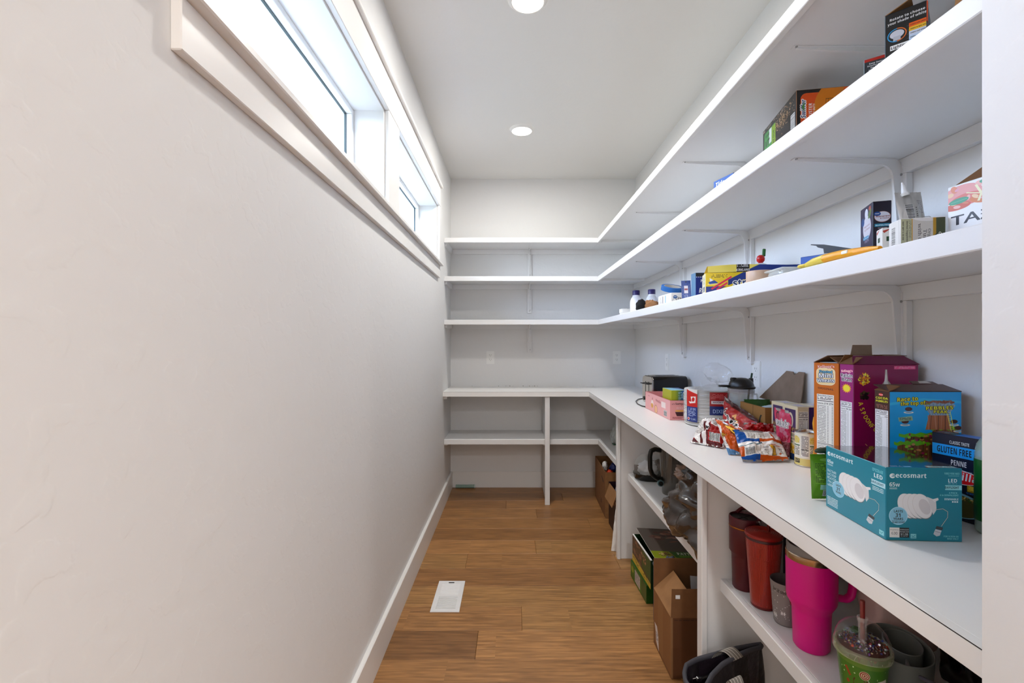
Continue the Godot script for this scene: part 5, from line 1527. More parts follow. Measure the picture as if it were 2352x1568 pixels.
	part("core", turned([Vector2(0.0385, 0.0005), Vector2(0.042, 0.0005), Vector2(0.042, 0.0235), Vector2(0.0385, 0.0235), Vector2(0.0385, 0.0005)], 40), paint(Color(0.75, 0.72, 0.68), 0.8), tr)
	tr.rotation_degrees = Vector3(19, 0, -4)
	tr.position += Vector3(0, 0.0195, 0)
	# blue tag and blue box
	var tg := Print.new(self, 128, 256, Color(0.1, 0.24, 0.52))
	tg.ell(64, 16, 10, 8, ink); tg.rect(36, 60, 54, 90, Color(0.85, 0.82, 0.84)); tg.rect(40, 92, 46, 22, Color(0.6, 0.3, 0.35)); tg.small(36, 164, 54, 60, 7, Color(0.7, 0.75, 0.88), 0.8); tg.small(12, 60, 14, 170, 12, Color(0.5, 0.6, 0.8), 0.6); tg.small(102, 40, 14, 170, 12, Color(0.5, 0.6, 0.8), 0.6)
	var tt := thing("hang_card", "blue printed hang card leaning beside the blue box", "card", W(0.775, y3, 2.12))
	var ts := begin()
	sheet(ts, func(u, v): return Vector3(lerpf(-0.012, 0.026, u), v * 0.099, lerpf(0.0, 0.012, u) - v * 0.012), 3, 4)
	part("card", done(ts), gloss_card(tg.tex()), tt)
	ts = begin()
	sheet(ts, func(u, v): return Vector3(lerpf(-0.012, 0.026, u), v * 0.099, lerpf(0.0, 0.012, u) - v * 0.012 - 0.0008), 3, 4, true, true)
	part("card_back", done(ts), M.plastic_white, tt)
	var bf := Print.new(self, 192, 320, Color(0.0, 0.13, 0.5))
	for k in 6: bf.rect(6 + k * 30, 44, 16, 7, white)
	bf.rect(0, 0, 192, 40, Color(0.05, 0.05, 0.07)); bf.text("Press", 70, 106, 44, white, "sans_bold", 0, 1.0); bf.text("Reynolds", 40, 226, 76, white, "sans_bold", 0, 0.95, 0, 0, 0.2); bf.rect(0, 300, 192, 20, Color(0.7, 0.85, 0.9))
	var bb := stand("wrap_box", "deep blue upright box of wrap, behind the yellow and blue carton", W(0.8, y3, 2.06), 0.06, 0.125, 0.05, 0.0)
	put_carton(bb, 0.06, 0.125, 0.05, paint(Color(0.35, 0.5, 0.62), 0.5), {"front": gloss_card(bf.tex())})
	# long yellow and blue carton of food wrap
	var yel := Color(0.9, 0.77, 0.02)
	var bl := Color(0.0, 0.17, 0.5)
	var sf := Print.new(self, 768, 176, bl)
	sf.rect(0, 0, 180, 112, yel); sf.poly([Vector2(0, 112), Vector2(180, 60), Vector2(300, 0), Vector2(0, 0)], yel); sf.poly([Vector2(40, 176), Vector2(170, 110), Vector2(300, 60), Vector2(768, 40), Vector2(768, 176)], yel)
	sf.rect(0, 112, 60, 64, bl); sf.poly([Vector2(60, 112), Vector2(150, 112), Vector2(60, 150)], bl)
	sf.small(44, 14, 130, 30, 3, Color(0.3, 0.28, 0.1), 0.8); sf.poly([Vector2(20, 76), Vector2(70, 60), Vector2(100, 84), Vector2(30, 92)], Color(0.03, 0.25, 0.6)); sf.rect(14, 92, 110, 3, white); sf.poly([Vector2(30, 40), Vector2(60, 60), Vector2(34, 72)], white)
	sf.poly([Vector2(40, 128), Vector2(204, 28), Vector2(212, 40), Vector2(50, 140)], Color(0.85, 0.08, 0.3)); sf.poly([Vector2(84, 132), Vector2(170, 78), Vector2(178, 90), Vector2(92, 144)], Color(0.85, 0.08, 0.3))
	for o in [[6.0, white], [0.0, Color(0.0, 0.15, 0.38)]]: sf.text("stretch-tite", 218, 118, 82, o[1], "sans_bold", 0, 1.0, -0.05, o[0])
	sf.text("PLASTIC FOOD WRAP", 190, 166, 44, Color(0.2, 0.2, 0.1), "sans", 0, 0.9, -0.03, 0, 0.15)
	var stl := Print.new(self, 64, 160, Color(0.9, 0.88, 0.75)); stl.bars(14, 96, 36, 40, false); stl.small(12, 20, 40, 60, 6, Color(0.5, 0.5, 0.4))
	var stt := Print.new(self, 768, 64, bl); stt.poly([Vector2(0, 0), Vector2(420, 0), Vector2(300, 64), Vector2(0, 64)], Color(0.92, 0.84, 0.35))
	stt.rect(236, 0, 104, 64, Color(0.05, 0.05, 0.06)); stt.text("KIRKLAND", 288, 58, 28, white, "sans_bold", 0.5, 0.8); stt.small(240, 4, 96, 22, 2, white)
	var sb := stand("wrap_carton", "long yellow and blue carton of plastic food wrap, lid ajar", W(0.722, y3, 1.762), 0.33, 0.08, 0.078, -13.5)
	put_carton(sb, 0.33, 0.08, 0.078, paint(yel, 0.45), {"front": gloss_card(sf.tex()), "left": gloss_card(stl.tex())})
	var lid := begin()
	sheet(lid, func(u, v): return Vector3(lerpf(-0.16, 0.165, u), 0.104 - 0.02 * v + 0.004 * sin(u * 5.0), lerpf(0.041, -0.037, v)), 6, 2)
	part("lid", done(lid), gloss_card(stt.tex()), sb)
	var lf2 := begin()
	sheet(lf2, func(u, v): return Vector3(lerpf(-0.158, 0.165, u), 0.081 + v * (0.023 + 0.004 * sin(u * 5.0)), 0.0405 + v * 0.0005), 12, 2)
	part("lid_lip", done(lf2), gloss_card(stt.tex()), sb)
	# jar with a cherry on its lid
	var ch := thing("jar", "white jar whose lid carries a red cherry with a green stem", "jar", W(1.0, y3, 1.9))
	part("jar_body", turned([Vector2(0.001, 0.0), Vector2(0.034, 0), Vector2(0.037, 0.006), Vector2(0.037, 0.098), Vector2(0.034, 0.102)], 28), M.plastic_white, ch)
	part("lid", turned([Vector2(0.038, 0.1), Vector2(0.038, 0.108), Vector2(0.034, 0.122), Vector2(0.024, 0.133), Vector2(0.012, 0.139), Vector2(0.0001, 0.14)], 28), M.plastic_white, ch)
	part("cherry", turned([Vector2(0.0001, 0.144), Vector2(0.007, 0.14), Vector2(0.0145, 0.149), Vector2(0.0155, 0.158), Vector2(0.0125, 0.168), Vector2(0.006, 0.172), Vector2(0.0001, 0.170)], 24), paint(Color(0.75, 0.02, 0.02), 0.25), ch)
	part("stem", box(Vector3(-0.0055, 0.168, -0.004), Vector3(0.0065, 0.198, 0.004), 0.002), paint(Color(0.1, 0.38, 0.14), 0.5), ch, Vector3.ZERO, Vector3(0, 0, -4))
	# packing tape, clear tray
	var pt := thing("tape_roll", "beige roll of packing tape standing flat before the yellow carton", "tape", W(0.79, y3, 1.505))
	part("roll", turned([Vector2(0.035, 0), Vector2(0.04, 0.0), Vector2(0.0405, 0.001), Vector2(0.0405, 0.047), Vector2(0.04, 0.048), Vector2(0.035, 0.048), Vector2(0.035, 0.0)], 36), paint(Color(0.78, 0.66, 0.56), 0.35), pt)
	part("core", turned([Vector2(0.032, 0.0), Vector2(0.035, 0.0), Vector2(0.035, 0.0478), Vector2(0.032, 0.0478), Vector2(0.032, 0.0)], 36), M.card, pt)
	var cp := thing("plastic_tray", "clear plastic tray with a rim, right of the beige tape roll", "tray", W(0.805, y3, 1.385))
	part("tray", lump(Vector3(0.036, 0.024, 0.045), 6, 0.001, 1.0, 32, 18, func(q): return Vector3(clampf(q.x * 1.3, -0.036, 0.036), clampf(q.y, -0.0185, 0.014), clampf(q.z * 1.3, -0.045, 0.045))), glass(Color(0.93, 0.95, 0.93), 0.3, 0.08), cp, Vector3(0, 0.019, 0))
	part("rim", bar([Vector3(-0.038, 0.034, -0.046), Vector3(0.038, 0.034, -0.046), Vector3(0.038, 0.034, 0.046), Vector3(-0.038, 0.034, 0.046)], 0.003, 8, true), glass(Color(0.95, 0.97, 0.95), 0.45, 0.08), cp)
	# blue foil box with its grey flap, yellow duster handle
	var fb := Print.new(self, 384, 160, Color(0.0, 0.3, 0.68)); fb.ring(120, 150, 60, 90, 6, Color(0.75, 0.85, 0.95), PI, TAU)
	var fx := stand("foil_carton", "bright blue foil carton with a grey flap, behind the yellow handle", W(0.85, y3, 1.392), 0.14, 0.0725, 0.05, -60.0)
	put_carton(fx, 0.14, 0.0725, 0.05, paint(Color(0.0, 0.26, 0.62), 0.45), {"front": gloss_card(fb.tex())})
	var gf := PackedVector2Array()
	for p in [[0.06, 0.0], [-0.03, 0.01], [-0.032, 0.024], [-0.047, 0.03], [-0.052, 0.036], [-0.068, 0.041], [-0.066, 0.043], [-0.03, 0.036], [0.06, 0.006]]: gf.append(Vector2(p[0], 0.0725 + p[1]))
	part("flap", plate(gf, -0.026, -0.0245), paint(Color(0.3, 0.31, 0.32), 0.6), fx)
	var dh := thing("duster", "yellow duster handle with a pale looped end, lying along the shelf front", "duster", W(0.717, y3 + 0.0105, 1.05))
	part("shaft", bar([Vector3(0, 0, 0.07), Vector3(0, 0.003, 0.02), Vector3(0, 0.004, -0.03)], [0.009, 0.0105, 0.0105], 14), paint(Color(0.93, 0.64, 0.0), 0.3), dh)
	part("grip", bar([Vector3(0, 0.004, -0.03), Vector3(0, 0.003, -0.07), Vector3(0, 0.0, -0.1)], [0.0107, 0.0095, 0.006], 14), paint(Color(0.9, 0.8, 0.3), 0.3), dh)
	var lp := []
	for k in 16: lp.append(Vector3(sin(TAU * k / 16) * 0.007, 0.0, -0.112 + cos(TAU * k / 16) * 0.014))
	part("loop", bar(lp, 0.004, 8, true), paint(Color(0.9, 0.8, 0.3), 0.3), dh)
	part("tip", bar([Vector3(0, 0.0, 0.068), Vector3(0, -0.002, 0.1), Vector3(0, -0.004, 0.13)], [0.0092, 0.008, 0.005], 14), paint(Color(0.93, 0.62, 0.0), 0.3), dh)
	part("button", box(Vector3(-0.0105, 0.001, 0.035), Vector3(-0.007, 0.008, 0.053), 0.002), M.plastic_white, dh)
	# purple macaroni box
	var vio := Color(0.07, 0.035, 0.13)
	var m1 := Print.new(self, 256, 820, Color(0.14, 0.09, 0.26))
	m1.ell(140, 260, 86, 140, Color(0.88, 0.87, 0.9)); m1.ell(128, 90, 34, 60, Color(0.9, 0.9, 0.93)); m1.ell(50, 170, 34, 52, Color(0.05, 0.3, 0.55)); m1.ell(200, 110, 26, 60, Color(0.4, 0.5, 0.25), 0.4); m1.ell(200, 46, 22, 26, Color(0.75, 0.3, 0.22))
	m1.text("Macaroni", 140, 250, 36, Color(0.6, 0.3, 0.3), "sans", 0.5, 0.8, -0.1); m1.text("& Cheese", 146, 290, 34, Color(0.6, 0.3, 0.3), "sans", 0.5, 0.8, -0.1)
	m1.rect(60, 360, 120, 38, Color(0.2, 0.6, 0.8)); m1.text("GLUTEN FREE", 120, 388, 18, white, "sans_bold", 0.5); m1.small(90, 404, 90, 36, 3, Color(0.75, 0.7, 0.8), 0.8)
	var m2 := Print.new(self, 192, 970, vio)
	m2.ell(100, 210, 88, 74, Color(0.75, 0.5, 0.45)); m2.ell(100, 210, 84, 70, Color(0.87, 0.87, 0.91)); m2.ell(44, 168, 38, 30, Color(0.02, 0.25, 0.55)); m2.small(20, 158, 48, 20, 2, white, 1.0)
	m2.text("Macaroni", 104, 216, 34, Color(0.5, 0.18, 0.15), "sans_bold", 0.5, 1.0); m2.text("& Cheese", 124, 240, 22, Color(0.5, 0.18, 0.15), "sans_bold", 0.5)
	m2.rect(16, 306, 164, 40, Color(0.1, 0.55, 0.68)); m2.text("GLUTEN-FREE", 98, 336, 24, white, "sans_bold", 0.5, 0.95); m2.small(50, 362, 100, 44, 3, Color(0.8, 0.75, 0.8), 0.8)
	var mc := stand("macaroni_box", "dark purple macaroni box with white ovals, beside the bracket on the bottom wall shelf", W(0.916, y3, 1.2), 0.04, 0.18, 0.087, -20.0)
	put_carton(mc, 0.04, 0.18, 0.087, paint(vio, 0.4), {"left": gloss_card(m1.tex()), "front": gloss_card(m2.tex())})
	# tea boxes
	var te := Print.new(self, 512, 288, Color(0.78, 0.76, 0.73))
	te.rect(0, 0, 130, 288, Color(0.68, 0.68, 0.55)); te.text("NET WT 1.13 OZ", 16, 20, 24, ink, "sans_bold", 0, 0.9, PI / 2); te.text("Herbal Supplement", 64, 16, 26, ink, "serif_bold", 0, 0.8, PI / 2); te.small(96, 16, 24, 160, 16, ink, 0.4)
	te.rect(126, 0, 10, 288, Color(0.75, 0.55, 0.1)); te.ell(330, 0, 180, 26, Color(0.86, 0.85, 0.84))
	te.text("with Ginger", 200, 44, 54, ink, "serif", 0, 0.9, PI / 2); te.text("Turmeric", 262, 96, 54, ink, "serif", 0, 0.9, PI / 2); te.text("Organic", 316, 90, 44, ink, "serif", 0, 0.9, PI / 2)
	te.rect(372, 0, 36, 288, Color(0.7, 0.53, 0.08)); te.rect(408, 0, 104, 288, Color(0.2, 0.24, 0.1)); te.ell(440, 220, 90, 90, Color(0.02, 0.14, 0.07)); te.text("MED", 400, 210, 54, Color(0.85, 0.85, 0.78), "sans_bold", 0, 0.9, -0.7)
	var tl := Print.new(self, 192, 288, Color(0.88, 0.88, 0.87)); tl.bars(44, 50, 66, 150, false); tl.line([Vector2(170, 0), Vector2(176, 288)], 3, Color(0.5, 0.5, 0.5))
	var tb := stand("tea_box", "white and yellow tea box lying on its side, barcode on its end", W(0.776, y3, 0.944), 0.076, 0.07, 0.045, -15.0)
	put_carton(tb, 0.076, 0.07, 0.045, M.plastic_white, {"front": gloss_card(te.tex()), "left": gloss_card(tl.tex())})
	var tw := Print.new(self, 96, 256, Color(0.9, 0.9, 0.89)); tw.rect(24, 70, 40, 40, Color(0.05, 0.25, 0.15)); tw.ring(46, 200, 26, 26, 4, ink); tw.poly([Vector2(0, 20), Vector2(60, 0), Vector2(10, 40)], Color(0.7, 0.2, 0.15))
	var sw := stand("tea_box", "plain white little box with a green mark, behind the yellow tea box", W(0.786, y3, 1.004), 0.03, 0.066, 0.03, -20.0)
	put_carton(sw, 0.03, 0.066, 0.03, M.plastic_white, {"left": gloss_card(tw.tex()), "front": gloss_card(tw.tex())})
	part("string", bar([Vector3(0.005, 0.07, 0.0), Vector3(0.012, 0.0765, 0.0), Vector3(0.022, 0.0765, 0.0), Vector3(0.03, 0.07, 0.0)], 0.0006, 6), M.screw, tb)
	var pf := Print.new(self, 256, 448, Color(0.75, 0.74, 0.72))
	pf.bars(60, 90, 70, 130, false); pf.small(150, 110, 12, 70, 5, ink); pf.small(180, 60, 60, 90, 8, Color(0.45, 0.42, 0.45), 0.5); pf.small(70, 270, 110, 14, 1, Color(0.7, 0.15, 0.25), 0.9); pf.small(70, 288, 110, 90, 9, Color(0.35, 0.32, 0.34), 0.8); pf.small(200, 270, 40, 90, 8, Color(0.75, 0.4, 0.5), 0.6)
	var pm := foil(pf.tex(), 0.3)
	pm.metallic = 0.35
	var po := thing("foil_pouch", "silver foil pouch with a white pointed nozzle, behind the tea box", "pouch", W(0.886, y3, 1.05))
	bag([W(0.856, y3 + 0.158, 1.058), W(0.909, y3 + 0.157, 1.05), W(0.914, y3 + 0.004, 1.03), W(0.865, y3 + 0.004, 1.035)], 0.012, 71, 0.0015, [pm, pm], po, "pouch_body", 0.8, 24)
	part("nozzle", turned([Vector2(0.008, 0.0), Vector2(0.0085, 0.006), Vector2(0.0065, 0.008), Vector2(0.0025, 0.027), Vector2(0.002, 0.03), Vector2(0.0001, 0.0305)], 18), M.plastic_white, po, Vector3(-0.009, 0.15, -0.003), Vector3(0, 0, 14))
	var tz := Print.new(self, 512, 760, Color(0.93, 0.93, 0.94))
	for k in 30:
		var a := rng.randf_range(-0.4, 2.4)
		tz.line([Vector2(330, 150) + Vector2.from_angle(a) * 110, Vector2(330, 150) + Vector2.from_angle(a) * rng.randf_range(150, 215)], rng.randf_range(2, 7), [Color(0.9, 0.62, 0.55), Color(0.85, 0.7, 0.35), Color(0.88, 0.5, 0.4)][k % 3])
	tz.ell(350, 110, 108, 112, Color(0.93, 0.86, 0.72)); tz.ell(350, 110, 96, 100, Color(0.9, 0.66, 0.4)); tz.ell(90, 120, 130, 110, Color(0.9, 0.6, 0.58)); tz.ell(130, 190, 110, 70, Color(0.86, 0.45, 0.4)); tz.ell(230, 230, 90, 50, Color(0.85, 0.48, 0.25), 0.3); tz.ell(60, 250, 90, 44, Color(0.8, 0.35, 0.25))
	for k in 14: tz.ell(rng.randf_range(10, 300), rng.randf_range(40, 260), rng.randf_range(14, 50), rng.randf_range(8, 26), [Color(0.93, 0.7, 0.66), Color(0.85, 0.5, 0.35), Color(0.9, 0.62, 0.7), Color(0.93, 0.78, 0.6)][k % 4], rng.randf() * 3)
	tz.line([Vector2(180, 60), Vector2(214, 170), Vector2(196, 250)], 16, Color(0.93, 0.9, 0.72)); tz.line([Vector2(120, 120), Vector2(214, 170)], 11, Color(0.93, 0.9, 0.72))
	tz.ell(270, 50, 70, 30, Color(0.25, 0.62, 0.48), 0.2); tz.ell(70, 190, 66, 34, Color(0.22, 0.6, 0.46), -0.1); tz.line([Vector2(20, 196), Vector2(124, 184)], 3, Color(0.6, 0.8, 0.7))
	tz.text("TAZO", 20, 464, 150, Color(0.16, 0.16, 0.2), "sans", 0, 1.1, 0.0, 2.5); tz.rect(210, 400, 74, 10, Color(0.16, 0.16, 0.2))
	var tzb := stand("tea_box", "white tea box with a painted fruit picture, nearest the doorway wall", W(0.8575, y3, 0.93), 0.15, 0.127, 0.08, -86.0)
	put_carton(tzb, 0.15, 0.127, 0.08, M.plastic_white, {"front": gloss_card(tz.tex())})
	flap(tzb, Vector3(-0.06, 0.127, 0.038), Vector3(0.0, 0.127, 0.038), Vector3(0.012, 0.03, -0.03), M.card_dark, "flap", 0.25)
	# ================================================================ middle wall shelf
	var t1 := Print.new(self, 256, 256, Color(0.0, 0.3, 0.62)); t1.text("Tide", 20, 60, 56, white, "sans_bold", 0, 1.1, 0, 0, 0.2)
	var b1 := stand("blue_box", "blue box peeking over the middle wall shelf's front edge", W(0.8, y2, 1.875), 0.11, 0.107, 0.09, -75.0)
	put_carton(b1, 0.11, 0.107, 0.09, paint(Color(0.0, 0.26, 0.56), 0.4), {"front": gloss_card(t1.tex())})
	var o := Print.new(self, 320, 448, Color(0.05, 0.04, 0.04))
	o.round_rect(22, 20, 320, 440, 34, Color(0.85, 0.3, 0.01)); o.ell(300, 120, 200, 190, Color(0.85, 0.48, 0.02)); o.ell(360, 40, 90, 110, Color(0.88, 0.36, 0.03)); o.ring(232, 170, 96, 96, 3, Color(0.3, 0.2, 0.02), 2.6, 4.4)
	for k in 2: o.line([Vector2(172 + k * 14, 60), Vector2(168 + k * 14, 250)], 2, Color(0.3, 0.18, 0.02))
	o.line([Vector2(172, 62), Vector2(260, 62), Vector2(262, 150)], 3, Color(0.3, 0.18, 0.02))
	for q in [[5.0, Color(0.93, 0.92, 0.9)], [0.0, Color(0.05, 0.12, 0.35)]]: o.text("Swiffer", 52, 170, 38, q[1], "sans_bold", 0, 0.85, -PI / 2, q[0], 0.15)
	o.poly([Vector2(30, 100), Vector2(46, 70), Vector2(44, 130)], Color(0.25, 0.5, 0.2)); o.text("DUSTER", 90, 176, 27, white, "sans_bold", 0, 0.95, -PI / 2); o.text("HEAVY DUTY", 108, 182, 18, white, "sans_bold", 0, 0.9, -PI / 2)
	var ol := Print.new(self, 512, 500, Color(0.07, 0.055, 0.05))
	for k in 260: ol.ell(320 + rng.randfn(0, 60), 80 + rng.randfn(0, 36), rng.randf_range(2, 8), rng.randf_range(2, 6), [Color(0.55, 0.42, 0.28), Color(0.3, 0.2, 0.12), Color(0.7, 0.58, 0.42)][k % 3])  # gold glare on the dark side, drawn into the print
	ol.round_rect(22, 36, 190, 250, 14, Color(0.28, 0.58, 0.3)); ol.rect(150, 44, 62, 240, Color(0.52, 0.65, 0.15)); ol.rect(106, 40, 42, 110, Color(0.86, 0.88, 0.86)); ol.text("YOUR", 40, 78, 26, ink, "sans_bold", 0, 1, 0, 0, 0.2); ol.text("V7", 34, 150, 66, ink, "sans_bold", 0, 1.0, 0, 0, 0.2); ol.text("TRY OUR", 194, 200, 32, Color(0.15, 0.3, 0.05), "sans_bold", 0, 0.9, -PI / 2)
	ol.bars(440, 130, 50, 100, false); ol.small(60, 8, 300, 20, 2, Color(0.65, 0.6, 0.55), 0.6); ol.ell(12, 14, 6, 10, Color(0.8, 0.7, 0.65)); ol.ell(28, 14, 6, 10, Color(0.8, 0.7, 0.65))
	var sw2 := stand("duster_box", "large orange and black duster refill box on the middle wall shelf", W(0.85, y2, 1.412), 0.15, 0.2245, 0.285, -10.0)
	put_carton(sw2, 0.15, 0.2245, 0.285, paint(Color(0.5, 0.3, 0.12), 0.5), {"front": gloss_card(o.tex()), "left": printed(ol.tex(), 0.3)})
	var k1 := Print.new(self, 256, 794, Color(0.1, 0.1, 0.1))
	k1.text("Rotate to choose", 26, 60, 29, white, "sans_bold", 0, 0.95); k1.text("your shade of white", 14, 92, 29, white, "sans_bold", 0, 0.88)
	for k in 5: k1.rect(150, 130 + k * 34, 106, 34, [Color(0.9, 0.36, 0.03), Color(0.92, 0.72, 0.16), Color(0.8, 0.83, 0.9), Color(0.75, 0.83, 0.93), Color(0.06, 0.5, 0.85)][k])
	k1.text("2700K soft white", 158, 152, 12, ink, "sans_bold"); k1.text("3000K bright white", 158, 186, 12, ink, "sans_bold"); k1.text("3500K cool white", 158, 220, 12, ink, "sans_bold"); k1.text("5000K daylight", 158, 254, 12, ink, "sans_bold")
	k1.ring(74, 190, 62, 56, 7, Color(0.15, 0.6, 0.85), PI * 0.5, PI * 1.5); k1.ring(74, 190, 62, 56, 7, Color(0.9, 0.45, 0.15), -PI * 0.5, PI * 0.5); k1.ell(74, 184, 46, 34, Color(0.8, 0.8, 0.84)); k1.rect(50, 200, 48, 36, Color(0.72, 0.72, 0.76))
	for k in 4: k1.line([Vector2(136, 148 + k * 34), Vector2(150, 148 + k * 34)], 2, Color(0.4, 0.4, 0.42))
	k1.rect(30, 270, 226, 40, white); k1.text("Lightweight", 34, 300, 30, ink, "sans_bold", 0, 0.95)
	var kb := stand("light_box", "tall black light box with a colour scale of whites, on the middle wall shelf", W(0.85, y2, 1.077), 0.0725, 0.215, 0.09, -45.0)
	put_carton(kb, 0.0725, 0.215, 0.09, paint(Color(0.3, 0.36, 0.42), 0.45), {"front": printed(k1.tex(), 0.5)}, true)
	part("edge_stripe", box(Vector3(0.0358, 0.17, 0.0345), Vector3(0.0375, 0.214, 0.0452), 0.0003), paint(Color(0.85, 0.28, 0.02), 0.5), kb)
	flap(kb, Vector3(-0.036, 0.215, -0.044), Vector3(-0.036, 0.215, 0.044), Vector3(0.045, 0.026, -0.004), M.card, "flap", 0.1)
	flap(kb, Vector3(0.036, 0.215, -0.045), Vector3(-0.036, 0.215, -0.045), Vector3(0, 0.024, 0.02), M.card_dark, "flap", 0.1)
	var e1 := Print.new(self, 256, 1100, Color(0.15, 0.18, 0.2)); e1.rect(0, 0, 256, 44, Color(0.72, 0.12, 0.02)); e1.text("Easy Installation", 50, 92, 34, white, "sans_bold", 0, 0.9); e1.text("Detailed Instructions", 30, 124, 28, white, "sans_bold", 0, 0.9); e1.text("De Fácil Instalación", 64, 160, 34, white, "sans_bold", 0, 0.9); e1.text("Instrucciones Detalladas", 44, 188, 26, white, "sans_bold", 0, 0.9); e1.poly([Vector2(40, 230), Vector2(56, 214), Vector2(66, 236)], Color(0.85, 0.15, 0.05))
	var eb := stand("fixture_box", "grey box with a red top band, left of the tall black light box", W(0.875, y2, 1.175), 0.05, 0.1735, 0.07, -38.0)
	put_carton(eb, 0.05, 0.1735, 0.07, paint(Color(0.5, 0.55, 0.6), 0.45), {"front": printed(e1.tex(), 0.5)})
	var gc := stand("grey_carton", "blue grey carton behind torn brown card, cut off by the doorway wall", W(0.955, y2, 1.03), 0.08, 0.2, 0.1, -60.0)
	put_carton(gc, 0.08, 0.2, 0.1, paint(Color(0.42, 0.47, 0.52), 0.5), {})
	var kc := stand("open_carton", "torn kraft carton with bent flaps on the middle wall shelf", W(0.875, y2, 0.935), 0.09, 0.125, 0.06, -70.0)
	put_carton(kc, 0.09, 0.125, 0.06, M.card_dark, {}, true)
	flap(kc, Vector3(-0.045, 0.125, 0.03), Vector3(0.0, 0.125, 0.03), Vector3(0.006, 0.035, 0.012), M.card, "flap", 0.1)
	flap(kc, Vector3(0.0, 0.125, 0.03), Vector3(0.045, 0.125, 0.03), Vector3(0.004, 0.05, -0.012), M.card, "flap", 0.08)

func build_lower_goods() -> void:
	var ys := LS + 0.0003
	var ink := Color(0.12, 0.1, 0.1)
	var white := Color(0.93, 0.93, 0.92)
	# ================================================================ shelf of tumblers, nearest the doorway
	var mr := paint(Color(0.3, 0.012, 0.075), 0.42)
	var t := thing("tumbler", "tall dark maroon tumbler with a gold ring, beside the divider", "tumbler", W(0.745, ys, 1.515), 20.0, "tall insulated tumblers")
	part("body", turned([Vector2(0.001, 0.002), Vector2(0.032, 0), Vector2(0.0355, 0.005), Vector2(0.0375, 0.1), Vector2(0.039, 0.112), Vector2(0.0445, 0.12), Vector2(0.045, 0.195)], 44), mr, t)
	part("gold_ring", turned([Vector2(0.0448, 0.195), Vector2(0.0456, 0.196), Vector2(0.0456, 0.1985), Vector2(0.0448, 0.1995)], 44), paint(Color(0.62, 0.36, 0.14), 0.3, 1.0), t)
	var ml := part("lid", turned([Vector2(0.045, 0.2), Vector2(0.046, 0.222), Vector2(0.045, 0.228), Vector2(0.042, 0.2295), Vector2(0.0405, 0.222), Vector2(0.0001, 0.221)], 44), mr, t)
	part("lid_top", turned([Vector2(0.0402, 0.2212), Vector2(0.0402, 0.2232), Vector2(0.0001, 0.2238)], 36), paint(Color(0.07, 0.05, 0.07), 0.4), ml)
	part("straw_slot", boxes([[Vector3(-0.026, 0.2234, -0.003), Vector3(0.02, 0.2246, 0.003)], [Vector3(-0.005, 0.2234, -0.016), Vector3(0.0, 0.2246, 0.016)]], 0.0), M.slot, ml)
	var mh := part("carry_handle", bar(smooth([Vector3(0.012, 0.224, 0.043), Vector3(0.03, 0.236, 0.04), Vector3(0.045, 0.242, 0.025), Vector3(0.05, 0.243, 0.0), Vector3(0.045, 0.242, -0.025), Vector3(0.03, 0.236, -0.04), Vector3(0.012, 0.224, -0.043)], 24), 0.006, 10), mr, t)
	part("pivot", bar([Vector3(0.012, 0.222, 0.042), Vector3(0.012, 0.222, 0.0515)], 0.0055, 14), M.chrome, mh)
	# coral tumbler with pressed ribs and arcs: the relief is a height map
	var hm := Print.new(self, 1024, 512, Color(0.5, 0.5, 0.5))
	for k in 64: hm.rect(k * 16, 0, 8, 512, Color(1, 1, 1))
	for k in 64: hm.rect(k * 16 + 8, 0, 8, 512, Color(0, 0, 0))
	for j in 6:
		for k in 9:
			var x := k * 128.0 + (64.0 if j % 2 else 0.0)
			var yy := 20.0 + j * 92.0
			hm.ell(x, yy, 60, 66, Color(0, 0, 0))
			hm.rect(x - 62, yy - 70, 124, 72, Color(0, 0, 0))
			for q in 8: hm.rect(x - 60 + q * 16, yy - 70, 8, 70, Color(1, 1, 1))
			for q in 4: hm.ring(x, yy, 60 - q * 16, 66 - q * 17, 8, Color(1, 1, 1), 0, PI)
	var cor := paint(Color(0.66, 0.16, 0.12), 0.28, 0.2, {"clearcoat_enabled": true, "clearcoat": 0.5, "clearcoat_roughness": 0.15})
	cor.heightmap_enabled = true
	cor.heightmap_texture = hm.tex()
	cor.heightmap_scale = 0.2
	var dkc := paint(Color(0.42, 0.08, 0.07), 0.3, 0.3)
	t = thing("tumbler", "coral red tumbler with ribs and pressed arcs, between the maroon and frosted cups", "tumbler", W(0.752, ys, 1.412), 6.0, "tall insulated tumblers")
	var cst := begin()
	lathe(cst, [Vector2(0.0355, 0.008), Vector2(0.0495, 0.2)], 64)
	part("body", done(cst), cor, t)
	part("base", turned([Vector2(0.001, 0.001), Vector2(0.033, 0), Vector2(0.0358, 0.003), Vector2(0.0356, 0.009)], 44), dkc, t)
	part("band", turned([Vector2(0.0492, 0.2), Vector2(0.0475, 0.203), Vector2(0.0475, 0.207), Vector2(0.05, 0.209)], 44), paint(Color(0.25, 0.03, 0.04), 0.4), t)
	var lst := [Vector2(0.05, 0.208), Vector2(0.0515, 0.21), Vector2(0.0515, 0.216), Vector2(0.049, 0.2185)]
	for k in 8:
		lst.append(Vector2(0.047 - k * 0.005, 0.2195 + k * 0.0003)); lst.append(Vector2(0.045 - k * 0.005, 0.2185 + k * 0.0003))
	lst.append(Vector2(0.0001, 0.222))
	var cl := part("lid", turned(lst, 48), paint(Color(0.58, 0.13, 0.1), 0.28, 0.2), t)
	part("straw", bar([Vector3(0.016, 0.215, 0), Vector3(0.017, 0.3, 0)], 0.0045, 12), dkc, cl)
	t = thing("bottle", "dark violet bottle standing behind the coral and pink tumblers", "bottle", W(0.885, ys, 1.47))
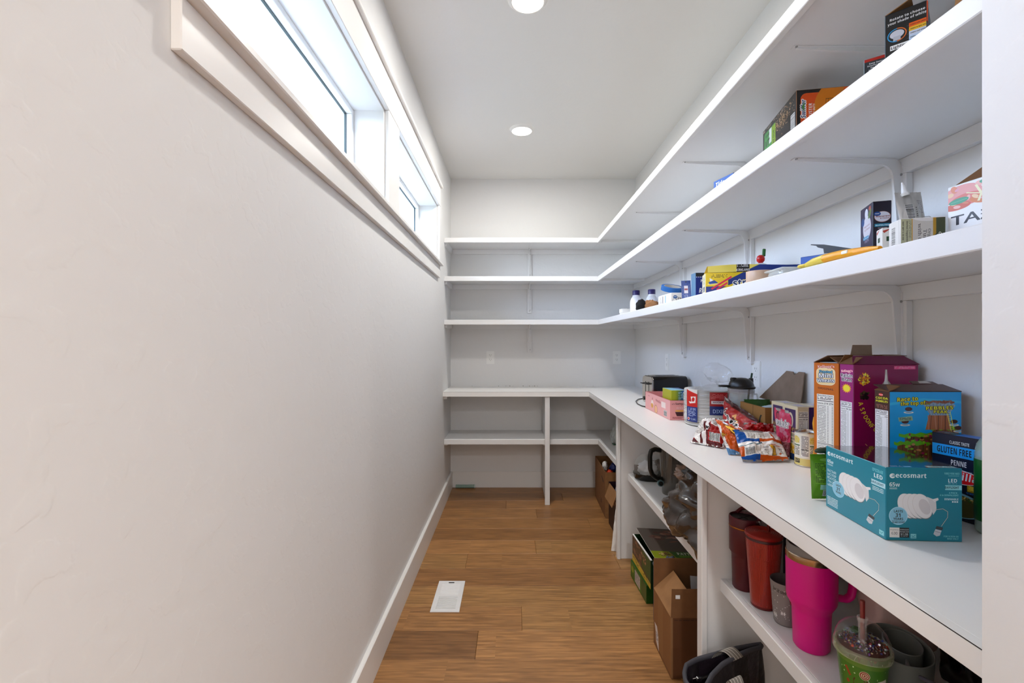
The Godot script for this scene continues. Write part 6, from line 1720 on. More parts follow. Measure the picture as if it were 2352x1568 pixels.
	part("body", turned([Vector2(0.001, 0.001), Vector2(0.034, 0), Vector2(0.036, 0.006), Vector2(0.036, 0.17), Vector2(0.028, 0.2), Vector2(0.022, 0.208)], 32), paint(Color(0.05, 0.03, 0.13), 0.35), t)
	part("cap", turned([Vector2(0.024, 0.206), Vector2(0.024, 0.236), Vector2(0.021, 0.239), Vector2(0.0001, 0.239)], 24), M.black, t)
	# frosted cup with snowflakes
	var sc := Print.new(self, 1024, 320, Color(0.52, 0.49, 0.48))
	for k in 110: sc.ell(rng.randf() * 1024, rng.randf_range(40, 300), rng.randf_range(2, 5), rng.randf_range(2, 5), Color(0.88, 0.86, 0.85))
	for k in 18:
		var c := Vector2(fmod(k * 117.0 + 30.0, 1024.0), [262.0, 228.0, 110.0][k % 3])
		for q in 6: sc.line([c, c + Vector2.from_angle(TAU * q / 6) * [22.0, 16.0, 18.0][k % 3]], 6, Color(0.9, 0.88, 0.87))
		if k % 6 == 2: sc.ell(c.x, c.y, 30, 40, Color(0.6, 0.2, 0.16))
	for k in 3: sc.text("let it snow", 60 + k * 340, 66, 40, Color(0.1, 0.09, 0.09), "serif_bold", 0, 0.9, 0.05, 0, 0.2)
	var frost := printed(sc.tex(), 0.5, {"backlight_enabled": true, "backlight": Color(0.35, 0.35, 0.35)})
	t = thing("cup", "frosted grey plastic cup with white snowflakes, left of the pink tumbler", "cup", W(0.77, ys, 1.328), 15.0)
	cst = begin()
	lathe(cst, [Vector2(0.031, 0.004), Vector2(0.04, 0.118)], 44)
	part("body", done(cst), frost, t)
	part("inside", turned([Vector2(0.04, 0.118), Vector2(0.0395, 0.1188), Vector2(0.0385, 0.118), Vector2(0.0295, 0.008), Vector2(0.0001, 0.007)], 44), paint(Color(0.36, 0.33, 0.33), 0.5), t)
	part("base", turned([Vector2(0.0001, 0.001), Vector2(0.029, 0), Vector2(0.031, 0.004)], 44), paint(Color(0.45, 0.42, 0.42), 0.5), t)
	# hot pink tumbler
	var pk := paint(Color(0.88, 0.0, 0.53), 0.42)
	t = thing("tumbler", "large hot pink tumbler with a side handle and steel rim", "tumbler", W(0.7745, ys, 1.222), -6.0, "tall insulated tumblers")
	part("body", turned([Vector2(0.001, 0.002), Vector2(0.038, 0), Vector2(0.042, 0.006), Vector2(0.0445, 0.095), Vector2(0.046, 0.104), Vector2(0.056, 0.122), Vector2(0.0575, 0.13), Vector2(0.0585, 0.228)], 52), pk, t)
	part("steel_rim", turned([Vector2(0.0585, 0.228), Vector2(0.059, 0.229), Vector2(0.059, 0.244), Vector2(0.0575, 0.246)], 52), paint(Color(0.72, 0.62, 0.5), 0.25, 1.0), t)
	part("lid", turned([Vector2(0.0565, 0.245), Vector2(0.057, 0.262), Vector2(0.055, 0.266), Vector2(0.0525, 0.264), Vector2(0.0515, 0.25), Vector2(0.0001, 0.249)], 52), paint(Color(0.5, 0.48, 0.47), 0.3), t)
	part("lid_top", turned([Vector2(0.051, 0.2495), Vector2(0.05, 0.253), Vector2(0.0001, 0.254)], 40), paint(Color(0.16, 0.14, 0.13), 0.35), t)
	var hp := [Vector3(0.05, 0.222, 0), Vector3(0.08, 0.226, 0), Vector3(0.096, 0.216, 0), Vector3(0.1, 0.195, 0), Vector3(0.1, 0.155, 0), Vector3(0.096, 0.135, 0), Vector3(0.084, 0.126, 0), Vector3(0.052, 0.13, 0)]
	part("handle", bar(smooth(hp, 36), 0.011, 14, false, Vector2(1.1, 0.75)), pk, t)
	# pale paper bag and dark pouch behind
	var pb := thing("paper_bag", "pale pinkish paper bag behind the pink tumbler's handle", "bag", W(0.98, ys, 1.19))
	part("body", lump(Vector3(0.085, 0.14, 0.055), 77, 0.012, 1.4, 36, 22, func(q): return Vector3(clampf(q.x * 1.15, -0.085, 0.085), maxf(q.y, -0.134), clampf(q.z * 1.15, -0.055, 0.055))), paint(Color(0.8, 0.68, 0.66), 0.6), pb, Vector3(0, 0.1342, 0))
	var noir := paint(Color(0.03, 0.02, 0.035), 0.3)
	var dk := thing("snack_pouch", "black and plum foil pouch behind the grey divided dish", "pouch", W(1.0, ys, 1.0))
	var dp := Print.new(self, 256, 256, Color(0.03, 0.022, 0.03)); dp.poly([Vector2(90, 0), Vector2(256, 0), Vector2(256, 256), Vector2(150, 256)], Color(0.12, 0.03, 0.06)); dp.small(120, 60, 90, 50, 4, Color(0.4, 0.32, 0.36), 0.8); dp.text("crunch", 110, 60, 34, Color(0.5, 0.42, 0.46), "sans_bold", 0, 1, 0.2)
	bag([W(1.0, ys + 0.24, 1.13), W(1.03, ys + 0.24, 0.9), W(1.02, ys + 0.006, 0.88), W(1.0, ys + 0.006, 1.1)], 0.02, 83, 0.01, [foil(dp.tex(), 0.22), noir], dk, "pouch_body", 0.8, 32)
	# grey divided silicone dish: an outer oval wall, an inner oval and a rib
	var gr := paint(Color(0.42, 0.44, 0.43), 0.6)
	t = thing("divided_dish", "deep grey oval dish with an inner oval bowl, right of the green cup", "dish", W(0.862, ys, 1.055), 62.0)
	part("outer_wall", turned([Vector2(0.001, 0.001), Vector2(0.064, 0), Vector2(0.068, 0.004), Vector2(0.075, 0.112), Vector2(0.0735, 0.1135), Vector2(0.072, 0.112), Vector2(0.066, 0.008), Vector2(0.001, 0.006)], 48, Vector2(1.12, 0.82)), gr, t)
	part("inner_bowl", turned([Vector2(0.001, 0.01), Vector2(0.04, 0.01), Vector2(0.044, 0.014), Vector2(0.05, 0.108), Vector2(0.0488, 0.1095), Vector2(0.0476, 0.108), Vector2(0.0415, 0.018), Vector2(0.001, 0.016)], 44, Vector2(1.05, 0.72)), gr, t, Vector3(0.022, 0, 0.012))
	part("rib", box(Vector3(-0.0785, 0.008, -0.002), Vector3(-0.031, 0.1, 0.002), 0.001), gr, t, Vector3(0, 0, 0.008))
	# green holiday cup with a domed lid
	var hc := Print.new(self, 1024, 384, Color(0.24, 0.46, 0.1))
	hc.rect(0, 0, 1024, 34, Color(0.36, 0.52, 0.17))
	for k in 90: hc.ell(rng.randf() * 1024, rng.randf_range(44, 380), rng.randf_range(2, 6), rng.randf_range(2, 6), Color(0.8, 0.88, 0.7))
	for k in 2:
		var x := k * 512.0
		hc.ell(x + 40, 230, 56, 70, Color(0.55, 0.3, 0.04)); hc.ell(x + 40, 290, 60, 50, Color(0.6, 0.36, 0.07)); hc.ell(x + 22, 212, 7, 10, ink); hc.ell(x + 62, 214, 7, 10, ink); hc.ell(x + 40, 262, 20, 14, Color(0.25, 0.1, 0.03))
		for q in [-1, 1]:
			var a := [Vector2(x + 40 + q * 26, 174), Vector2(x + 40 + q * 44, 140), Vector2(x + 40 + q * 50, 108)]
			hc.line(a, 10, Color(0.3, 0.15, 0.04)); hc.line([a[1], a[1] + Vector2(q * -14, -30)], 8, Color(0.3, 0.15, 0.04)); hc.line([a[0], a[0] + Vector2(q * 26, -16)], 8, Color(0.3, 0.15, 0.04))
		hc.ell(x + 74, 78, 34, 28, Color(0.85, 0.82, 0.7)); hc.ring(x + 74, 78, 30, 25, 6, Color(0.55, 0.08, 0.04)); hc.ring(x + 74, 78, 18, 15, 5, Color(0.55, 0.08, 0.04)); hc.ell(x + 74, 78, 6, 6, Color(0.55, 0.08, 0.04)); hc.line([Vector2(x + 92, 98), Vector2(x + 120, 136)], 4, Color(0.85, 0.85, 0.8))
		hc.poly([Vector2(x + 170, 120), Vector2(x + 236, 110), Vector2(x + 246, 190), Vector2(x + 276, 190), Vector2(x + 274, 234), Vector2(x + 214, 248), Vector2(x + 196, 236)], Color(0.52, 0.02, 0.03)); hc.poly([Vector2(x + 160, 104), Vector2(x + 238, 92), Vector2(x + 242, 116), Vector2(x + 164, 128)], Color(0.88, 0.87, 0.82))
		hc.poly([Vector2(x + 202, 236), Vector2(x + 236, 226), Vector2(x + 228, 250)], Color(0.05, 0.25, 0.08)); hc.poly([Vector2(x + 262, 186), Vector2(x + 280, 180), Vector2(x + 280, 214)], Color(0.05, 0.25, 0.08))
		for q in 8: hc.ell(x + 216 + cos(TAU * q / 8) * 14, 168 + sin(TAU * q / 8) * 14, 7, 7, Color(0.88, 0.85, 0.82))
		hc.line([Vector2(x + 460, 60), Vector2(x + 492, 110)], 18, Color(0.6, 0.22, 0.06)); hc.ell(x + 470, 150, 12, 12, Color(0.6, 0.2, 0.06))
	t = thing("holiday_cup", "green holiday cup with a clear domed lid full of sprinkles and a red straw", "cup", W(0.742, ys, 1.0), -58.0)
	t.scale = Vector3.ONE * 0.94
	cst = begin()
	lathe(cst, [Vector2(0.034, 0.003), Vector2(0.037, 0.02), Vector2(0.0495, 0.14)], 52)
	part("body", done(cst), gloss_card(hc.tex()), t)
	part("base", turned([Vector2(0.0001, 0.0005), Vector2(0.033, 0), Vector2(0.034, 0.003)], 40), paint(Color(0.3, 0.46, 0.15), 0.4), t)
	var cg := paint(Color(0.6, 0.6, 0.6, 0.015), 0.02)
	cg.transparency = BaseMaterial3D.TRANSPARENCY_ALPHA
	part("rim", turned([Vector2(0.0495, 0.139), Vector2(0.0555, 0.141), Vector2(0.0565, 0.146), Vector2(0.0555, 0.157), Vector2(0.0525, 0.159), Vector2(0.0495, 0.158)], 52), glass(Color(0.8, 0.85, 0.7), 0.35, 0.06), t)
	part("dome", turned([Vector2(0.0535, 0.159), Vector2(0.051, 0.175), Vector2(0.045, 0.189), Vector2(0.035, 0.2), Vector2(0.022, 0.2075), Vector2(0.0105, 0.21)], 52), cg, t)
	part("collar", turned([Vector2(0.0105, 0.209), Vector2(0.0105, 0.218), Vector2(0.009, 0.2185), Vector2(0.0085, 0.209), Vector2(0.0075, 0.165)], 28), glass(Color(0.95, 0.95, 0.95), 0.2, 0.04), t)
	part("straw", bar([Vector3(0, 0.15, 0), Vector3(0, 0.255, 0)], 0.0048, 14), paint(Color(0.5, 0.01, 0.01), 0.25, 0.0, {"clearcoat_enabled": true}), t)
	part("filling", turned([Vector2(0.049, 0.15), Vector2(0.047, 0.157), Vector2(0.0001, 0.159)], 40), paint(Color(0.28, 0.09, 0.05), 0.5), t)
	var spr := begin()
	var tri_ := func(st: SurfaceTool, p: Vector3, s: float, b: Basis) -> void:
		block(st, Vector3(-s, -s * 0.12, -s), Vector3(s, s * 0.12, s), 0.0, Transform3D(b, p))
	var tints := [Color(0.5, 0.06, 0.03), Color(0.75, 0.7, 0.6), Color(0.12, 0.2, 0.6), Color(0.1, 0.4, 0.12), Color(0.85, 0.85, 0.9), Color(0.4, 0.1, 0.5), Color(0.7, 0.25, 0.08)]
	for c in 7:
		spr = begin()
		for k in 46:
			var a := rng.randf() * TAU
			var r := sqrt(rng.randf()) * 0.046
			if r < 0.009: r = 0.02
			tri_.call(spr, Vector3(cos(a) * r, 0.16 + rng.randf() * 0.007, sin(a) * r), rng.randf_range(0.0011, 0.0022), Basis.from_euler(Vector3(rng.randf() * 3, rng.randf() * 3, rng.randf() * 3)))
		var sm := paint(tints[c], 0.2, 0.6)
		part("sprinkles", done(spr), sm, t).set_meta("kind", "stuff")
	part("leaf_trim", lump(Vector3(0.014, 0.006, 0.009), 3, 0.004, 2.0, 20, 12), paint(Color(0.02, 0.24, 0.07), 0.35), t, Vector3(-0.016, 0.175, -0.014))
	# grey cloth pouch at the doorway end
	var gp := thing("cloth_pouch", "dark grey cloth pouch at the shelf's near end, under the counter edge", "pouch", W(0.86, ys, 0.8))
	var gcl := paint(Color(0.17, 0.15, 0.18), 0.7)
	bag([W(0.815, ys + 0.125, 0.93), W(0.845, ys + 0.13, 0.74), W(0.83, ys + 0.004, 0.73), W(0.795, ys + 0.004, 0.9)], 0.03, 91, 0.014, [gcl, gcl], gp, "pouch_body", 0.9, 32)
	part("edge_binding", bar([W(0.812, ys + 0.12, 0.94) - gp.position, W(0.82, ys + 0.138, 0.86) - gp.position, W(0.847, ys + 0.13, 0.74) - gp.position], 0.004, 8), paint(Color(0.25, 0.24, 0.28), 0.7), gp)
	# ================================================================ middle bay shelf
	t = thing("food_container", "clear domed food container with a black base, wrapped paper inside", "container", W(0.795, ys, 2.71), 4.0)
	part("base", turned([Vector2(0.001, 0.001), Vector2(0.075, 0), Vector2(0.086, 0.008), Vector2(0.092, 0.034), Vector2(0.095, 0.036), Vector2(0.095, 0.039), Vector2(0.09, 0.039), Vector2(0.08, 0.012), Vector2(0.001, 0.01)], 12, Vector2(1.08, 0.82)), M.black_gloss, t)
	part("dome", turned([Vector2(0.093, 0.039), Vector2(0.089, 0.075), Vector2(0.08, 0.11), Vector2(0.062, 0.132), Vector2(0.03, 0.138), Vector2(0.0001, 0.138)], 12, Vector2(1.06, 0.8)), glass(Color(0.9, 0.92, 0.9), 0.16, 0.04), t)
	part("wrapped_paper", lump(Vector3(0.06, 0.04, 0.045), 33, 0.014, 2.0, 32, 20), paint(Color(0.82, 0.84, 0.87), 0.5), t, Vector3(-0.012, 0.062, 0.0))
	part("brown_label", box(Vector3(-0.085, 0.04, 0.03), Vector3(-0.045, 0.078, 0.036), 0.001), paint(Color(0.3, 0.18, 0.12), 0.5), t, Vector3.ZERO, Vector3(0, -38, 0))
	part("brown_contents", lump(Vector3(0.035, 0.03, 0.04), 35, 0.012, 2.4, 24, 16), paint(Color(0.3, 0.2, 0.14), 0.6), t, Vector3(0.045, 0.075, 0.0))
	# blender jar
	t = thing("blender_jar", "clear blender jar with a thick black handle, between container and grey bag", "jar", W(0.829, ys, 2.45))
	part("jar", turned([Vector2(0.001, 0.004), Vector2(0.047, 0), Vector2(0.05, 0.006), Vector2(0.05, 0.05), Vector2(0.053, 0.065), Vector2(0.064, 0.24), Vector2(0.062, 0.24), Vector2(0.05, 0.066), Vector2(0.047, 0.01), Vector2(0.001, 0.008)], 40), glass(Color(0.42, 0.41, 0.39), 0.5, 0.06), t)
	for k in 4: part("flute", bar([Vector3(sin(-0.9 + k * 0.6) * 0.0535, 0.07, cos(-0.9 + k * 0.6) * 0.0535), Vector3(sin(-0.9 + k * 0.6) * 0.064, 0.235, cos(-0.9 + k * 0.6) * 0.064)], 0.003, 8), glass(Color(0.4, 0.38, 0.36), 0.6, 0.1), t)
	part("handle", bar(smooth([Vector3(-0.06, 0.225, 0.01), Vector3(-0.09, 0.232, 0.012), Vector3(-0.112, 0.224, 0.014), Vector3(-0.118, 0.195, 0.014), Vector3(-0.116, 0.13, 0.013), Vector3(-0.104, 0.1, 0.012), Vector3(-0.082, 0.082, 0.011), Vector3(-0.052, 0.078, 0.01)], 36), 0.0118, 14, false, Vector2(0.8, 1.0)), M.black, t)
	part("badge", bar([Vector3(-0.07, 0.064, 0.03), Vector3(-0.07, 0.064, 0.042)], 0.016, 20), paint(Color(0.3, 0.42, 0.45), 0.3), t)
	part("badge_button", bar([Vector3(-0.07, 0.064, 0.042), Vector3(-0.07, 0.064, 0.046)], 0.011, 20), M.black_gloss, t)
	part("badge_mount", bar([Vector3(-0.05, 0.07, 0.005), Vector3(-0.07, 0.064, 0.03)], 0.014, 12), M.black, t)
	t = thing("blender_collar", "small black blender collar lying at the shelf edge, left of the grey bag", "lid", W(0.742, ys, 2.2))
	part("cap", turned([Vector2(0.001, 0.001), Vector2(0.037, 0), Vector2(0.039, 0.005), Vector2(0.039, 0.022), Vector2(0.035, 0.028), Vector2(0.03, 0.03), Vector2(0.028, 0.05), Vector2(0.024, 0.055), Vector2(0.0001, 0.055)], 24), M.black, t)
	part("grip_ring", turned([Vector2(0.039, 0.008), Vector2(0.042, 0.01), Vector2(0.042, 0.016), Vector2(0.039, 0.018)], 12), M.black, t)
	# grey bag spilling over the shelf edge
	t = thing("plastic_bag", "big translucent grey plastic bag stuffed full, bulging over the shelf edge", "bag", W(0.82, ys + 0.13, 1.82))
	var film := paint(Color(0.4, 0.37, 0.35), 0.24, 0.0, {"clearcoat_enabled": true, "clearcoat": 0.8, "clearcoat_roughness": 0.12})
	film.albedo_texture = noise_tex(512, 0.012, 4, 21, false, ramp([[0.0, Color(0.2, 0.19, 0.19)], [0.35, Color(0.42, 0.4, 0.39)], [0.5, Color(0.62, 0.5, 0.42)], [0.62, Color(0.36, 0.34, 0.34)], [0.8, Color(0.55, 0.4, 0.31)], [1.0, Color(0.8, 0.77, 0.75)]]))
	film.uv1_triplanar = true
	film.uv1_scale = Vector3(3.0, 2.0, 3.0)
	var keep := func(q: Vector3) -> Vector3:
		var w: Vector3 = q + Vector3(0.82, ys + 0.13, -1.82)
		if w.x > 0.684: w.y = maxf(w.y, ys + 0.001)
		else: w.y = maxf(w.y, LS - 0.052 + absf(w.z + 1.85) * 0.12)
		w.z = minf(w.z, -1.606)
		if w.x < 0.7 and w.y < ys + 0.03 and w.x > 0.672: w.x = minf(w.x, 0.687)
		return w - Vector3(0.82, ys + 0.13, -1.82)
	part("bag_body", lump(Vector3(0.19, 0.155, 0.235), 41, 0.055, 1.5, 90, 56, keep), film, t)
	var dark := paint(Color(0.12, 0.12, 0.125), 0.2, 0.0, {"clearcoat_enabled": true, "clearcoat": 0.8})
	part("knot", lump(Vector3(0.05, 0.036, 0.045), 43, 0.026, 2.2, 44, 26), dark, t, Vector3(-0.085, 0.135, -0.04))
	var amber := paint(Color(0.4, 0.2, 0.07), 0.22, 0.0, {"clearcoat_enabled": true, "clearcoat": 0.8})
	part("amber_packet", lump(Vector3(0.07, 0.035, 0.06), 44, 0.028, 2.4, 44, 26), amber, t, Vector3(0.015, 0.15, -0.06))
	part("clear_fold", lump(Vector3(0.05, 0.03, 0.05), 46, 0.024, 2.2, 40, 24), glass(Color(0.75, 0.6, 0.5), 0.4, 0.1), t, Vector3(-0.1, 0.12, -0.09))
	# ================================================================ floor of the middle bay
	var green := Color(0.07, 0.3, 0.05)
	var gl := Print.new(self, 384, 128, Color(0.14, 0.42, 0.03)); gl.rect(110, 20, 130, 92, Color(0.75, 0.72, 0.7)); gl.small(116, 26, 118, 80, 10, Color(0.4, 0.36, 0.36), 0.8); gl.ell(50, 50, 30, 24, Color(0.55, 0.6, 0.1)); gl.rect(270, 0, 114, 128, green)
	var g1 := stand("food_carton", "flat bright green food carton on the floor under the open one", W(0.6636, 0.0005, 2.333), 0.27, 0.09, 0.28, 1.5, "dog food cartons")
	put_carton(g1, 0.27, 0.09, 0.28, paint(green, 0.45), {"left": gloss_card(gl.tex())})
	var ul := Print.new(self, 384, 224, Color(0.17, 0.13, 0.11))
	for k in 60: ul.ell(rng.randf_range(10, 200), rng.randf_range(20, 190), rng.randf_range(6, 22), rng.randf_range(5, 14), [Color(0.4, 0.22, 0.15), Color(0.28, 0.2, 0.17), Color(0.55, 0.38, 0.3), Color(0.12, 0.08, 0.07)][k % 4], rng.randf())
	ul.poly([Vector2(210, 0), Vector2(384, 0), Vector2(384, 170), Vector2(210, 150)], Color(0.06, 0.3, 0.12)); for_flecks(ul, 250, 70, 60, 44)
	ul.poly([Vector2(0, 160), Vector2(384, 180), Vector2(384, 224), Vector2(0, 224)], Color(0.8, 0.68, 0.2)); ul.small(20, 176, 340, 40, 3, ink, 0.5)
	var u1 := stand("food_carton", "open food carton with a raised lid picturing sliced meat, atop the green one", W(0.672, 0.0915, 2.29), 0.255, 0.143, 0.315, 1.5, "dog food cartons")
	put_carton(u1, 0.255, 0.143, 0.315, paint(Color(0.05, 0.2, 0.07), 0.5), {"left": gloss_card(ul.tex())}, true)
	var ut := Print.new(self, 512, 512, Color(0.3, 0.27, 0.25))
	for k in 26: ut.ell(300 + rng.randfn(0, 110), 150 + rng.randfn(0, 60), rng.randf_range(20, 70), rng.randf_range(8, 22), [Color(0.48, 0.32, 0.27), Color(0.32, 0.2, 0.17), Color(0.6, 0.46, 0.4), Color(0.24, 0.16, 0.14)][k % 4], rng.randf_range(-0.3, 0.3))
	ut.rect(0, 400, 512, 112, Color(0.5, 0.55, 0.04)); ut.poly([Vector2(190, 400), Vector2(512, 400), Vector2(512, 494), Vector2(230, 494)], Color(0.1, 0.34, 0.05)); for_flecks(ut, 140, 446, 80, 40); ut.text("PATTIES", 260, 448, 50, white, "serif_bold", 0, 1.0); ut.small(270, 462, 170, 24, 2, Color(0.5, 0.7, 0.2), 0.9)
	var lid := begin()
	block(lid, Vector3(-0.125, -0.0012, -0.155), Vector3(0.125, 0.0012, 0.155), 0.0005)
	var lm := done(lid)
	lid = begin()
	quad(lid, Vector3(-0.125, 0.0014, 0.155), Vector3(0.125, 0.0014, 0.155), Vector3(0.125, 0.0014, -0.155), Vector3(-0.125, 0.0014, -0.155))
	lm = done(lid, lm)
	part("lid", lm, [M.plastic_white, gloss_card(ut.tex())], u1, Vector3(0.018, 0.158, 0.0), Vector3(4.5, 0, -3.5))
	part("inner_edge", box(Vector3(-0.1275, 0.136, -0.157), Vector3(-0.119, 0.1445, 0.157), 0.001), M.plastic_white, u1)
	# blue bin with cloths
	t = thing("fabric_bin", "blue fabric bin with grey and teal cloth, behind the kraft carton", "bin", W(0.80, 0.0005, 2.15), 2.0)
	var blue := paint(Color(0.02, 0.13, 0.36), 0.65)
	var bs := begin()
	for k in 2:
		var o: float = 0.0 if k == 0 else 0.004
		var poly := rounded(0.28 - 2 * o, 0.16 - 2 * o, 0.03, 5)
		for i in poly.size():
			var a := poly[i]
			var b := poly[(i + 1) % poly.size()]
			var y0 := 0.0 + o
			if k == 0: quad(bs, Vector3(b.x, y0, b.y), Vector3(a.x, y0, a.y), Vector3(a.x, 0.26, a.y), Vector3(b.x, 0.26, b.y))
			else: quad(bs, Vector3(a.x, y0, a.y), Vector3(b.x, y0, b.y), Vector3(b.x, 0.26, b.y), Vector3(a.x, 0.26, a.y))
	part("bin_body", done(bs), blue, t)
	part("bin_floor", box(Vector3(-0.13, 0.002, -0.07), Vector3(0.13, 0.006, 0.07), 0.0), blue, t)
	part("rim", bar(Array(rounded(0.28, 0.16, 0.03, 5)).map(func(p): return Vector3(p.x, 0.26, p.y)), 0.005, 8, true), paint(Color(0.24, 0.26, 0.3), 0.6), t)
	var c1 := thing("cloth", "crumpled grey blue cloth in the blue bin", "cloth", W(0.725, 0.22, 2.15))
	part("fold", lump(Vector3(0.036, 0.06, 0.036), 51, 0.018, 2.0, 36, 24), paint(Color(0.25, 0.28, 0.34), 0.85), c1, Vector3(0, 0.03, 0))
	var c2 := thing("cloth", "crumpled teal cloth in the blue bin, right of the grey one", "cloth", W(0.865, 0.22, 2.15))
	part("fold", lump(Vector3(0.042, 0.066, 0.036), 53, 0.018, 2.0, 36, 24), paint(Color(0.0, 0.3, 0.33), 0.85), c2, Vector3(0, 0.03, 0))
	# kraft carton with its flaps up
	var kl := Print.new(self, 256, 256, Color(0.52, 0.34, 0.17))
	kl.rect(0, 0, 256, 256, Color(0.53, 0.35, 0.18)); kl.rect(70, 0, 76, 256, Color(0.56, 0.38, 0.2)); kl.rect(0, 244, 256, 12, Color(0.48, 0.31, 0.15))
	kl.poly([Vector2(16, 150), Vector2(56, 150), Vector2(76, 186), Vector2(84, 250), Vector2(40, 226), Vector2(34, 186)], Color(0.82, 0.78, 0.75)); kl.small(40, 180, 34, 40, 5, Color(0.35, 0.3, 0.3))
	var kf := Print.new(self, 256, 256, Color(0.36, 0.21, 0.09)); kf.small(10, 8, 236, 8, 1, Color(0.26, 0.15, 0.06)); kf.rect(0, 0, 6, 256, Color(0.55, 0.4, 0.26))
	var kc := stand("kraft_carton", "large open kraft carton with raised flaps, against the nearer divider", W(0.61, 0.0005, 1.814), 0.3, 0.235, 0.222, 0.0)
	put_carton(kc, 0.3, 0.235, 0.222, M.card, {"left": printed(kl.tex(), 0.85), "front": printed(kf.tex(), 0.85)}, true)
	flap(kc, Vector3(-0.15, 0.235, 0.111), Vector3(0.15, 0.235, 0.111), Vector3(0.0, 0.113, 0.006), M.card_dark, "flap", 0.005)
	flap(kc, Vector3(0.15, 0.235, -0.111), Vector3(-0.15, 0.235, -0.111), Vector3(0.0, 0.125, -0.004), M.card_dark, "flap", 0.005)
	flap(kc, Vector3(-0.15, 0.235, -0.108), Vector3(-0.15, 0.235, 0.108), Vector3(0.085, 0.075, 0.0), M.card, "flap", 0.0)
	part("sticker", box(Vector3(-0.135, 0.312, 0.1195), Vector3(-0.118, 0.326, 0.1205), 0.0002), M.plastic_white, kc, Vector3.ZERO, Vector3(0, 0, 0))
	var pa := thing("paper_sheet", "folded white paper sticking out of the large kraft carton", "paper", W(0.80, 0.2, 1.93))
	bag([W(0.735, 0.33, 1.95), W(0.86, 0.32, 1.95), W(0.86, 0.15, 1.92), W(0.735, 0.15, 1.92)], 0.004, 57, 0.004, [paint(Color(0.7, 0.7, 0.71), 0.7), paint(Color(0.7, 0.7, 0.71), 0.7)], pa, "sheet", 0.8, 16)
	# ================================================================ back corner bay
	var tk := stand("kraft_carton", "tall kraft carton of toys in the back corner bay", W(0.6837, 0.0005, 3.46), 0.3, 0.337, 0.5, -1.6)
	var tkl := Print.new(self, 256, 256, Color(0.5, 0.33, 0.17)); tkl.poly([Vector2(170, 50), Vector2(214, 66), Vector2(214, 80), Vector2(172, 62)], Color(0.12, 0.07, 0.03)); tkl.rect(150, 190, 20, 26, Color(0.36, 0.2, 0.09))
	put_carton(tk, 0.3, 0.337, 0.5, M.card, {"left": printed(tkl.tex(), 0.85)}, true)
	var toys := [["white_bottle", "white rounded toy standing in the tall kraft carton", Color(0.85, 0.84, 0.83), Vector3(0.02, 0.036, 0.02), W(0.72, 0.33, 3.66)], ["blue_toy", "deep blue toy in the tall kraft carton, leaning left", Color(0.03, 0.12, 0.4), Vector3(0.026, 0.05, 0.03), W(0.765, 0.33, 3.56)], ["blue_toy", "bright blue upright toy in the middle of the tall kraft carton", Color(0.04, 0.2, 0.55), Vector3(0.02, 0.06, 0.024), W(0.82, 0.335, 3.64)], ["orange_toy", "orange toy lying in the tall kraft carton", Color(0.75, 0.2, 0.04), Vector3(0.028, 0.02, 0.022), W(0.725, 0.322, 3.5)], ["toy_car", "white and red toy at the front of the tall kraft carton", Color(0.78, 0.74, 0.72), Vector3(0.026, 0.03, 0.022), W(0.83, 0.322, 3.505)], ["plush_toy", "brown pink plush toy at the right of the tall kraft carton", Color(0.42, 0.3, 0.27), Vector3(0.03, 0.034, 0.03), W(0.9, 0.322, 3.52)], ["dark_toy", "black toy with a red stripe in the tall kraft carton", Color(0.05, 0.05, 0.07), Vector3(0.018, 0.03, 0.02), W(0.782, 0.318, 3.485)]]
	for k in toys.size():
		var q: Array = toys[k]
		var ty := thing(q[0], q[1], "toy", q[4], rng.randf() * 90, "toys in the tall kraft carton")
		part("body", lump(q[3], 100 + k, 0.008, 2.0, 24, 16), paint(q[2], 0.4), ty)
		if k == 4 or k == 6: part("stripe", lump(q[3] * Vector3(1.03, 0.25, 1.03), 120 + k, 0.006, 2.0, 20, 10), paint(Color(0.65, 0.05, 0.03), 0.4), ty)
		if k == 0: part("cap", lump(Vector3(0.012, 0.012, 0.012), 130, 0.001, 1.0, 16, 10), paint(Color(0.75, 0.25, 0.06), 0.4), ty, Vector3(0.008, -0.022, 0.012))
	# what the toys stand on
	part("packing_paper", box(Vector3(-0.146, 0.004, -0.246), Vector3(0.146, 0.268, 0.246), 0.004), M.card_dark, tk)
	var mbl := Print.new(self, 256, 256, Color(0.13, 0.03, 0.08)); mbl.text("Merry", 120, 80, 60, Color(0.55, 0.35, 0.4), "serif_bold", 0, 1, -0.3); for_flecks(mbl, 180, 70, 50, 40)
	var mb := stand("small_carton", "maroon carton with a kraft flap hanging out, beside the tall kraft carton", W(0.692, 0.0005, 3.1), 0.22, 0.297, 0.27, 0.5)
	put_carton(mb, 0.22, 0.297, 0.27, paint(Color(0.14, 0.03, 0.09), 0.5), {"left": printed(mbl.tex(), 0.5)}, true)
	flap(mb, Vector3(-0.11, 0.297, 0.13), Vector3(-0.11, 0.297, -0.1), Vector3(-0.035, -0.095, 0.0), M.card, "flap", 0.0)
	part("tissue", lump(Vector3(0.09, 0.03, 0.11), 71, 0.016, 2.0, 28, 16), paint(Color(0.62, 0.6, 0.64), 0.6), mb, Vector3(0.0, 0.27, 0))
	var pbm := Print.new(self, 192, 384, Color(0.85, 0.83, 0.81)); pbm.small(30, 190, 110, 120, 6, ink, 0.8)
	for k in 8: pbm.rect(36 + k * 14, 200, 5, 110, Color(0.25, 0.25, 0.27))
	pbm.ell(60, 80, 24, 20, Color(0.75, 0.6, 0.2))
	t = thing("paper_sack", "slim white printed sack leaning on the far divider at the floor", "sack", W(0.72, 0.0, 2.93))
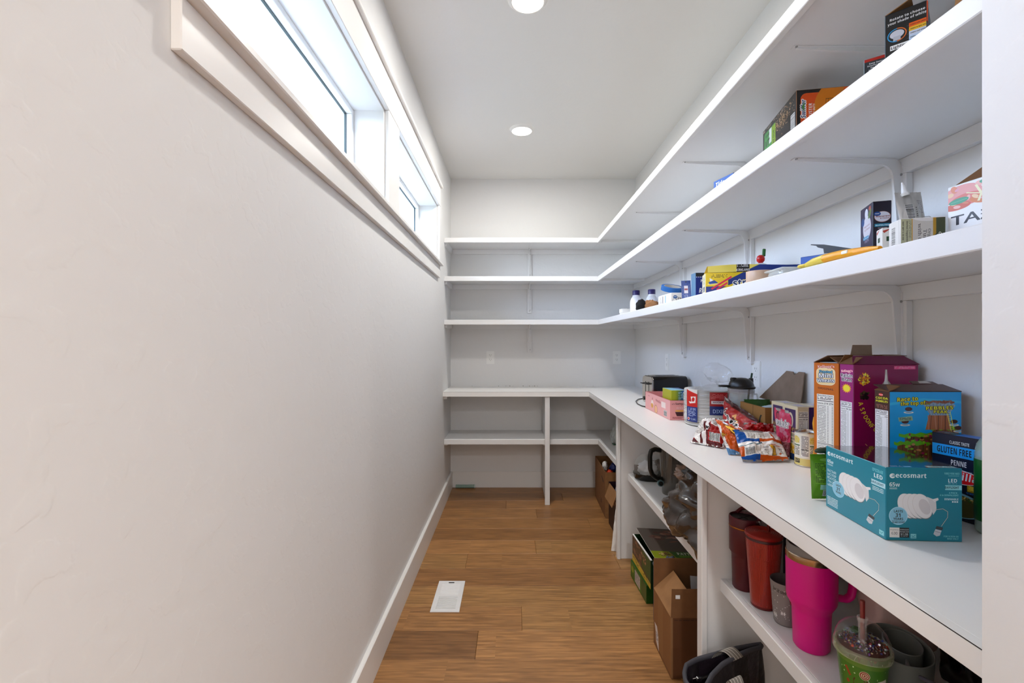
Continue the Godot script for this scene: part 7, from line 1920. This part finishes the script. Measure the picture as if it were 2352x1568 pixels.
	bag([W(0.668, 0.285, 3.02), W(0.80, 0.285, 2.94), W(0.78, 0.003, 2.87), W(0.613, 0.003, 2.92)], 0.02, 63, 0.012, [printed(pbm.tex(), 0.5), paint(Color(0.82, 0.8, 0.78), 0.5)], t, "sack_body", 0.3, 28)
	t = thing("plastic_bag", "small clear bag with a green edge on the back corner's lower shelf", "bag", W(0.80, ys, 3.62))
	part("bag_body", lump(Vector3(0.04, 0.075, 0.05), 73, 0.02, 2.0, 30, 20, func(q): return Vector3(q.x, maxf(q.y, -0.07), q.z)), glass(Color(0.8, 0.85, 0.83), 0.35, 0.08), t, Vector3(0, 0.0705, 0))
	part("green_edge", box(Vector3(-0.03, 0.001, -0.03), Vector3(0.03, 0.008, 0.04), 0.002), paint(Color(0.12, 0.33, 0.22), 0.4), t)
	# ================================================================ tote bag on the floor
	build_tote()

func for_flecks(p: Print, x: float, y: float, w: float, h: float) -> void:
	for k in 40: p.ell(x + rng.randf_range(-w, w) * 0.8, y + rng.randf_range(-h, h) * 0.7, rng.randf_range(0.1, 0.3) * h, rng.randf_range(0.08, 0.2) * h, [Color(0.4, 0.13, 0.06), Color(0.6, 0.4, 0.25), Color(0.75, 0.62, 0.5), Color(0.25, 0.08, 0.04)][k % 4], rng.randf())

func build_tote() -> void:
	var t := thing("tote_bag", "black fabric tote bag with grey binding and striped handles, open, on the floor", "bag", W(0.66, 0.0, 1.42))
	var at := t.position
	# the rim, as read off a plane 0.32 above the floor: back edge left to right, then front edge right to left
	var ring := []
	for p in [[1590, 1590], [1574, 1563], [1572, 1545], [1576, 1528], [1598, 1515], [1640, 1503], [1690, 1489], [1730, 1482], [1750, 1479], [1748, 1486], [1720, 1494], [1690, 1507], [1660, 1525], [1636, 1549], [1622, 1575], [1612, 1604]]:
		ring.append(on_level(p[0], p[1], 0.32) - at)
	var n := 64
	var cu := Curve3D.new()
	for k in ring.size() + 1:
		var q: Vector3 = ring[k % ring.size()]
		var tg: Vector3 = (ring[(k + 1) % ring.size()] - ring[(k - 1 + ring.size()) % ring.size()]) * 0.17
		cu.add_point(q, -tg, tg)
	var rim := []
	for k in n: rim.append(cu.sample_baked(cu.get_baked_length() * k / n))
	var mid := Vector3.ZERO
	for q in rim: mid += q / n
	var nz := noise(15, 6.0, 3)
	var wall := func(u: float, v: float, inner: bool) -> Vector3:
		var q: Vector3 = rim[int(round(u * n)) % n]
		var foot := Vector3(lerpf(q.x, mid.x, -0.06), 0.001, q.z)
		var front := (q.z > mid.z - 0.02) and q.x > -0.12
		if front: foot += Vector3(0.02, 0, 0.13)
		var w := q.lerp(foot, 1.0 - v)
		if inner:
			w = q.lerp(Vector3(lerpf(q.x, mid.x, 0.1), 0.02, lerpf(q.z, mid.z, 0.1)), 1.0 - v)
		var d := Vector3(w.x - mid.x, 0, w.z - mid.z).normalized()
		return w + d * nz.get_noise_3dv(w * 1.5 + (Vector3.ONE if inner else Vector3.ZERO)) * 0.02 * (1.0 - v) + (d * sin(PI * v) * 0.012 if not inner else d * -0.004)
	var cloth := paint(Color(0.09, 0.065, 0.08), 0.55)
	cloth.heightmap_enabled = true
	cloth.heightmap_texture = noise_tex(256, 0.02, 4, 6)
	cloth.heightmap_scale = 0.5
	cloth.uv1_triplanar = true
	cloth.uv1_scale = Vector3.ONE * 4.0
	var st := begin()
	sheet(st, func(u, v): return wall.call(u, v, false), n, 14, true, true)
	part("bag_wall", done(st), cloth, t)
	st = begin()
	sheet(st, func(u, v): return wall.call(u, v, true), n, 14)
	var lining: StandardMaterial3D = cloth.duplicate()
	lining.albedo_color = Color(0.15, 0.12, 0.15)
	lining.roughness = 0.35
	part("lining", done(st), lining, t)
	part("binding", bar(rim, 0.0065, 8, true, Vector2(1.0, 1.2)), paint(Color(0.24, 0.24, 0.27), 0.7), t)
	st = begin()
	for k in range(1, n - 1): tri(st, rim[0] - Vector3(0, rim[0].y - 0.02, 0), rim[k] - Vector3(0, rim[k].y - 0.02, 0), rim[k + 1] - Vector3(0, rim[k + 1].y - 0.02, 0))
	part("bag_floor", done(st), cloth, t)
	# striped webbing handles: a flat strap swept over each long side
	var wb := Print.new(self, 64, 64, Color(0.55, 0.53, 0.5))
	for k in 12: wb.rect(k * 5.5, 0, 2, 64, Color(0.28, 0.26, 0.25) if k % 3 else Color(0.8, 0.78, 0.75))
	var web := printed(wb.tex(), 0.7)
	for q in [[[1646, 1506], [1668, 1488], [1696, 1512], 0.32, 0.352], [[1672, 1580], [1690, 1545], [1700, 1592], 0.30, 0.335]]:
		var a: Vector3 = on_level(q[0][0], q[0][1], q[3]) - at
		var c: Vector3 = on_level(q[2][0], q[2][1], q[3]) - at
		var m: Vector3 = on_level(q[1][0], q[1][1], q[4]) - at
		var side := Vector3(0.018, 0.003, -0.006)
		for flip in [false, true]:
			st = begin()
			sheet(st, func(u, v):
				var p: Vector3 = a.lerp(m, v).lerp(m.lerp(c, v), v) + Vector3(0, 0.012 * sin(PI * v), 0) + side * (u - 0.5) * 2.0
				return p + (Vector3(0, -0.0012, 0) if flip else Vector3.ZERO), 2, 14, true, flip)
			part("handle", done(st), web, t)
	# zip along the lining and its puller
	var z0: Vector3 = on_level(1600, 1560, 0.29) - at
	var z1: Vector3 = on_level(1650, 1540, 0.29) - at
	part("zip_tape", bar([z0, (z0 + z1) * 0.5 + Vector3(0, -0.004, 0), z1], 0.007, 8, false, Vector2(1.0, 0.35)), M.black, t)
	part("zip_puller", box(Vector3(-0.006, -0.03, -0.0015), Vector3(0.006, 0.004, 0.0015), 0.001), M.chrome, t, z0 + Vector3(-0.01, 0.008, 0.01), Vector3(20, 10, 12))
	part("zip_slider", box(Vector3(-0.008, -0.006, -0.005), Vector3(0.01, 0.006, 0.005), 0.002), M.chrome, t, z0 + Vector3(0.004, 0.004, 0.004), Vector3(0, 20, -15))
